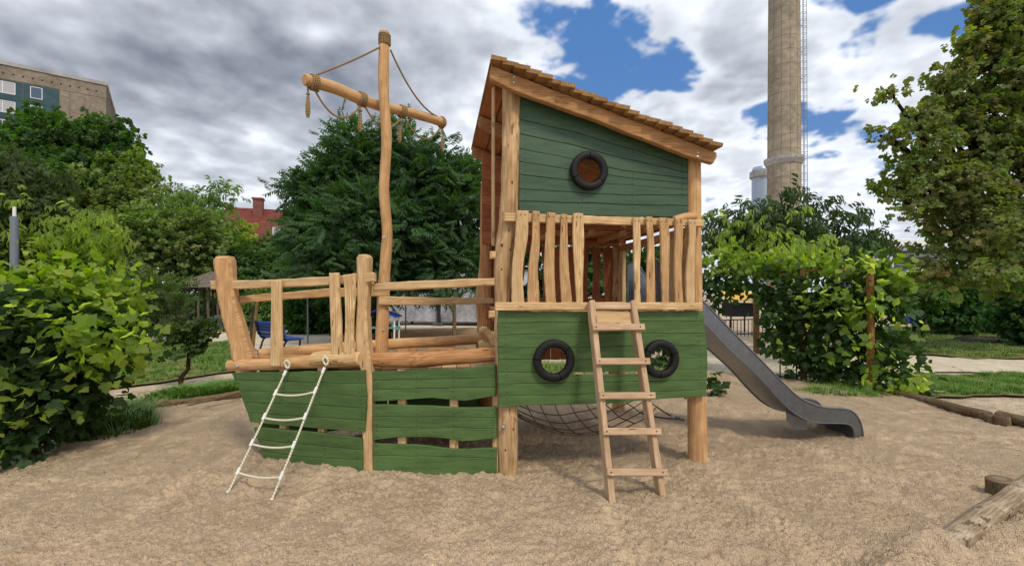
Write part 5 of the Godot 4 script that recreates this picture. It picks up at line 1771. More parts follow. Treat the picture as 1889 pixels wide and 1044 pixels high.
	for i in count:
		var f := (i + 0.5) / count
		var c := e0.lerp(e1, f) + Vector3(0.0, 0.014, 0)
		var z0 := 0.235 + rng.randf_range(-0.02, 0.025)
		var z1 := -2.12 + rng.randf_range(-0.03, 0.03)
		var b := fresh_mb(Transform3D(Basis(Vector3.BACK, slope + 0.20), Vector3(c.x, c.y, (z0 + z1) / 2)))
		# the section of one board, drawn in xy and run along z
		var t := 0.0155
		var wd := 0.062
		var sec := poly([Vector2(-wd, -t), Vector2(wd, -t), Vector2(wd + 0.004, t), Vector2(-wd, t + 0.004)])
		run_board(b, sec, z0 - z1)
		put("roof_board", b, M.roof_wood if rng.randf() < 0.6 else M.roof_wood_2, roof)
	# boarding under the clapboards, seen from below
	for i in 12:
		var f := (i + 0.5) / 12.0
		var c := e0.lerp(e1, f) + Vector3(0, -0.006, 0)
		var b := fresh_mb(Transform3D(Basis(Vector3.BACK, slope), Vector3(c.x, c.y, -0.94)))
		b.uo.x += i
		run_board(b, poly([Vector2(-0.075, -0.009), Vector2(0.075, -0.009), Vector2(0.075, 0.009), Vector2(-0.075, 0.009)]), 2.2)
		put("ceiling_board", b, pick(shade_reds), roof)
	for q in [Vector3(0.037, 3.308, 0.172), Vector3(0.033, 3.264, 0.172), Vector3(1.649, 2.77, 0.172), Vector3(1.644, 2.737, 0.172)]:
		bolt(roof, q, Vector3.BACK, 0.006)

	# ---- left side: open to the ship, with one upright board beside the front post
	var left := pivot("left_side", ship)
	var lx := Transform3D(Basis(Vector3(0, 0, -1), Vector3.UP, Vector3(1, 0, 0)).orthonormalized(), Vector3(-0.062, 0, 0))
	lx.basis = Basis(Vector3(0, 0, 1), Vector3.UP, Vector3(-1, 0, 0))
	cut("trim", left, lx.translated_local(Vector3(0, 0, 0.03)), [Vector2(-0.24, 1.98), Vector2(-0.15, 1.97), Vector2(-0.16, 2.5), Vector2(-0.14, 3.36), Vector2(-0.23, 3.37), Vector2(-0.25, 2.5)], 0.024, M.wood_1, false)

	# ---- rear wall: boards above, a rail and wavy slats below, boards again under the deck
	var rear := pivot("rear_wall", ship)
	var rl := []
	for i in 7:
		var y0 := 3.02 - i * 0.13
		var y1 := 2.78 - i * 0.088
		rl.append([Vector2(-0.06, y0), Vector2(1.76, y1 if i > 0 else 2.40)])
	rl = []
	for i in 8:
		rl.append([Vector2(-0.06, lerpf(3.26, 2.15, i / 7.0)), Vector2(0.85, lerpf(2.86, 2.15, i / 7.0)), Vector2(1.76, lerpf(2.46, 2.14, i / 7.0))])
	boards(rear, flat_at(-1.655), rl, 0.026, shade_reds, [], "board", 0.004)
	cut("rail", rear, flat_at(-1.83), [Vector2(-0.05, 2.08), Vector2(1.78, 2.08), Vector2(1.78, 2.15), Vector2(-0.05, 2.15)], 0.045, M.wood_red)
	cut("rail", rear, flat_at(-1.83), [Vector2(-0.05, 1.42), Vector2(1.78, 1.42), Vector2(1.78, 1.49), Vector2(-0.05, 1.49)], 0.045, M.wood_red)
	for i in 10:
		var u := 0.10 + i * 0.165
		wavy_slat(rear, flat_at(-1.79), u, rng.randf_range(0.085, 0.125), 1.40, 2.13, shade_reds)
	for i in 8:
		var u := 0.08 + i * 0.125
		cut("board", rear, flat_at(-1.80), [Vector2(u, 0.72), Vector2(u + 0.12, 0.72), Vector2(u + 0.12, 1.38), Vector2(u, 1.38)], 0.024, pick(shade_reds), false)

	# ---- right side: rail, frame of the way out to the slide
	var right := pivot("right_wall", ship)
	var rb := fresh_mb()
	rb.beam(Vector3(1.72, 2.12, -1.9), Vector3(1.70, 2.12, -0.05), 0.05, 0.085)
	put("rail", rb, M.wood_4, right)
	rb = fresh_mb()
	rb.beam(Vector3(1.66, 2.27, -1.9), Vector3(1.66, 2.27, -0.05), 0.05, 0.10)
	put("rail", rb, M.wood_2, right)
	for w in [1.60, 1.22, 0.34]:
		rb = fresh_mb()
		rb.beam(Vector3(1.70, 1.36, -w), Vector3(1.70, 2.08, -w), 0.05, 0.08, Vector3.BACK)
		put("slide_post", rb, M.wood_1, right)
	for w in [0.16, 0.27]:
		wavy_slat(right, Transform3D(Basis(Vector3(0, 0, 1), Vector3.UP, Vector3(-1, 0, 0)), Vector3(1.76, 0, 0)), -w, 0.075, 1.36, 2.1, warm)
	# upper right side boards close the room under the low eave
	boards(right, Transform3D(Basis(Vector3(0, 0, 1), Vector3.UP, Vector3(-1, 0, 0)), Vector3(1.79, 0, 0)), [[Vector2(-1.8, 2.44), Vector2(-0.1, 2.44)], [Vector2(-1.8, 2.33), Vector2(-0.1, 2.33)], [Vector2(-1.8, 2.22), Vector2(-0.1, 2.22)]], 0.026, shade_reds)

	# ---- the floor
	var deck := pivot("tower_floor", ship)
	for i in 13:
		var b := fresh_mb()
		b.box(Vector3(1.66, 0.03, 0.132), Transform3D(Basis(), Vector3(0.86, 1.385, -0.08 - i * 0.137)))
		put("plank", b, pick([M.wood_4, M.wood_red, M.wood_2]), deck)
	for w in [0.1, 0.9, 1.66]:
		var b := fresh_mb()
		b.beam(Vector3(-0.02, 1.315, -w), Vector3(1.74, 1.315, -w), 0.06, 0.10)
		put("joist", b, M.wood_red, deck)
	# boards of the loft over the balcony
	for i in 4:
		var b := fresh_mb()
		b.box(Vector3(1.50, 0.026, 0.15), Transform3D(Basis(), Vector3(0.88, 2.255, -0.98 - i * 0.22)))
		put("loft_board", b, pick([M.wood_4, M.wood_red]), deck)
	for u in [0.62, 1.05, 1.40]:
		var b := fresh_mb()
		b.beam(Vector3(u, 2.205, -0.85), Vector3(u, 2.205, -1.8), 0.05, 0.06)
		put("loft_joist", b, M.wood_4, deck)

	# ---- balcony at the front
	var rail := pivot("front_railing", ship)
	cut("rail", rail, flat_at(0.115), [Vector2(-0.039, 2.213), Vector2(0.512, 2.205), Vector2(1.089, 2.206), Vector2(1.73, 2.199), Vector2(1.73, 2.137), Vector2(1.089, 2.137), Vector2(0.512, 2.141), Vector2(-0.039, 2.142)], 0.045, M.wood_3)
	cut("rail", rail, flat_at(0.155), [Vector2(-0.12, 1.484), Vector2(0.641, 1.478), Vector2(1.12, 1.476), Vector2(1.69, 1.474), Vector2(1.69, 1.413), Vector2(1.12, 1.416), Vector2(0.641, 1.414), Vector2(-0.12, 1.414)], 0.045, M.wood_3)
	var sl := [
		[[Vector2(0.059, 2.231), Vector2(0.158, 2.23), Vector2(0.149, 2.003), Vector2(0.108, 1.736), Vector2(0.126, 1.408), Vector2(0.019, 1.413), Vector2(0.019, 1.736), Vector2(0.045, 2.001)]],
		[[Vector2(0.19, 2.231), Vector2(0.249, 2.228), Vector2(0.249, 1.96), Vector2(0.235, 1.737), Vector2(0.253, 1.398), Vector2(0.149, 1.408), Vector2(0.153, 1.737), Vector2(0.185, 2.004)]],
		[[Vector2(0.313, 2.221), Vector2(0.382, 2.218), Vector2(0.377, 1.962), Vector2(0.373, 1.738), Vector2(0.391, 1.411), Vector2(0.308, 1.42), Vector2(0.285, 1.738), Vector2(0.299, 2.006)]],
		[[Vector2(0.433, 2.211), Vector2(0.484, 2.207), Vector2(0.488, 1.964), Vector2(0.502, 1.694), Vector2(0.535, 1.41), Vector2(0.437, 1.411), Vector2(0.419, 1.739), Vector2(0.423, 2.008)]],
		[[Vector2(0.535, 2.218), Vector2(0.619, 2.22), Vector2(0.628, 1.967), Vector2(0.619, 1.695), Vector2(0.619, 1.41), Vector2(0.567, 1.41), Vector2(0.549, 1.694), Vector2(0.53, 2.01)]],
		[[Vector2(1.059, 2.2), Vector2(1.122, 2.201), Vector2(1.127, 1.975), Vector2(1.122, 1.744), Vector2(1.127, 1.425), Vector2(1.074, 1.425), Vector2(1.069, 1.744), Vector2(1.064, 1.974)]],
		[[Vector2(1.172, 2.207), Vector2(1.231, 2.209), Vector2(1.25, 1.977), Vector2(1.255, 1.745), Vector2(1.26, 1.415), Vector2(1.181, 1.416), Vector2(1.181, 1.745), Vector2(1.191, 1.976)]],
		[[Vector2(1.29, 2.201), Vector2(1.375, 2.203), Vector2(1.39, 2.026), Vector2(1.385, 1.746), Vector2(1.38, 1.401), Vector2(1.325, 1.401), Vector2(1.31, 1.746), Vector2(1.305, 2.025)]],
		[[Vector2(1.435, 2.2), Vector2(1.515, 2.198), Vector2(1.51, 1.982), Vector2(1.5, 1.747), Vector2(1.52, 1.4), Vector2(1.445, 1.4), Vector2(1.43, 1.746), Vector2(1.435, 1.98)]],
		[[Vector2(1.561, 2.194), Vector2(1.637, 2.196), Vector2(1.627, 1.984), Vector2(1.621, 1.748), Vector2(1.621, 1.409), Vector2(1.55, 1.409), Vector2(1.54, 1.747), Vector2(1.571, 2.03)]]]
	for k in sl.size():
		var outline: Array = sl[k][0]
		var s := PackedVector2Array()
		var half := outline.size()
		for i in half:
			s.append(outline[i])
		var b := fresh_mb(flat_at(0.152 if k != 9 else 0.152))
		b.xf.origin.z = 0.153 + 0.001 * k
		b.plank(rough(smooth_sides(s), 0.07, 0.003, k * 3.1), 0.026, 0.006, Transform3D(), false)
		put("slat", b, pick([M.wood_1, M.wood_2, M.wood_3, M.wood_1]), rail)
		# screw heads
		for e in [[0, 1, -0.035], [3, 4, 0.035]]:
			var c: Vector2 = (outline[0] + outline[1]) / 2.0 if e[0] == 0 else (outline[4] + outline[5]) / 2.0
			for d in [-0.018, 0.018]:
				var q := MB.new(Transform3D(Basis(Vector3.RIGHT, PI / 2), Vector3(c.x + d, c.y + e[2], b.xf.origin.z + 0.0125)))
				q.lathe([Vector2(0.005, 0), Vector2(0.005, 0.002), Vector2(0.0005, 0.002)], 8)
				put("screw", q, M.dark_mat, rail)
	log_of("handle_peg", ship, [Vector3(1.467, 2.204, 0.1), Vector3(1.57, 2.229, 0.08), Vector3(1.685, 2.245, 0.06)], [0.026, 0.034, 0.036], M.log_warm, 0.05, 12)

	build_hull(ship, greens)
	build_mast(ship)

# straight extrusion of a section along z
func run_board(b: MB, sec: PackedVector2Array, len: float) -> void:
	var k := sec.size()
	var h := len / 2.0
	for i in k:
		var p := sec[i]
		var q := sec[(i + 1) % k]
		var e := (q - p).normalized()
		var m := Vector3(e.y, -e.x, 0)
		var g := i * 0.21
		var w := p.distance_to(q) / 0.25
		b.quad(Vector3(p.x, p.y, h), Vector3(q.x, q.y, h), Vector3(q.x, q.y, -h), Vector3(p.x, p.y, -h), m, Vector2(g, 0), Vector2(g + w, 0), Vector2(g + w, len / 1.5), Vector2(g, len / 1.5))
	for s in [1.0, -1.0]:
		for i in range(1, k - 1):
			b.tri(Vector3(sec[0].x, sec[0].y, h * s), Vector3(sec[i].x, sec[i].y, h * s), Vector3(sec[i + 1].x, sec[i + 1].y, h * s), Vector3(0, 0, s), Vector3(0, 0, s), Vector3(0, 0, s), sec[0] * 4.0, sec[i] * 4.0, sec[i + 1] * 4.0)

# the long sides of an outline of eight points (top pair, right side down, bottom pair, left side up) as soft curves
func smooth_sides(p: PackedVector2Array) -> PackedVector2Array:
	var out := PackedVector2Array()
	var r := [p[1], p[2], p[3], p[4]]
	var l := [p[5], p[6], p[7], p[0]]
	for side in [r, l]:
		for i in 3:
			for j in 5:
				out.append(side[i].cubic_interpolate(side[i + 1], side[maxi(i - 1, 0)], side[mini(i + 2, 3)], j / 5.0))
		out.append(side[3])
	return out

func wavy_slat(under: Node3D, at: Transform3D, u: float, wide: float, y0: float, y1: float, mats: Array) -> void:
	var p := PackedVector2Array()
	var s := rng.randf() * 30.0
	for i in 9:
		var f := i / 8.0
		p.append(Vector2(u - wide / 2 + 0.022 * nz3.get_noise_2d(f * 1.6 + s, 0), lerpf(y1, y0, f)))
	for i in 9:
		var f := 1.0 - i / 8.0
		p.append(Vector2(u + wide / 2 + 0.022 * nz3.get_noise_2d(f * 1.6 + s, 5), lerpf(y1, y0, f)))
	var b := fresh_mb(at)
	b.plank(p, 0.024, 0.005, Transform3D(), false)
	put("slat", b, pick(mats), under)

func build_hull(ship: Node3D, greens: Array) -> void:
	# near side: from the tower to the stanchion, and from the stanchion in to the bow
	var mid := seg_frame(-1.21, 0.26, 0.0, -0.02)
	var mid_out := func(o: float) -> Transform3D: return mid.translated_local(Vector3(0, 0, o))
	var bow := seg_frame(-2.30, 0.80, -1.21, 0.26)
	var panels := [
		[[Vector2(0.094, 0.888), Vector2(0.284, 0.895), Vector2(0.614, 0.917), Vector2(0.847, 0.92), Vector2(1.152, 0.96)], [Vector2(0.099, 0.814), Vector2(0.614, 0.83), Vector2(1.152, 0.85)], [Vector2(0.099, 0.735), Vector2(0.614, 0.756), Vector2(1.152, 0.773)], [Vector2(0.099, 0.637), Vector2(0.284, 0.649), Vector2(0.614, 0.673), Vector2(0.894, 0.654), Vector2(1.152, 0.7)]],
		[[Vector2(0.099, 0.609), Vector2(0.567, 0.612), Vector2(0.847, 0.594), Vector2(1.157, 0.608)], [Vector2(0.099, 0.511), Vector2(0.614, 0.516), Vector2(1.157, 0.521)], [Vector2(0.099, 0.418), Vector2(0.614, 0.423), Vector2(1.157, 0.425)], [Vector2(0.099, 0.306), Vector2(0.379, 0.34), Vector2(0.661, 0.341), Vector2(0.871, 0.314), Vector2(1.157, 0.343)]],
		[[Vector2(0.099, 0.278), Vector2(0.473, 0.277), Vector2(0.801, 0.248), Vector2(1.157, 0.265)], [Vector2(0.099, 0.175), Vector2(0.614, 0.183), Vector2(1.157, 0.178)], [Vector2(0.099, -0.006), Vector2(0.614, -0.029), Vector2(1.157, -0.041)]]]
	for p in panels:
		var h := pivot("hull_panel", ship)
		boards(h, mid.translated_local(Vector3(0, 0, 0.035)), p, 0.03, greens, [], "board", 0.0025)
	var bows := [
		[[Vector2(-0.16, 0.813), Vector2(0.468, 0.855), Vector2(1.285, 0.909)], [Vector2(-0.12, 0.749), Vector2(0.468, 0.771), Vector2(1.29, 0.798)], [Vector2(-0.061, 0.65), Vector2(0.588, 0.68), Vector2(1.301, 0.692)], [Vector2(-0.016, 0.55), Vector2(0.588, 0.577), Vector2(1.301, 0.595)], [Vector2(0.03, 0.457), Vector2(0.588, 0.47), Vector2(1.29, 0.492)], [Vector2(0.062, 0.373), Vector2(0.706, 0.377), Vector2(1.049, 0.387), Vector2(1.28, 0.389)]],
		[[Vector2(0.1, 0.326), Vector2(0.706, 0.343), Vector2(1.247, 0.335)], [Vector2(0.151, 0.219), Vector2(0.706, 0.227), Vector2(1.258, 0.238)], [Vector2(0.202, 0.118), Vector2(0.706, 0.12), Vector2(1.263, 0.155)], [Vector2(0.271, -0.05), Vector2(0.588, -0.063), Vector2(1.263, -0.05)]]]
	for p in bows:
		var h := pivot("hull_panel", ship)
		boards(h, bow.translated_local(Vector3(0, 0, 0.075)), p, 0.03, greens, [], "board", 0.0025)
	# ribs inside
	for s in [0.30, 0.75, 1.12]:
		cut("rib", ship, mid.translated_local(Vector3(0, 0, -0.012)), [Vector2(s, -0.1), Vector2(s + 0.075, -0.1), Vector2(s + 0.07, 0.9), Vector2(s, 0.9)], 0.05, M.wood_3, false)
	for s in [0.36, 0.78]:
		cut("rib", ship, bow.translated_local(Vector3(0, 0, 0.03)), [Vector2(s, -0.1), Vector2(s + 0.075, -0.1), Vector2(s + 0.07, 0.9), Vector2(s, 0.9)], 0.05, M.wood_3, false)
	# far side of the hull, the same in mirror
	var far_mid := seg_frame(-1.15, 1.50, 0.0, 1.78)
	var far_bow := seg_frame(-2.30, 0.90, -1.15, 1.50)
	for f in [[far_mid, 1.18], [far_bow, 1.30]]:
		var h := pivot("far_hull_panel", ship)
		for r in 2:
			var y := 0.86 - r * 0.42
			var ls := []
			for i in 4:
				ls.append([Vector2(0.02, y - i * 0.11), Vector2(f[1], y - i * 0.11)])
			boards(h, f[0], ls, 0.028, greens)
	# gunwale logs
	log_of("gunwale_log", ship, [Vector3(-1.157, 0.98, -0.288), Vector3(-0.797, 0.979, -0.204), Vector3(-0.428, 1.006, -0.119), Vector3(-0.06, 1.042, -0.034)], [0.060, 0.068, 0.064, 0.060], M.log_brown, 0.10, 18)
	log_of("gunwale_log", ship, [Vector3(-2.52, 0.875, -0.85), Vector3(-2.086, 0.905, -0.655), Vector3(-1.661, 0.943, -0.463), Vector3(-1.202, 0.981, -0.256)], [0.052, 0.056, 0.060, 0.062], M.log_warm, 0.10, 18)
	log_of("short_log", ship, [Vector3(-1.654, 0.98, -0.4), Vector3(-1.493, 0.996, -0.328), Vector3(-1.23, 0.997, -0.209)], [0.052, 0.06, 0.062], M.wood_3, 0.14, 14)
	log_of("far_gunwale_log", ship, [Vector3(-2.30, 0.96, -0.94), Vector3(-1.7, 0.97, -1.25), Vector3(-1.1, 0.98, -1.52), Vector3(-0.5, 0.99, -1.66), Vector3(0.0, 1.0, -1.78)], [0.055, 0.06, 0.06, 0.06], M.log_warm, 0.08, 14)
	bolt(ship, Vector3(-2.41, 0.879, -0.741), Vector3(-0.4, 0, 1))
	# deck of the ship
	var deck := pivot("ship_deck", ship)
	var xs := -2.05
	while xs < -0.05:
		var f := clampf((-xs - 1.2) / 1.1, 0.0, 1.0)
		var w0 := lerpf(0.10 - 0.2 * xs * 0.9, 0.80, f) + 0.06
		var w1 := lerpf(1.62, 0.92, f) - 0.04
		if xs > -1.2:
			w0 = 0.06 + 0.22 * -xs
			w1 = 1.72 + 0.24 * xs
		var b := fresh_mb()
		b.box(Vector3(0.125, 0.03, maxf(w1 - w0, 0.1)), Transform3D(Basis(), Vector3(xs, 0.88 + rng.randf_range(-0.002, 0.002), -(w0 + w1) / 2)))
		put("plank", b, pick(warm), deck)
		xs += 0.131
	# capping strips behind the logs
	cut("capping", ship, mid.translated_local(Vector3(0, 0, -0.075)), [Vector2(0.088, 1.018), Vector2(0.424, 1.026), Vector2(0.755, 1.052), Vector2(1.139, 1.093), Vector2(1.139, 1.07), Vector2(0.755, 1.024), Vector2(0.424, 0.998), Vector2(0.088, 0.99)], 0.05, M.wood_4)
	cut("capping", ship, bow.translated_local(Vector3(0, 0, -0.05)), [Vector2(-0.048, 0.956), Vector2(0.57, 0.99), Vector2(1.238, 1.031), Vector2(1.238, 1.003), Vector2(0.57, 0.961), Vector2(-0.048, 0.925)], 0.05, M.wood_4)
	# bow post: a bent half trunk
	cut("bow_post", ship, Transform3D(Basis(Vector3.UP, 0.12), Vector3(0, 0, 0)) * flat_at(0.0) if false else flat_at(-0.84), [Vector2(-2.638, 1.865), Vector2(-2.614, 1.896), Vector2(-2.497, 1.902), Vector2(-2.483, 1.872), Vector2(-2.473, 1.713), Vector2(-2.44, 1.458), Vector2(-2.379, 1.227), Vector2(-2.302, 0.964), Vector2(-2.293, 0.789), Vector2(-2.445, 0.793), Vector2(-2.483, 0.963), Vector2(-2.525, 1.178), Vector2(-2.572, 1.357), Vector2(-2.605, 1.535), Vector2(-2.619, 1.713)], 0.14, M.log_warm, false, 0.004, 0.022, 0.05)
	# near stanchion
	cut("stanchion", ship, mid_out.call(0.012).translated_local(Vector3(0, 0, 0.0)), [Vector2(-0.04, 1.854), Vector2(-0.021, 1.882), Vector2(0.046, 1.886), Vector2(0.07, 1.858), Vector2(0.065, 1.653), Vector2(0.051, 1.419), Vector2(0.061, 1.163), Vector2(0.094, 0.86), Vector2(0.099, -0.165), Vector2(0.013, -0.167), Vector2(0.008, 0.859), Vector2(-0.04, 1.022), Vector2(-0.049, 1.209), Vector2(-0.035, 1.466)], 0.115, M.wood_1, false, 0.003, 0.014, 0.06)
	# near railing of the bow with its posts
	var nr := pivot("bow_railing", ship)
	cut("rail", nr, seg_frame(-2.32, 0.74, -1.21, 0.22), [Vector2(-0.427, 1.674), Vector2(-0.04, 1.676), Vector2(0.389, 1.682), Vector2(0.85, 1.697), Vector2(1.125, 1.718), Vector2(1.316, 1.734), Vector2(1.347, 1.724), Vector2(1.347, 1.655), Vector2(1.125, 1.634), Vector2(0.85, 1.621), Vector2(0.389, 1.604), Vector2(-0.04, 1.595), Vector2(-0.42, 1.591)], 0.05, M.wood_1, true, 0.003, 0.008)
	for o in [[Vector2(0.301, 1.676), Vector2(0.408, 1.675), Vector2(0.408, 1.463), Vector2(0.413, 1.174), Vector2(0.419, 0.905), Vector2(0.289, 0.899), Vector2(0.295, 1.171), Vector2(0.301, 1.463)], [Vector2(0.911, 1.727), Vector2(1.004, 1.73), Vector2(1.015, 1.513), Vector2(1.031, 1.282), Vector2(1.036, 0.969), Vector2(0.933, 0.96), Vector2(0.928, 1.234), Vector2(0.917, 1.466)], [Vector2(1.052, 1.711), Vector2(1.164, 1.724), Vector2(1.164, 1.513), Vector2(1.148, 1.285), Vector2(1.159, 0.978), Vector2(1.042, 0.969), Vector2(1.068, 1.237), Vector2(1.068, 1.467)]]:
		var b := fresh_mb(seg_frame(-2.32, 0.68, -1.21, 0.16))
		b.plank(rough(smooth_sides(poly(o)), 0.07, 0.003, rng.randf() * 9.0), 0.034, 0.008, Transform3D(), false)
		put("rail_post", b, pick([M.wood_1, M.wood_3]), nr)
	# long rail from the stanchion to the tower
	cut("near_rail", ship, mid.translated_local(Vector3(0, 0, 0.0)), [Vector2(0.08, 1.639), Vector2(0.332, 1.652), Vector2(0.661, 1.665), Vector2(0.94, 1.679), Vector2(1.143, 1.683), Vector2(1.143, 1.619), Vector2(0.94, 1.61), Vector2(0.661, 1.596), Vector2(0.332, 1.582), Vector2(0.094, 1.573)], 0.055, M.wood_1, true, 0.003, 0.010)
	# far rails
	cut("far_rail", ship, seg_frame(-2.30, 0.94, -1.15, 1.38), [Vector2(-0.163, 1.529), Vector2(0.207, 1.561), Vector2(0.61, 1.606), Vector2(1.107, 1.621), Vector2(1.273, 1.598), Vector2(1.273, 1.52), Vector2(1.107, 1.52), Vector2(0.61, 1.516), Vector2(0.207, 1.491), Vector2(-0.163, 1.457)], 0.05, M.wood_2, true, 0.003, 0.008)
	cut("far_rail", ship, seg_frame(-1.15, 1.37, 0.0, 1.66), [Vector2(-0.075, 1.526), Vector2(0.292, 1.513), Vector2(0.731, 1.506), Vector2(1.263, 1.504), Vector2(1.27, 1.432), Vector2(0.731, 1.424), Vector2(0.292, 1.422), Vector2(-0.075, 1.431)], 0.05, M.wood_1, true, 0.003, 0.008)
	cut("far_rail", ship, seg_frame(-1.15, 1.37, 0.0, 1.66), [Vector2(-0.245, 1.767), Vector2(-0.2, 1.773), Vector2(-0.12, 1.757), Vector2(-0.12, 1.591), Vector2(-0.245, 1.591)], 0.05, M.wood_3, true, 0.003, 0.008)
	# slim post beside the tower's rear corner and the carved step
	log_of("rear_side_post", ship, [Vector3(-0.091, 0.761, -1.817), Vector3(-0.063, 1.162, -1.825), Vector3(-0.077, 1.563, -1.821), Vector3(0.013, 2.136, -1.847)], [0.04, 0.042, 0.04, 0.04], M.log_pale, 0.10, 12)
	cut("carved_step", ship, flat_at(-0.55), [Vector2(-0.186, 1.218), Vector2(-0.155, 1.238), Vector2(-0.113, 1.232), Vector2(-0.072, 1.19), Vector2(-0.03, 1.184), Vector2(-0.03, 1.038), Vector2(-0.072, 1.06), Vector2(-0.103, 1.123), Vector2(-0.145, 1.176), Vector2(-0.181, 1.186)], 0.10, M.wood_3, true, 0.002, 0.012, 0.05)
	cut("carved_step", ship, flat_at(-0.60), [Vector2(-0.193, 1.083), Vector2(-0.151, 1.103), Vector2(-0.034, 1.064), Vector2(-0.034, 1.017), Vector2(-0.182, 1.014)], 0.12, M.wood_1, true, 0.002, 0.010)
	# blocks where the tower's cross pieces end
	for q in [Vector3(-0.122, 1.377, 0.02), Vector3(-0.113, 1.877, 0.02)]:
		var b := fresh_mb(Transform3D(Basis(), q + Vector3(0.03, 0, -0.03)))
		b.box(Vector3(0.12, 0.062, 0.07), Transform3D(), 0.012)
		put("cross_piece", b, M.wood_3, ship)

func coil(under: Node3D, centre: Vector3, axis: Vector3, R: float, r: float, turns: int, called := "rope_lashing") -> void:
	var y := axis.normalized()
	var x := y.cross(Vector3(0.3, 0.2, 0.9)).normalized()
	var z := x.cross(y)
	var p := []
	var n := turns * 14
	for i in n + 1:
		var f := float(i) / n
		var a := f * turns * TAU
		p.append(centre + (x * cos(a) + z * sin(a)) * R + y * (f - 0.5) * turns * r * 1.95)
	var b := MB.new()
	b.tube(p, [r], 7, true, 0.0, 1.0, 0.0, 0.045)
	put(called, b, M.rope_tan, under)

func tassel(under: Node3D, top: Vector3, len: float) -> void:
	var t := pivot("rope_tassel", under, top)
	var b := MB.new()
	b.tube([Vector3.ZERO, Vector3(0.004, -len * 0.22, 0)], [0.009], 7, true, 0, 1, 0, 0.045)
	b.ball(Vector3(0.004, -len * 0.24, 0), Vector3(0.019, 0.017, 0.019), 8)
	b.ball(Vector3(0.003, -len * 0.36, 0), Vector3(0.017, 0.015, 0.017), 8)
	put("knot", b, M.rope_tan, t)
	b = MB.new()
	for i in 14:
		var a := TAU * i / 14.0 + rng.randf() * 0.3
		var d := Vector3(cos(a), 0, sin(a))
		var w := rng.randf_range(0.012, 0.022)
		b.tube([Vector3(0.003, -len * 0.38, 0) + d * 0.008, Vector3(0, -len * 0.62, 0) + d * w * 0.8, Vector3(0, -len * 0.85, 0) + d * w, Vector3(0, -len * rng.randf_range(0.95, 1.05), 0) + d * w * 0.55], [0.0065, 0.0065, 0.006, 0.003], 5, true, 0, 1, 0, 0.06)
	put("strands", b, M.rope_tan, t)

func build_mast(ship: Node3D) -> void:
	var mast := pivot("mast", ship)
	log_of("pole", mast, [Vector3(-1.205, 0.763, -1.45), Vector3(-1.205, 0.896, -1.45), Vector3(-1.194, 1.199, -1.45), Vector3(-1.176, 1.683, -1.45), Vector3(-1.141, 2.229, -1.45), Vector3(-1.176, 2.713, -1.45), Vector3(-1.147, 3.26, -1.45), Vector3(-1.182, 3.863, -1.45), Vector3(-1.17, 4.47, -1.45)], [0.078, 0.076, 0.070, 0.064, 0.058, 0.056, 0.056, 0.058, 0.056], M.log_warm, 0.07, 18)
	var top: Vector3 = Vector3(-1.17, 4.391, -1.45)
	coil(mast, top, Vector3.UP, 0.062, 0.0085, 7)
	for q in [Vector3(-1.162, 1.676, -1.38), Vector3(-1.174, 1.15, -1.38), Vector3(-1.168, 2.172, -1.38)]:
		bolt(mast, q, Vector3.BACK, 0.009)
	# the yard, slung across behind the mast
	var yard := pivot("yard", ship)
	var a: Vector3 = Vector3(-1.897, 3.697, -1.029)
	var m: Vector3 = Vector3(-1.198, 3.713, -1.638)
	var e: Vector3 = Vector3(-0.503, 3.781, -2.226)
	log_of("spar", yard, [a, a.lerp(m, 0.35) + Vector3(0, 0.018, 0), a.lerp(m, 0.7) - Vector3(0, 0.004, 0), m, m.lerp(e, 0.5) + Vector3(0, 0.015, 0), e], [0.060, 0.061, 0.058, 0.056, 0.057], M.log_warm, 0.08, 18)
	var ax := e - a
	var p1: Vector3 = a.lerp(m, 0.102)
	var p2: Vector3 = a.lerp(m, 0.69)
	var p3: Vector3 = m.lerp(e, 0.281)
	var p4: Vector3 = m.lerp(e, 0.955)
	coil(yard, p1, ax, 0.075, 0.0095, 4)
	coil(yard, p2, ax, 0.073, 0.0095, 4)
	coil(yard, p3, ax, 0.071, 0.0095, 4)
	coil(yard, p4, ax, 0.069, 0.0095, 2)
	for s in [[Vector3(-1.844, 3.782, -1.122), Vector3(-1.218, 4.28, -1.408), 0.015], [Vector3(-1.11, 4.303, -1.492), Vector3(-0.531, 3.826, -2.18), 0.16], [p1 + Vector3(0, -0.06, 0), p2 + Vector3(0, -0.05, 0), 0.22], [p2 + Vector3(0.02, -0.05, 0), p3 + Vector3(0, -0.05, 0), 0.20], [p3 + Vector3(0.02, -0.05, 0), p4 + Vector3(0, -0.04, 0), 0.22]]:
		var b := MB.new()
		b.tube(sag_line(s[0], s[1], s[2], 16), [0.0105], 7, true, 0, 1, 0, 0.045)
		put("rope", b, M.rope_tan, yard)
	tassel(yard, Vector3(-1.882, 3.644, -1.068), 0.30)
	tassel(yard, Vector3(-1.428, 3.642, -1.421), 0.30)
	tassel(yard, Vector3(-1.036, 3.675, -1.824), 0.31)
	tassel(yard, Vector3(-0.524, 3.717, -2.189), 0.31)

# ---------------------------------------------------------------- ladders, net and slide
func build_ladders_and_slide() -> void:
	wooden_ladder()
	rope_ladder()
	net()
	slide()

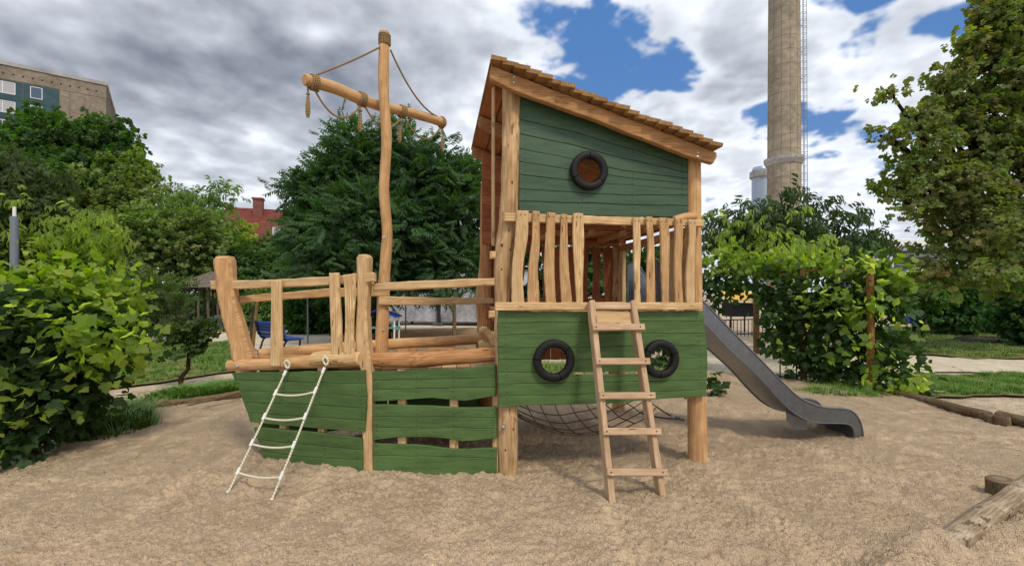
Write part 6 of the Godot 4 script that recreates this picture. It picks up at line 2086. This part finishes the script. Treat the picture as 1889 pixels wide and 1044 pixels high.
func wooden_ladder() -> void:
	var root := thing("wooden_ladder", "wooden ladder leaning on the green tower wall up to the balcony gap", "ladder", SHIP * Vector3(0.95, 0, 0.80))
	var at := root.transform.affine_inverse() * SHIP
	var la: Vector3 = Vector3(0.662, 1.444, 0.245)
	var lb: Vector3 = Vector3(0.669, 0.008, 0.67)
	var ra: Vector3 = Vector3(1.017, 1.442, 0.245)
	var rb: Vector3 = Vector3(1.068, -0.028, 0.67)
	var down := (lb - la).normalized()
	for s in [[la, lb, 1.0], [ra, rb, -1.0]]:
		var d: Vector3 = (s[1] - s[0]).normalized()
		var face := d.cross(Vector3.RIGHT).normalized()
		if face.z < 0:
			face = -face
		var b := fresh_mb(at)
		b.beam(s[0] - d * 0.045, s[1] + d * 0.12, 0.046, 0.088, face, 0.006)
		put("stringer", b, M.wood_ladder, root)
	# rungs screwed on the front of the stringers
	var n: Vector3 = down.cross(Vector3.RIGHT).normalized()
	if n.z < 0:
		n = -n
	var px := [[1089, 1184, 613.0, 614.0], [1095, 1196, 675.0, 672.0], [1103, 1207, 740.0, 735.0], [1111, 1219, 806.0, 800.0], [1120, 1232, 880.0, 873.0]]
	for f in [0.125, 0.305, 0.478, 0.652, 0.842]:
		var a := la.lerp(lb, f) + n * 0.062
		var e := ra.lerp(rb, f - 0.004) + n * 0.062
		var x := (e - a).normalized()
		var b := fresh_mb(at)
		b.beam(a - x * 0.032, e + x * 0.048, 0.034, 0.052, -down, 0.006)
		put("rung", b, M.wood_ladder, root)
		for q in [a - x * 0.004, e + x * 0.006]:
			var sc := MB.new(at * Transform3D(Basis(Vector3.RIGHT, PI / 2), q + n * 0.0165))
			sc.lathe([Vector2(0.006, 0), Vector2(0.006, 0.0025), Vector2(0.0005, 0.0025)], 8)
			put("screw", sc, M.dark_mat, root)
	# the broad top step
	var b := fresh_mb(at)
	var q0 := la.lerp(lb, 0.075) - n * 0.01
	var q1 := ra.lerp(rb, 0.072) - n * 0.01
	b.beam(q0 + Vector3(0.024, 0, 0), q1 - Vector3(0.024, 0, 0), 0.03, 0.14, -down, 0.004)
	put("step_board", b, M.wood_1, root)
	b = fresh_mb(at)
	var t0 := la.lerp(lb, 0.0)
	var t1 := ra.lerp(rb, 0.0)
	b.beam(t0 + Vector3(0.024, 0.0, 0), t1 - Vector3(0.024, 0, 0), 0.06, 0.055, -down, 0.004)
	put("top_board", b, M.wood_ladder, root)

func rope_ladder() -> void:
	var g0: Vector3 = Vector3(-2.157, 0.0, -3.476)
	var root := thing("rope_ladder", "cream rope ladder with four rungs hanging from the bow to the sand", "rope ladder", Vector3(g0.x + 0.1, 0, g0.z))
	var at := Transform3D(Basis(), -root.position)
	var a0: Vector3 = SHIP * (Vector3(-1.89, 0.878, -0.426))
	var a1: Vector3 = SHIP * (Vector3(-1.532, 0.922, -0.265))
	var b0: Vector3 = Vector3(-2.209, -0.037, -3.56)
	var b1: Vector3 = Vector3(-1.823, -0.046, -3.47)
	b0.y = maxf(b0.y, -0.01)
	b1.y = maxf(b1.y, -0.03)
	for s in [[a0, b0], [a1, b1]]:
		var q := MB.new(at)
		q.tube(sag_line(s[0], s[1], 0.012, 10), [0.0088], 8, true, 0, 1, 0, 0.045)
		put("side_rope", q, M.rope_cream, root)
		# eye at the top: a loop round a steel thimble, and the shackle
		var eye: Vector3 = s[0] + Vector3(0.008, 0.055, -0.008)
		q = MB.new(at * Transform3D(Basis(Vector3.BACK, 0.25), eye))
		q.ring(0.024, 0.0095, Transform3D(Basis.from_scale(Vector3(0.8, 1.35, 1)), Vector3.ZERO), 0, TAU, 1.0, 18, 8)
		put("eye_loop", q, M.rope_cream, root)
		q = MB.new(at * Transform3D(Basis(Vector3.BACK, 0.25), eye + Vector3(0.004, 0.026, -0.006)))
		q.ring(0.013, 0.004, Transform3D(Basis(Vector3.UP, 1.2), Vector3.ZERO), 0, TAU, 1.0, 14, 6)
		put("shackle", q, M.bolt_steel, root)
		clamp_on(root, at, s[0], s[0].lerp(s[1], 0.045))
		clamp_on(root, at, s[0].lerp(s[1], 0.965), s[1])
	for f in [0.205, 0.405, 0.615, 0.832]:
		var p := a0.lerp(b0, f)
		var q := a1.lerp(b1, f - 0.008)
		var rope := MB.new(at)
		rope.tube(sag_line(p, q, 0.022, 12), [0.0088], 8, true, 0, 1, 0, 0.045)
		put("rung", rope, M.rope_cream, root)
		for k in [[a0, b0, f - 0.006], [a1, b1, f - 0.014]]:
			clamp_on(root, at, k[0].lerp(k[1], k[2] - 0.03), k[0].lerp(k[1], k[2] + 0.022))

func clamp_on(root: Node3D, at: Transform3D, a: Vector3, b: Vector3) -> void:
	var q := MB.new(at)
	q.tube([a, b], [0.0132], 10)
	put("clamp", q, M.clamp_white, root)

func net() -> void:
	# a hammock of rope squares slung under the tower, from the left posts to the right ones
	var root := thing("climbing_net", "sagging dark rope net slung under the green tower between its posts", "net", SHIP * Vector3(0.85, 0.4, -0.9), SHIP_TURN)
	var at := root.transform.affine_inverse() * SHIP
	var nu := 9
	var nw := 6
	var spot_of := func(i: int, j: int) -> Vector3:
		var f := float(i) / nu
		var g := float(j) / nw
		var y := 0.47 + 0.10 * (g - 0.4) - (0.30 * sin(PI * pow(f, 0.85)) * (0.6 + 0.4 * sin(PI * g))) - 0.05 * f
		var pinch := 0.28 + 0.72 * pow(sin(PI * clampf(f * 0.94 + 0.03, 0.0, 1.0)), 0.5)
		return Vector3(0.06 + 1.60 * f, y + 0.012 * nz3.get_noise_2d(i * 3.1, j * 2.3), -(0.95 + (g - 0.5) * 1.35 * pinch))
	for j in nw + 1:
		var p := []
		for i in nu + 1:
			p.append(spot_of.call(i, j))
		var b := MB.new(at)
		b.tube(smooth_line(p, 4), [0.0062], 6, true, 0, 1, 0, 0.045)
		put("rope", b, M.rope_dark, root)
	for i in nu + 1:
		var p := []
		for j in nw + 1:
			p.append(spot_of.call(i, j))
		var b := MB.new(at)
		b.tube(smooth_line(p, 4), [0.0062], 6, true, 0, 1, 0, 0.045)
		put("rope", b, M.rope_dark, root)
	# slack ropes to the front right post
	for s in [[spot_of.call(nu, 0), Vector3(1.64, 0.40, -0.02)], [spot_of.call(nu - 1, 1), Vector3(1.64, 0.41, -0.03)], [spot_of.call(nu, nw), Vector3(1.68, 0.55, -1.72)], [spot_of.call(0, 0), Vector3(0.06, 0.52, -0.05)], [spot_of.call(0, nw), Vector3(0.04, 0.62, -1.7)]]:
		var b := MB.new(at)
		b.tube(sag_line(s[0], s[1], 0.02, 6), [0.0085], 6, true, 0, 1, 0, 0.045)
		put("tie_rope", b, M.rope_dark, root)
		b = MB.new(at)
		b.tube([s[1].lerp(s[0], 0.2), s[1].lerp(s[0], 0.28)], [0.013], 8)
		put("clamp", b, M.bolt_steel, root)

func slide() -> void:
	var root := thing("slide", "grey steel slide running down from the tower's right side into the sand", "slide", SHIP * Vector3(2.9, 0, -0.74), SHIP_TURN)
	var at := root.transform.affine_inverse() * SHIP
	# upper edge and lower edge of the near cheek, from the tower outward
	var top := smooth_line([Vector2(1.657, 1.752), Vector2(1.892, 1.66), Vector2(2.101, 1.478), Vector2(2.361, 1.226), Vector2(2.733, 0.882), Vector2(3.017, 0.613), Vector2(3.229, 0.44), Vector2(3.49, 0.338), Vector2(3.742, 0.311), Vector2(3.876, 0.264), Vector2(3.964, 0.137), Vector2(3.998, -0.041)], 5)
	var low := smooth_line([Vector2(1.657, 1.452), Vector2(1.892, 1.407), Vector2(2.119, 1.245), Vector2(2.398, 0.973), Vector2(2.72, 0.696), Vector2(2.973, 0.438), Vector2(3.177, 0.269), Vector2(3.405, 0.179), Vector2(3.668, 0.156), Vector2(3.809, 0.138), Vector2(3.876, 0.071), Vector2(3.883, -0.035)], 5)
	var w0 := 0.49
	var w1 := 0.97
	for w in [w0, w1]:
		var b := MB.new(at)
		for i in top.size() - 1:
			for s in [-0.0015, 0.0015]:
				b.quad(Vector3(top[i].x, top[i].y, -w + s), Vector3(top[i + 1].x, top[i + 1].y, -w + s), Vector3(low[i + 1].x, low[i + 1].y, -w + s), Vector3(low[i].x, low[i].y, -w + s), Vector3(0, 0, signf(s)))
		put("cheek", b, M.slide_steel, root)
		b = MB.new(at)
		var edge := []
		for p in top:
			edge.append(Vector3(p.x, p.y, -w))
		b.tube(edge, [0.011], 8)
		put("rim", b, M.slide_steel, root)
		b = MB.new(at)
		edge = []
		for p in low:
			edge.append(Vector3(p.x, p.y, -w))
		b.tube(edge, [0.007], 6)
		put("seam", b, M.slide_steel, root)
	var b := MB.new(at)
	for i in low.size() - 1:
		var e: Vector2 = (low[i + 1] - low[i]).normalized()
		var m := Vector3(-e.y, e.x, 0)
		for s in [1.0, -1.0]:
			var o: Vector3 = m * (0.004 + 0.0015 * s)
			b.quad(Vector3(low[i].x, low[i].y, -w0 - 0.002) + o, Vector3(low[i + 1].x, low[i + 1].y, -w0 - 0.002) + o, Vector3(low[i + 1].x, low[i + 1].y, -w1 + 0.002) + o, Vector3(low[i].x, low[i].y, -w1 + 0.002) + o, m * s)
	put("bed", b, M.slide_steel, root)
	# the way in: tall curved cheeks on the tower floor
	for w in [w0, w1]:
		b = MB.new(at)
		b.plank(poly([Vector2(1.50, 1.41), Vector2(1.50, 1.86), Vector2(1.545, 1.90), Vector2(1.60, 1.89), Vector2(1.70, 1.76), Vector2(1.80, 1.60), Vector2(1.87, 1.50), Vector2(1.87, 1.41)]), 0.004, 0.001, flat_at(-w))
		put("entry_cheek", b, M.slide_steel, root)
		b = MB.new(at)
		b.tube(smooth_line([Vector3(1.50, 1.41, -w), Vector3(1.50, 1.85, -w), Vector3(1.55, 1.90, -w), Vector3(1.61, 1.88, -w), Vector3(1.70, 1.76, -w), Vector3(1.80, 1.60, -w), Vector3(1.88, 1.50, -w)], 4), [0.010], 8)
		put("entry_rim", b, M.slide_steel, root)
	# support plate near the foot
	b = MB.new(at)
	b.plank(poly([Vector2(3.092, 0.391), Vector2(3.36, 0.194), Vector2(3.354, 0.083), Vector2(3.216, 0.095), Vector2(3.112, 0.193)]), 0.005, 0.001, flat_at(-0.55))
	put("support", b, M.slide_steel, root)

# ---------------------------------------------------------------- smaller things of the playground
func build_small_things() -> void:
	logs_round_pit()
	hut()
	bench()
	poles()
	far_bits()

func border_log(label: String, p: Array, r: float, m: Material = null) -> void:
	var mid: Vector3 = p[p.size() / 2]
	var o := thing("border_log", label, "log", Vector3(mid.x, 0, mid.z), 0.0, "logs edging the sand pit")
	var b := fresh_mb(Transform3D(Basis(), -o.position))
	var l := smooth_line(p, 8)
	b.tube(l, [r], 16, true, 0.10, 2.2, mid.x * 3.0, 1.2, nz3)
	put("trunk", b, m if m else M.log_grey, o)

func stump(label: String, at: Vector3, r: float, h: float) -> void:
	var o := thing("stump", label, "stump", at, 0.0, "short stumps by the border logs")
	var b := fresh_mb()
	b.tube([Vector3(0, -0.15, 0), Vector3(0.005, h * 0.5, 0), Vector3(0, h, 0)], [r * 1.03, r, r * 0.96], 18, true, 0.06, 3.0, at.x * 5.0, 1.2, nz3)
	put("trunk", b, M.log_grey, o)

func logs_round_pit() -> void:
	border_log("weathered log edging the sand between the vine and the bow", [Vector3(-4.878, 0.03, -5.82), Vector3(-4.709, 0.045, -6.21), Vector3(-4.32, 0.05, -6.505), Vector3(-3.993, 0.05, -6.892)], 0.055)
	border_log("weathered log edging the sand from the right hedge post to the twin stumps", [Vector3(5.878, 0.02, -7.225), Vector3(5.812, 0.05, -6.538), Vector3(5.786, 0.06, -6.031), Vector3(5.812, 0.06, -5.604)], 0.062)
	border_log("weathered log edging the sand right of the twin stumps", [Vector3(5.944, 0.06, -5.604), Vector3(5.917, 0.07, -5.264), Vector3(6.038, 0.06, -4.909)], 0.07)
	border_log("thick grey log half buried in the sand at the lower right corner", [Vector3(4.74, 0.075, -3.968), Vector3(3.79, 0.075, -3.426), Vector3(3.112, 0.07, -3.039), Vector3(2.266, 0.05, -2.55)], 0.072, M.log_sandy)
	stump("smaller left one of two short stumps by the right border log", Vector3(5.712, 0.0, -5.49), 0.062, 0.10)
	stump("larger right one of two short stumps by the right border log", Vector3(5.729, 0.0, -5.378), 0.074, 0.115)
	stump("cut stump end beside the thick half buried log at the right edge", Vector3(3.726, 0.0, -3.513), 0.085, 0.135)
	# a dead branch on the left border log
	var o := thing("dead_branch", "thin grey branch lying on the left border log", "branch", Vector3(-4.489, 0.0, -7.008))
	var b := MB.new(Transform3D(Basis(), -o.position))
	b.tube([Vector3(-4.22, 0.1, -5.983), Vector3(-4.046, 0.12, -6.202), Vector3(-3.945, 0.13, -6.455), Vector3(-3.983, 0.1, -6.847)], [0.010, 0.014, 0.016, 0.012], 7, true, 0.2, 4.0, 1.0, 1.0, nz3)
	put("stick", b, M.log_grey, o)

func hut() -> void:
	var base: Vector3 = Vector3(-14.62, 0.0, -22.331)
	var o := thing("wooden_hut", "small round stick hut with grey plank cone roof behind the sapling", "hut", base)
	var k := base.z / -850.0
	var eave := 1.55 + 11.0 * k
	var peak := 1.55 + 40.0 * k
	var R := 62.0 * k
	var roof := pivot("roof", o)
	for i in 22:
		var a := TAU * i / 22.0
		var b := fresh_mb(Transform3D(Basis(Vector3.UP, a), Vector3(0, 0, 0)))
		var out := R * rng.randf_range(0.95, 1.06)
		var y := Vector3(0, peak - eave, out).normalized() if false else Vector3(0, eave - peak, out)
		b.plank(poly([Vector2(-0.03, 0.0), Vector2(0.03, 0.0), Vector2(out * 0.16, y.length()), Vector2(-out * 0.16, y.length())]), 0.03, 0.004, Transform3D(Basis(Vector3.RIGHT, y.normalized(), Vector3.RIGHT.cross(y.normalized())), Vector3(0, peak + rng.randf_range(0, 0.03), 0.02)), false)
		put("roof_plank", b, M.old_wood, roof)
	for i in 18:
		var a := TAU * i / 18.0
		if i == 5:
			continue
		var b := fresh_mb()
		var r := R * 0.68
		b.tube([Vector3(cos(a) * r, -0.1, sin(a) * r), Vector3(cos(a + 0.05) * r, eave * 0.5, sin(a + 0.05) * r), Vector3(cos(a) * r * 0.95, eave + 0.06, sin(a) * r * 0.95)], [0.055, 0.05, 0.04], 8, true, 0.15, 3.0, a * 9.0, 1.2, nz3)
		put("wall_stick", b, M.old_wood, o)
	# the stick fence left of it
	var f := thing("stick_fence", "low fence of upright grey sticks left of the hut", "fence", Vector3(-16.65, 0.0, -21.958))
	var p0: Vector3 = Vector3(-17.256, 0.0, -20.586)
	var p1: Vector3 = Vector3(-15.834, 0.0, -22.716)
	var at := Transform3D(Basis(), -f.position)
	for i in 58:
		var q := p0.lerp(p1, i / 57.0)
		var b := fresh_mb(at)
		var h := 1.25 + 0.12 * nz3.get_noise_2d(i * 2.3, 1) + rng.randf() * 0.08
		b.tube([q + Vector3(0, -0.1, 0), q + Vector3(rng.randf_range(-0.02, 0.02), h * 0.5, 0), q + Vector3(rng.randf_range(-0.03, 0.03), h, 0)], [0.030, 0.027, 0.022], 6, true)
		put("stick", b, M.old_wood, f)
	for y in [0.35, 1.0]:
		var b := fresh_mb(at)
		b.tube([p0 + Vector3(0, y, -0.06), p1 + Vector3(0, y, -0.06)], [0.03], 6)
		put("rail", b, M.old_wood, f)

func bench() -> void:
	# seen from behind its left end: it faces right, its length running away from the viewer
	var at := Vector3(-5.95, 0, -11.7)
	var o := thing("park_bench", "blue slatted park bench with black iron legs seen through the bow railing", "bench", at, 2.474)
	var L := 1.55
	# bench space: x along the length, z the way it faces
	for i in 5:
		var b := MB.new()
		b.box(Vector3(L, 0.03, 0.07), Transform3D(Basis(Vector3.RIGHT, 0.05), Vector3(0, 0.455 - i * 0.004, -0.10 + i * 0.088)), 0.006)
		put("seat_slat", b, M.blue_paint, o)
	for i in 4:
		var b := MB.new()
		b.box(Vector3(L, 0.082, 0.03), Transform3D(Basis(Vector3.RIGHT, -0.25), Vector3(0, 0.53 + i * 0.093, -0.17 - i * 0.026)), 0.006)
		put("back_slat", b, M.blue_dark if i < 3 else M.blue_paint, o)
	for x in [-0.6, 0.6]:
		var b := MB.new()
		b.tube(smooth_line([Vector3(x, 0.0, 0.33), Vector3(x, 0.16, 0.25), Vector3(x, 0.40, 0.27)], 4), [0.026], 8)
		b.tube(smooth_line([Vector3(x, 0.0, -0.22), Vector3(x, 0.18, -0.16), Vector3(x, 0.36, -0.10), Vector3(x, 0.44, 0.0)], 4), [0.026], 8)
		b.tube(smooth_line([Vector3(x, 0.42, 0.28), Vector3(x, 0.42, 0.0), Vector3(x, 0.43, -0.15), Vector3(x, 0.62, -0.23), Vector3(x, 0.86, -0.29)], 4), [0.024], 8)
		put("leg", b, M.black_iron, o)

func poles() -> void:
	var p: Vector3 = Vector3(-14.543, 0.0, -13.444)
	p = Vector3((25 - 944.5) / 850.0 * 6.6, 0, -6.6)
	var o := thing("metal_post", "grey metal post with capped top rising behind the vine at the left edge", "post", p)
	var b := MB.new()
	var top := 1.55 + 160.0 / 850.0 * 6.6
	b.tube([Vector3(0, -0.1, 0), Vector3(0, top - 0.14, 0)], [0.046], 16)
	put("tube", b, M.pole_steel, o)
	b = MB.new()
	b.tube([Vector3(0, top - 0.14, 0), Vector3(0, top, 0)], [0.02], 10)
	put("spike", b, M.clamp_white, o)
	var first: Node3D = null
	for q in [[Vector3(-6.501, 0.0, -14.639), 520.0, 0.026, "thin grey pole by the light path seen left of the narrow rail posts"], [Vector3(-4.23, 0.0, -18.299), 555.0, 0.026, "thin pale pole under the yellow sail before the tent"]]:
		var s := thing("sail_pole", q[3], "pole", q[0], 0.0, "poles round the far sand pit")
		b = MB.new()
		var h: float = 1.55 + (542.0 - q[1]) / 850.0 * -q[0].z
		b.tube([Vector3(0, -0.1, 0), Vector3(0, h, 0)], [q[2]], 10)
		put("tube", b, M.pole_steel, s)
	var w := thing("sail_pole", "thick grey wooden pole holding the yellow sail in the far sand pit", "pole", Vector3(-1.794, 0.0, -14.321), 0.0, "poles round the far sand pit")
	b = fresh_mb()
	b.tube([Vector3(0, -0.1, 0), Vector3(0.0, 1.0, 0), Vector3(0.01, 1.78, 0)], [0.062, 0.06, 0.055], 12, true, 0.08, 3.0, 2.0, 1.2, nz3)
	put("trunk", b, M.log_grey, w)
	b = MB.new()
	b.box(Vector3(0.16, 0.10, 0.03), Transform3D(Basis(), Vector3(0.0, 1.74, 0.07)))
	put("bracket", b, M.bolt_steel, w)
	# the stakes of a young tree
	for q in [[Vector3(-7.216, 0.0, -12.791), Vector3(-6.753, 1.349, -12.2), "pale one of two leaning stakes left of the blue bench", "stake_wood"], [Vector3(-8.327, 0.0, -14.639), Vector3(-7.656, 1.262, -13.6), "dark one of two leaning stakes left of the blue bench", "old_wood"]]:
		var s := thing("stake", q[2], "stake", q[0], 0.0, "stakes by the bench")
		b = fresh_mb()
		b.tube([Vector3(0, -0.1, 0), (q[1] - q[0]) * 0.5, q[1] - q[0]], [0.042, 0.040, 0.038], 10, true)
		put("pole", b, M[q[3]], s)

func far_bits() -> void:
	# the yellow sail: one sheet with thickness, sagging between its corners
	var c := [Vector3(-4.167, 1.714, -15.5), Vector3(-1.829, 1.705, -14.6), Vector3(-0.929, 2.021, -20.0), Vector3(-5.414, 1.743, -20.5)]
	var o := thing("sun_sail", "pale yellow sun sail stretched over the far sand pit", "awning", Vector3(c[1].x, 0, c[1].z))
	var at := Transform3D(Basis(), -o.position)
	var b := MB.new(at)
	var n := 10
	var pt := func(i: int, j: int, up: float) -> Vector3:
		var u := float(i) / n
		var v := float(j) / n
		var p: Vector3 = c[0].lerp(c[1], u).lerp(c[3].lerp(c[2], u), v)
		return p + Vector3(0, up + 0.5 * sin(PI * u) * sin(PI * v) * 0.3 - 0.10 * sin(PI * u) * (1.0 - v), 0)
	for i in n:
		for j in n:
			for s in [0.004, -0.004]:
				var m := Vector3(0, signf(s), 0)
				b.flat(pt.call(i, j, s), pt.call(i + 1, j, s), pt.call(i + 1, j + 1, s), m)
				b.flat(pt.call(i, j, s), pt.call(i + 1, j + 1, s), pt.call(i, j + 1, s), m)
	put("cloth", b, M.yellow_sail, o)
	b = MB.new(at)
	for i in 4:
		b.tube([c[i], c[(i + 1) % 4]], [0.012], 6)
	put("hem", b, M.yellow_sail, o)
	# blue-roofed play table
	var tb: Vector3 = Vector3(-3.44, 0.0, -13.444)
	var t := thing("play_stall", "small play stall with blue roof and white posts beyond the mast", "play stall", tb)
	b = MB.new()
	for x in [-0.85, 0.0]:
		for z in [-0.55, 0.0]:
			b.tube([Vector3(x, -0.05, z), Vector3(x, 0.86, z)], [0.026], 8)
	put("post", b, M.clamp_white, t)
	b = MB.new()
	b.box(Vector3(0.62, 0.03, 0.80), Transform3D(Basis(Vector3.BACK, -0.35), Vector3(-0.22, 0.98, -0.28)))
	b.box(Vector3(0.62, 0.03, 0.80), Transform3D(Basis(Vector3.BACK, 0.35), Vector3(-0.76, 0.98, -0.28)))
	put("roof", b, M.blue_paint, t)
	b = MB.new()
	b.box(Vector3(0.95, 0.03, 0.62), Transform3D(Basis(), Vector3(-0.43, 0.55, -0.28)))
	put("table_top", b, M.turquoise, t)
	# low wooden play furniture by the far side of the ship
	for q in [[Vector3(-2.811, 0.0, -11.977), 0.26, 0.26, "brown wooden play box beyond the ship's rail nearest the mast"], [Vector3(-2.619, 0.0, -12.199), 0.17, 0.34, "tall brown wooden play box right of the lower one"], [Vector3(-1.859, 0.0, -12.199), 0.70, 0.17, "low long pale wooden bench beyond the ship's rail"]]:
		var s := thing("play_box", q[3], "box", q[0], 0.0, "wooden play boxes in the far sand pit")
		b = fresh_mb()
		b.box(Vector3(q[1], q[2], 0.28), Transform3D(Basis(), Vector3(0, q[2] / 2, 0)), 0.01)
		put("body", b, M.wood_4, s)
		b = fresh_mb()
		b.box(Vector3(q[1] + 0.04, 0.03, 0.32), Transform3D(Basis(), Vector3(0, q[2] + 0.016, 0)), 0.006)
		put("lid", b, M.wood_red, s)
	# white sheet of paper and a white cup on the sand
	var pp := thing("white_mat", "flat white mat lying on the far sand near the tower's rear post", "mat", Vector3(-1.295, 0.0, -16.067))
	b = MB.new()
	b.plank(rough(poly([Vector2(-0.32, -0.22), Vector2(0.34, -0.30), Vector2(0.30, 0.26), Vector2(-0.25, 0.32)]), 0.1, 0.03, 3.0), 0.03, 0.005, Transform3D(Basis(Vector3.RIGHT, -PI / 2), Vector3(0, 0.03, 0)))
	put("sheet", b, M.paper, pp)
	# stone blocks and low wall below the dark tree
	var k := 0
	for q in [[Vector3(-8.101, 0.0, -20.586), 0.75, 0.62, "larger grey stone block by the dark shrubs left of the tent"], [Vector3(-7.59, 0.0, -20.913), 0.6, 0.5, "smaller grey stone block by the dark shrubs left of the tent"]]:
		var s := thing("stone_block", q[3], "stone block", q[0], 0.2 * k, "stone blocks by the tent")
		b = MB.new()
		b.plank(rough(poly([Vector2(-q[1] / 2, -0.05), Vector2(q[1] / 2, -0.05), Vector2(q[1] / 2, q[2]), Vector2(-q[1] / 2, q[2])]), 0.15, 0.03, k * 4.0), 0.6, 0.03)
		put("block", b, M.stone, s)
		k += 1
	var lw := thing("low_wall", "low grey stone wall behind the blue bench", "wall", Vector3(-11.007, 0.0, -20.586))
	for r in 3:
		for i in 9:
			b = MB.new(Transform3D(Basis(), Vector3(-2.0 + i * 0.46 + (0.23 if r % 2 else 0.0), 0.10 + r * 0.20, 0)))
			b.box(Vector3(0.445, 0.19, 0.35 + rng.randf_range(-0.03, 0.03)), Transform3D(), 0.012)
			put("stone", b, M.stone, lw)
	# right: raised bed, bin, trampoline
	var rb: Vector3 = Vector3(18.171, 0.0, -17.804)
	var bed := thing("raised_bed", "old wooden raised garden bed with green plants before the dark shrubs", "raised bed", rb, -0.12)
	for i in 3:
		for f in [[Vector3(-1.2, 0, 0), Vector3(1.25, 0, 0)], [Vector3(1.25, 0, 0), Vector3(1.25, 0, -1.2)], [Vector3(-1.2, 0, 0), Vector3(-1.2, 0, -1.2)], [Vector3(-1.2, 0, -1.2), Vector3(1.25, 0, -1.2)]]:
			b = fresh_mb()
			b.beam(f[0] + Vector3(0, 0.075 + i * 0.15, 0), f[1] + Vector3(0, 0.075 + i * 0.15, 0), 0.04, 0.142)
			put("plank", b, M.old_wood, bed)
	for x in [-1.2, 0.05, 1.25]:
		b = fresh_mb()
		b.beam(Vector3(x, -0.05, 0.045), Vector3(x, 0.5, 0.045), 0.09, 0.05, Vector3.BACK)
		put("post", b, M.old_wood, bed)
	b = MB.new()
	b.box(Vector3(2.4, 0.05, 1.15), Transform3D(Basis(), Vector3(0.02, 0.36, -0.6)))
	put("soil", b, M.dark_mat, bed)
	var where := []
	var tint := []
	for i in 700:
		var x := rng.randf_range(-1.15, 0.9)
		var q := Vector3(x, 0.42 + rng.randf() * 0.28 * clampf(0.9 - x, 0.2, 1.0), rng.randf_range(-1.1, 0.0))
		var s := rng.randf_range(0.08, 0.15)
		where.append(Transform3D(Basis(Vector3.UP, rng.randf() * TAU) * Basis(Vector3.RIGHT, -rng.randf_range(0.3, 1.4)) * Basis.from_scale(Vector3(s, s, s)), q))
		tint.append(leaf_tint([Color(0.13, 0.22, 0.05), Color(0.10, 0.18, 0.04)]))
	scatter("plants", bed, where, tint, sprig("maple", 3), M.leaf, Vector3.ZERO)
	var bin := thing("blue_bin", "blue box on a black foot in the grass beside the young apple tree", "bin", Vector3(16.419, 0.0, -18.821))
	b = MB.new()
	b.box(Vector3(0.62, 0.26, 0.42), Transform3D(Basis(), Vector3(0, 0.46, 0)), 0.03)
	put("box", b, M.blue_paint, bin)
	b = MB.new()
	b.box(Vector3(0.66, 0.03, 0.46), Transform3D(Basis(), Vector3(0, 0.606, 0)), 0.01)
	put("lid", b, M.blue_dark, bin)
	b = MB.new()
	b.box(Vector3(0.10, 0.36, 0.10), Transform3D(Basis(), Vector3(0.02, 0.15, 0)), 0.01)
	put("foot", b, M.black_iron, bin)
	var tr: Vector3 = Vector3(16.542, 0.0, -14.639)
	var tramp := thing("ground_trampoline", "dark trampoline mat level with the ground at the right edge", "trampoline", tr)
	b = MB.new()
	b.lathe([Vector2(0.01, 0.03), Vector2(1.45, 0.03), Vector2(1.5, -0.02)], 40)
	put("mat", b, M.dark_mat, tramp)
	b = MB.new()
	b.lathe([Vector2(1.51, -0.02), Vector2(1.52, 0.05), Vector2(1.78, 0.05), Vector2(1.85, -0.02)], 40)
	put("rim", b, M.rubber, tramp)
	# fence with upright bars and an orange canopy behind the hedge
	var fc := thing("bar_fence", "low dark metal bar fence seen under the vine hedge behind the slide", "fence", Vector3(8.416, 0.0, -16.891))
	var a := Transform3D(Basis(), -fc.position)
	var f0: Vector3 = Vector3(7.06, 0.0, -16.067)
	var f1: Vector3 = Vector3(11.007, 0.0, -17.804)
	for i in 24:
		var q := f0.lerp(f1, i / 23.0)
		b = MB.new(a)
		b.tube([q, q + Vector3(0, 0.62, 0)], [0.014], 6)
		put("bar", b, M.black_iron, fc)
	for y in [0.1, 0.62]:
		b = MB.new(a)
		b.beam(f0 + Vector3(0, y, 0), f1 + Vector3(0, y, 0), 0.03, 0.04)
		put("rail", b, M.black_iron, fc)
	for i in 3:
		var q := f0.lerp(f1, i / 2.0)
		b = MB.new(a)
		b.tube([q + Vector3(0, -0.1, 0), q + Vector3(0, 0.78, 0)], [0.045], 10)
		put("post", b, M.old_wood, fc)
	var cn: Vector3 = Vector3(9.332, 1.528, -19.0)
	var can := thing("orange_canopy", "small orange canopy on dark posts behind the bar fence", "canopy", Vector3(cn.x, 0, cn.z))
	b = MB.new()
	b.box(Vector3(1.25, 0.04, 1.4), Transform3D(Basis(Vector3.RIGHT, 0.35), Vector3(0, cn.y, 0)))
	put("cloth", b, M.yellow_sail, can)
	b = MB.new()
	for x in [-0.55, 0.55]:
		for z in [-0.55, 0.55]:
			b.tube([Vector3(x, -0.1, z), Vector3(x, cn.y - 0.02 - 0.36 * z, z)], [0.035], 8)
	put("post", b, M.black_iron, can)
	b = MB.new()
	b.box(Vector3(1.0, 0.55, 0.8), Transform3D(Basis(), Vector3(0, 0.9, 0)), 0.02)
	put("counter", b, M.black_iron, can)
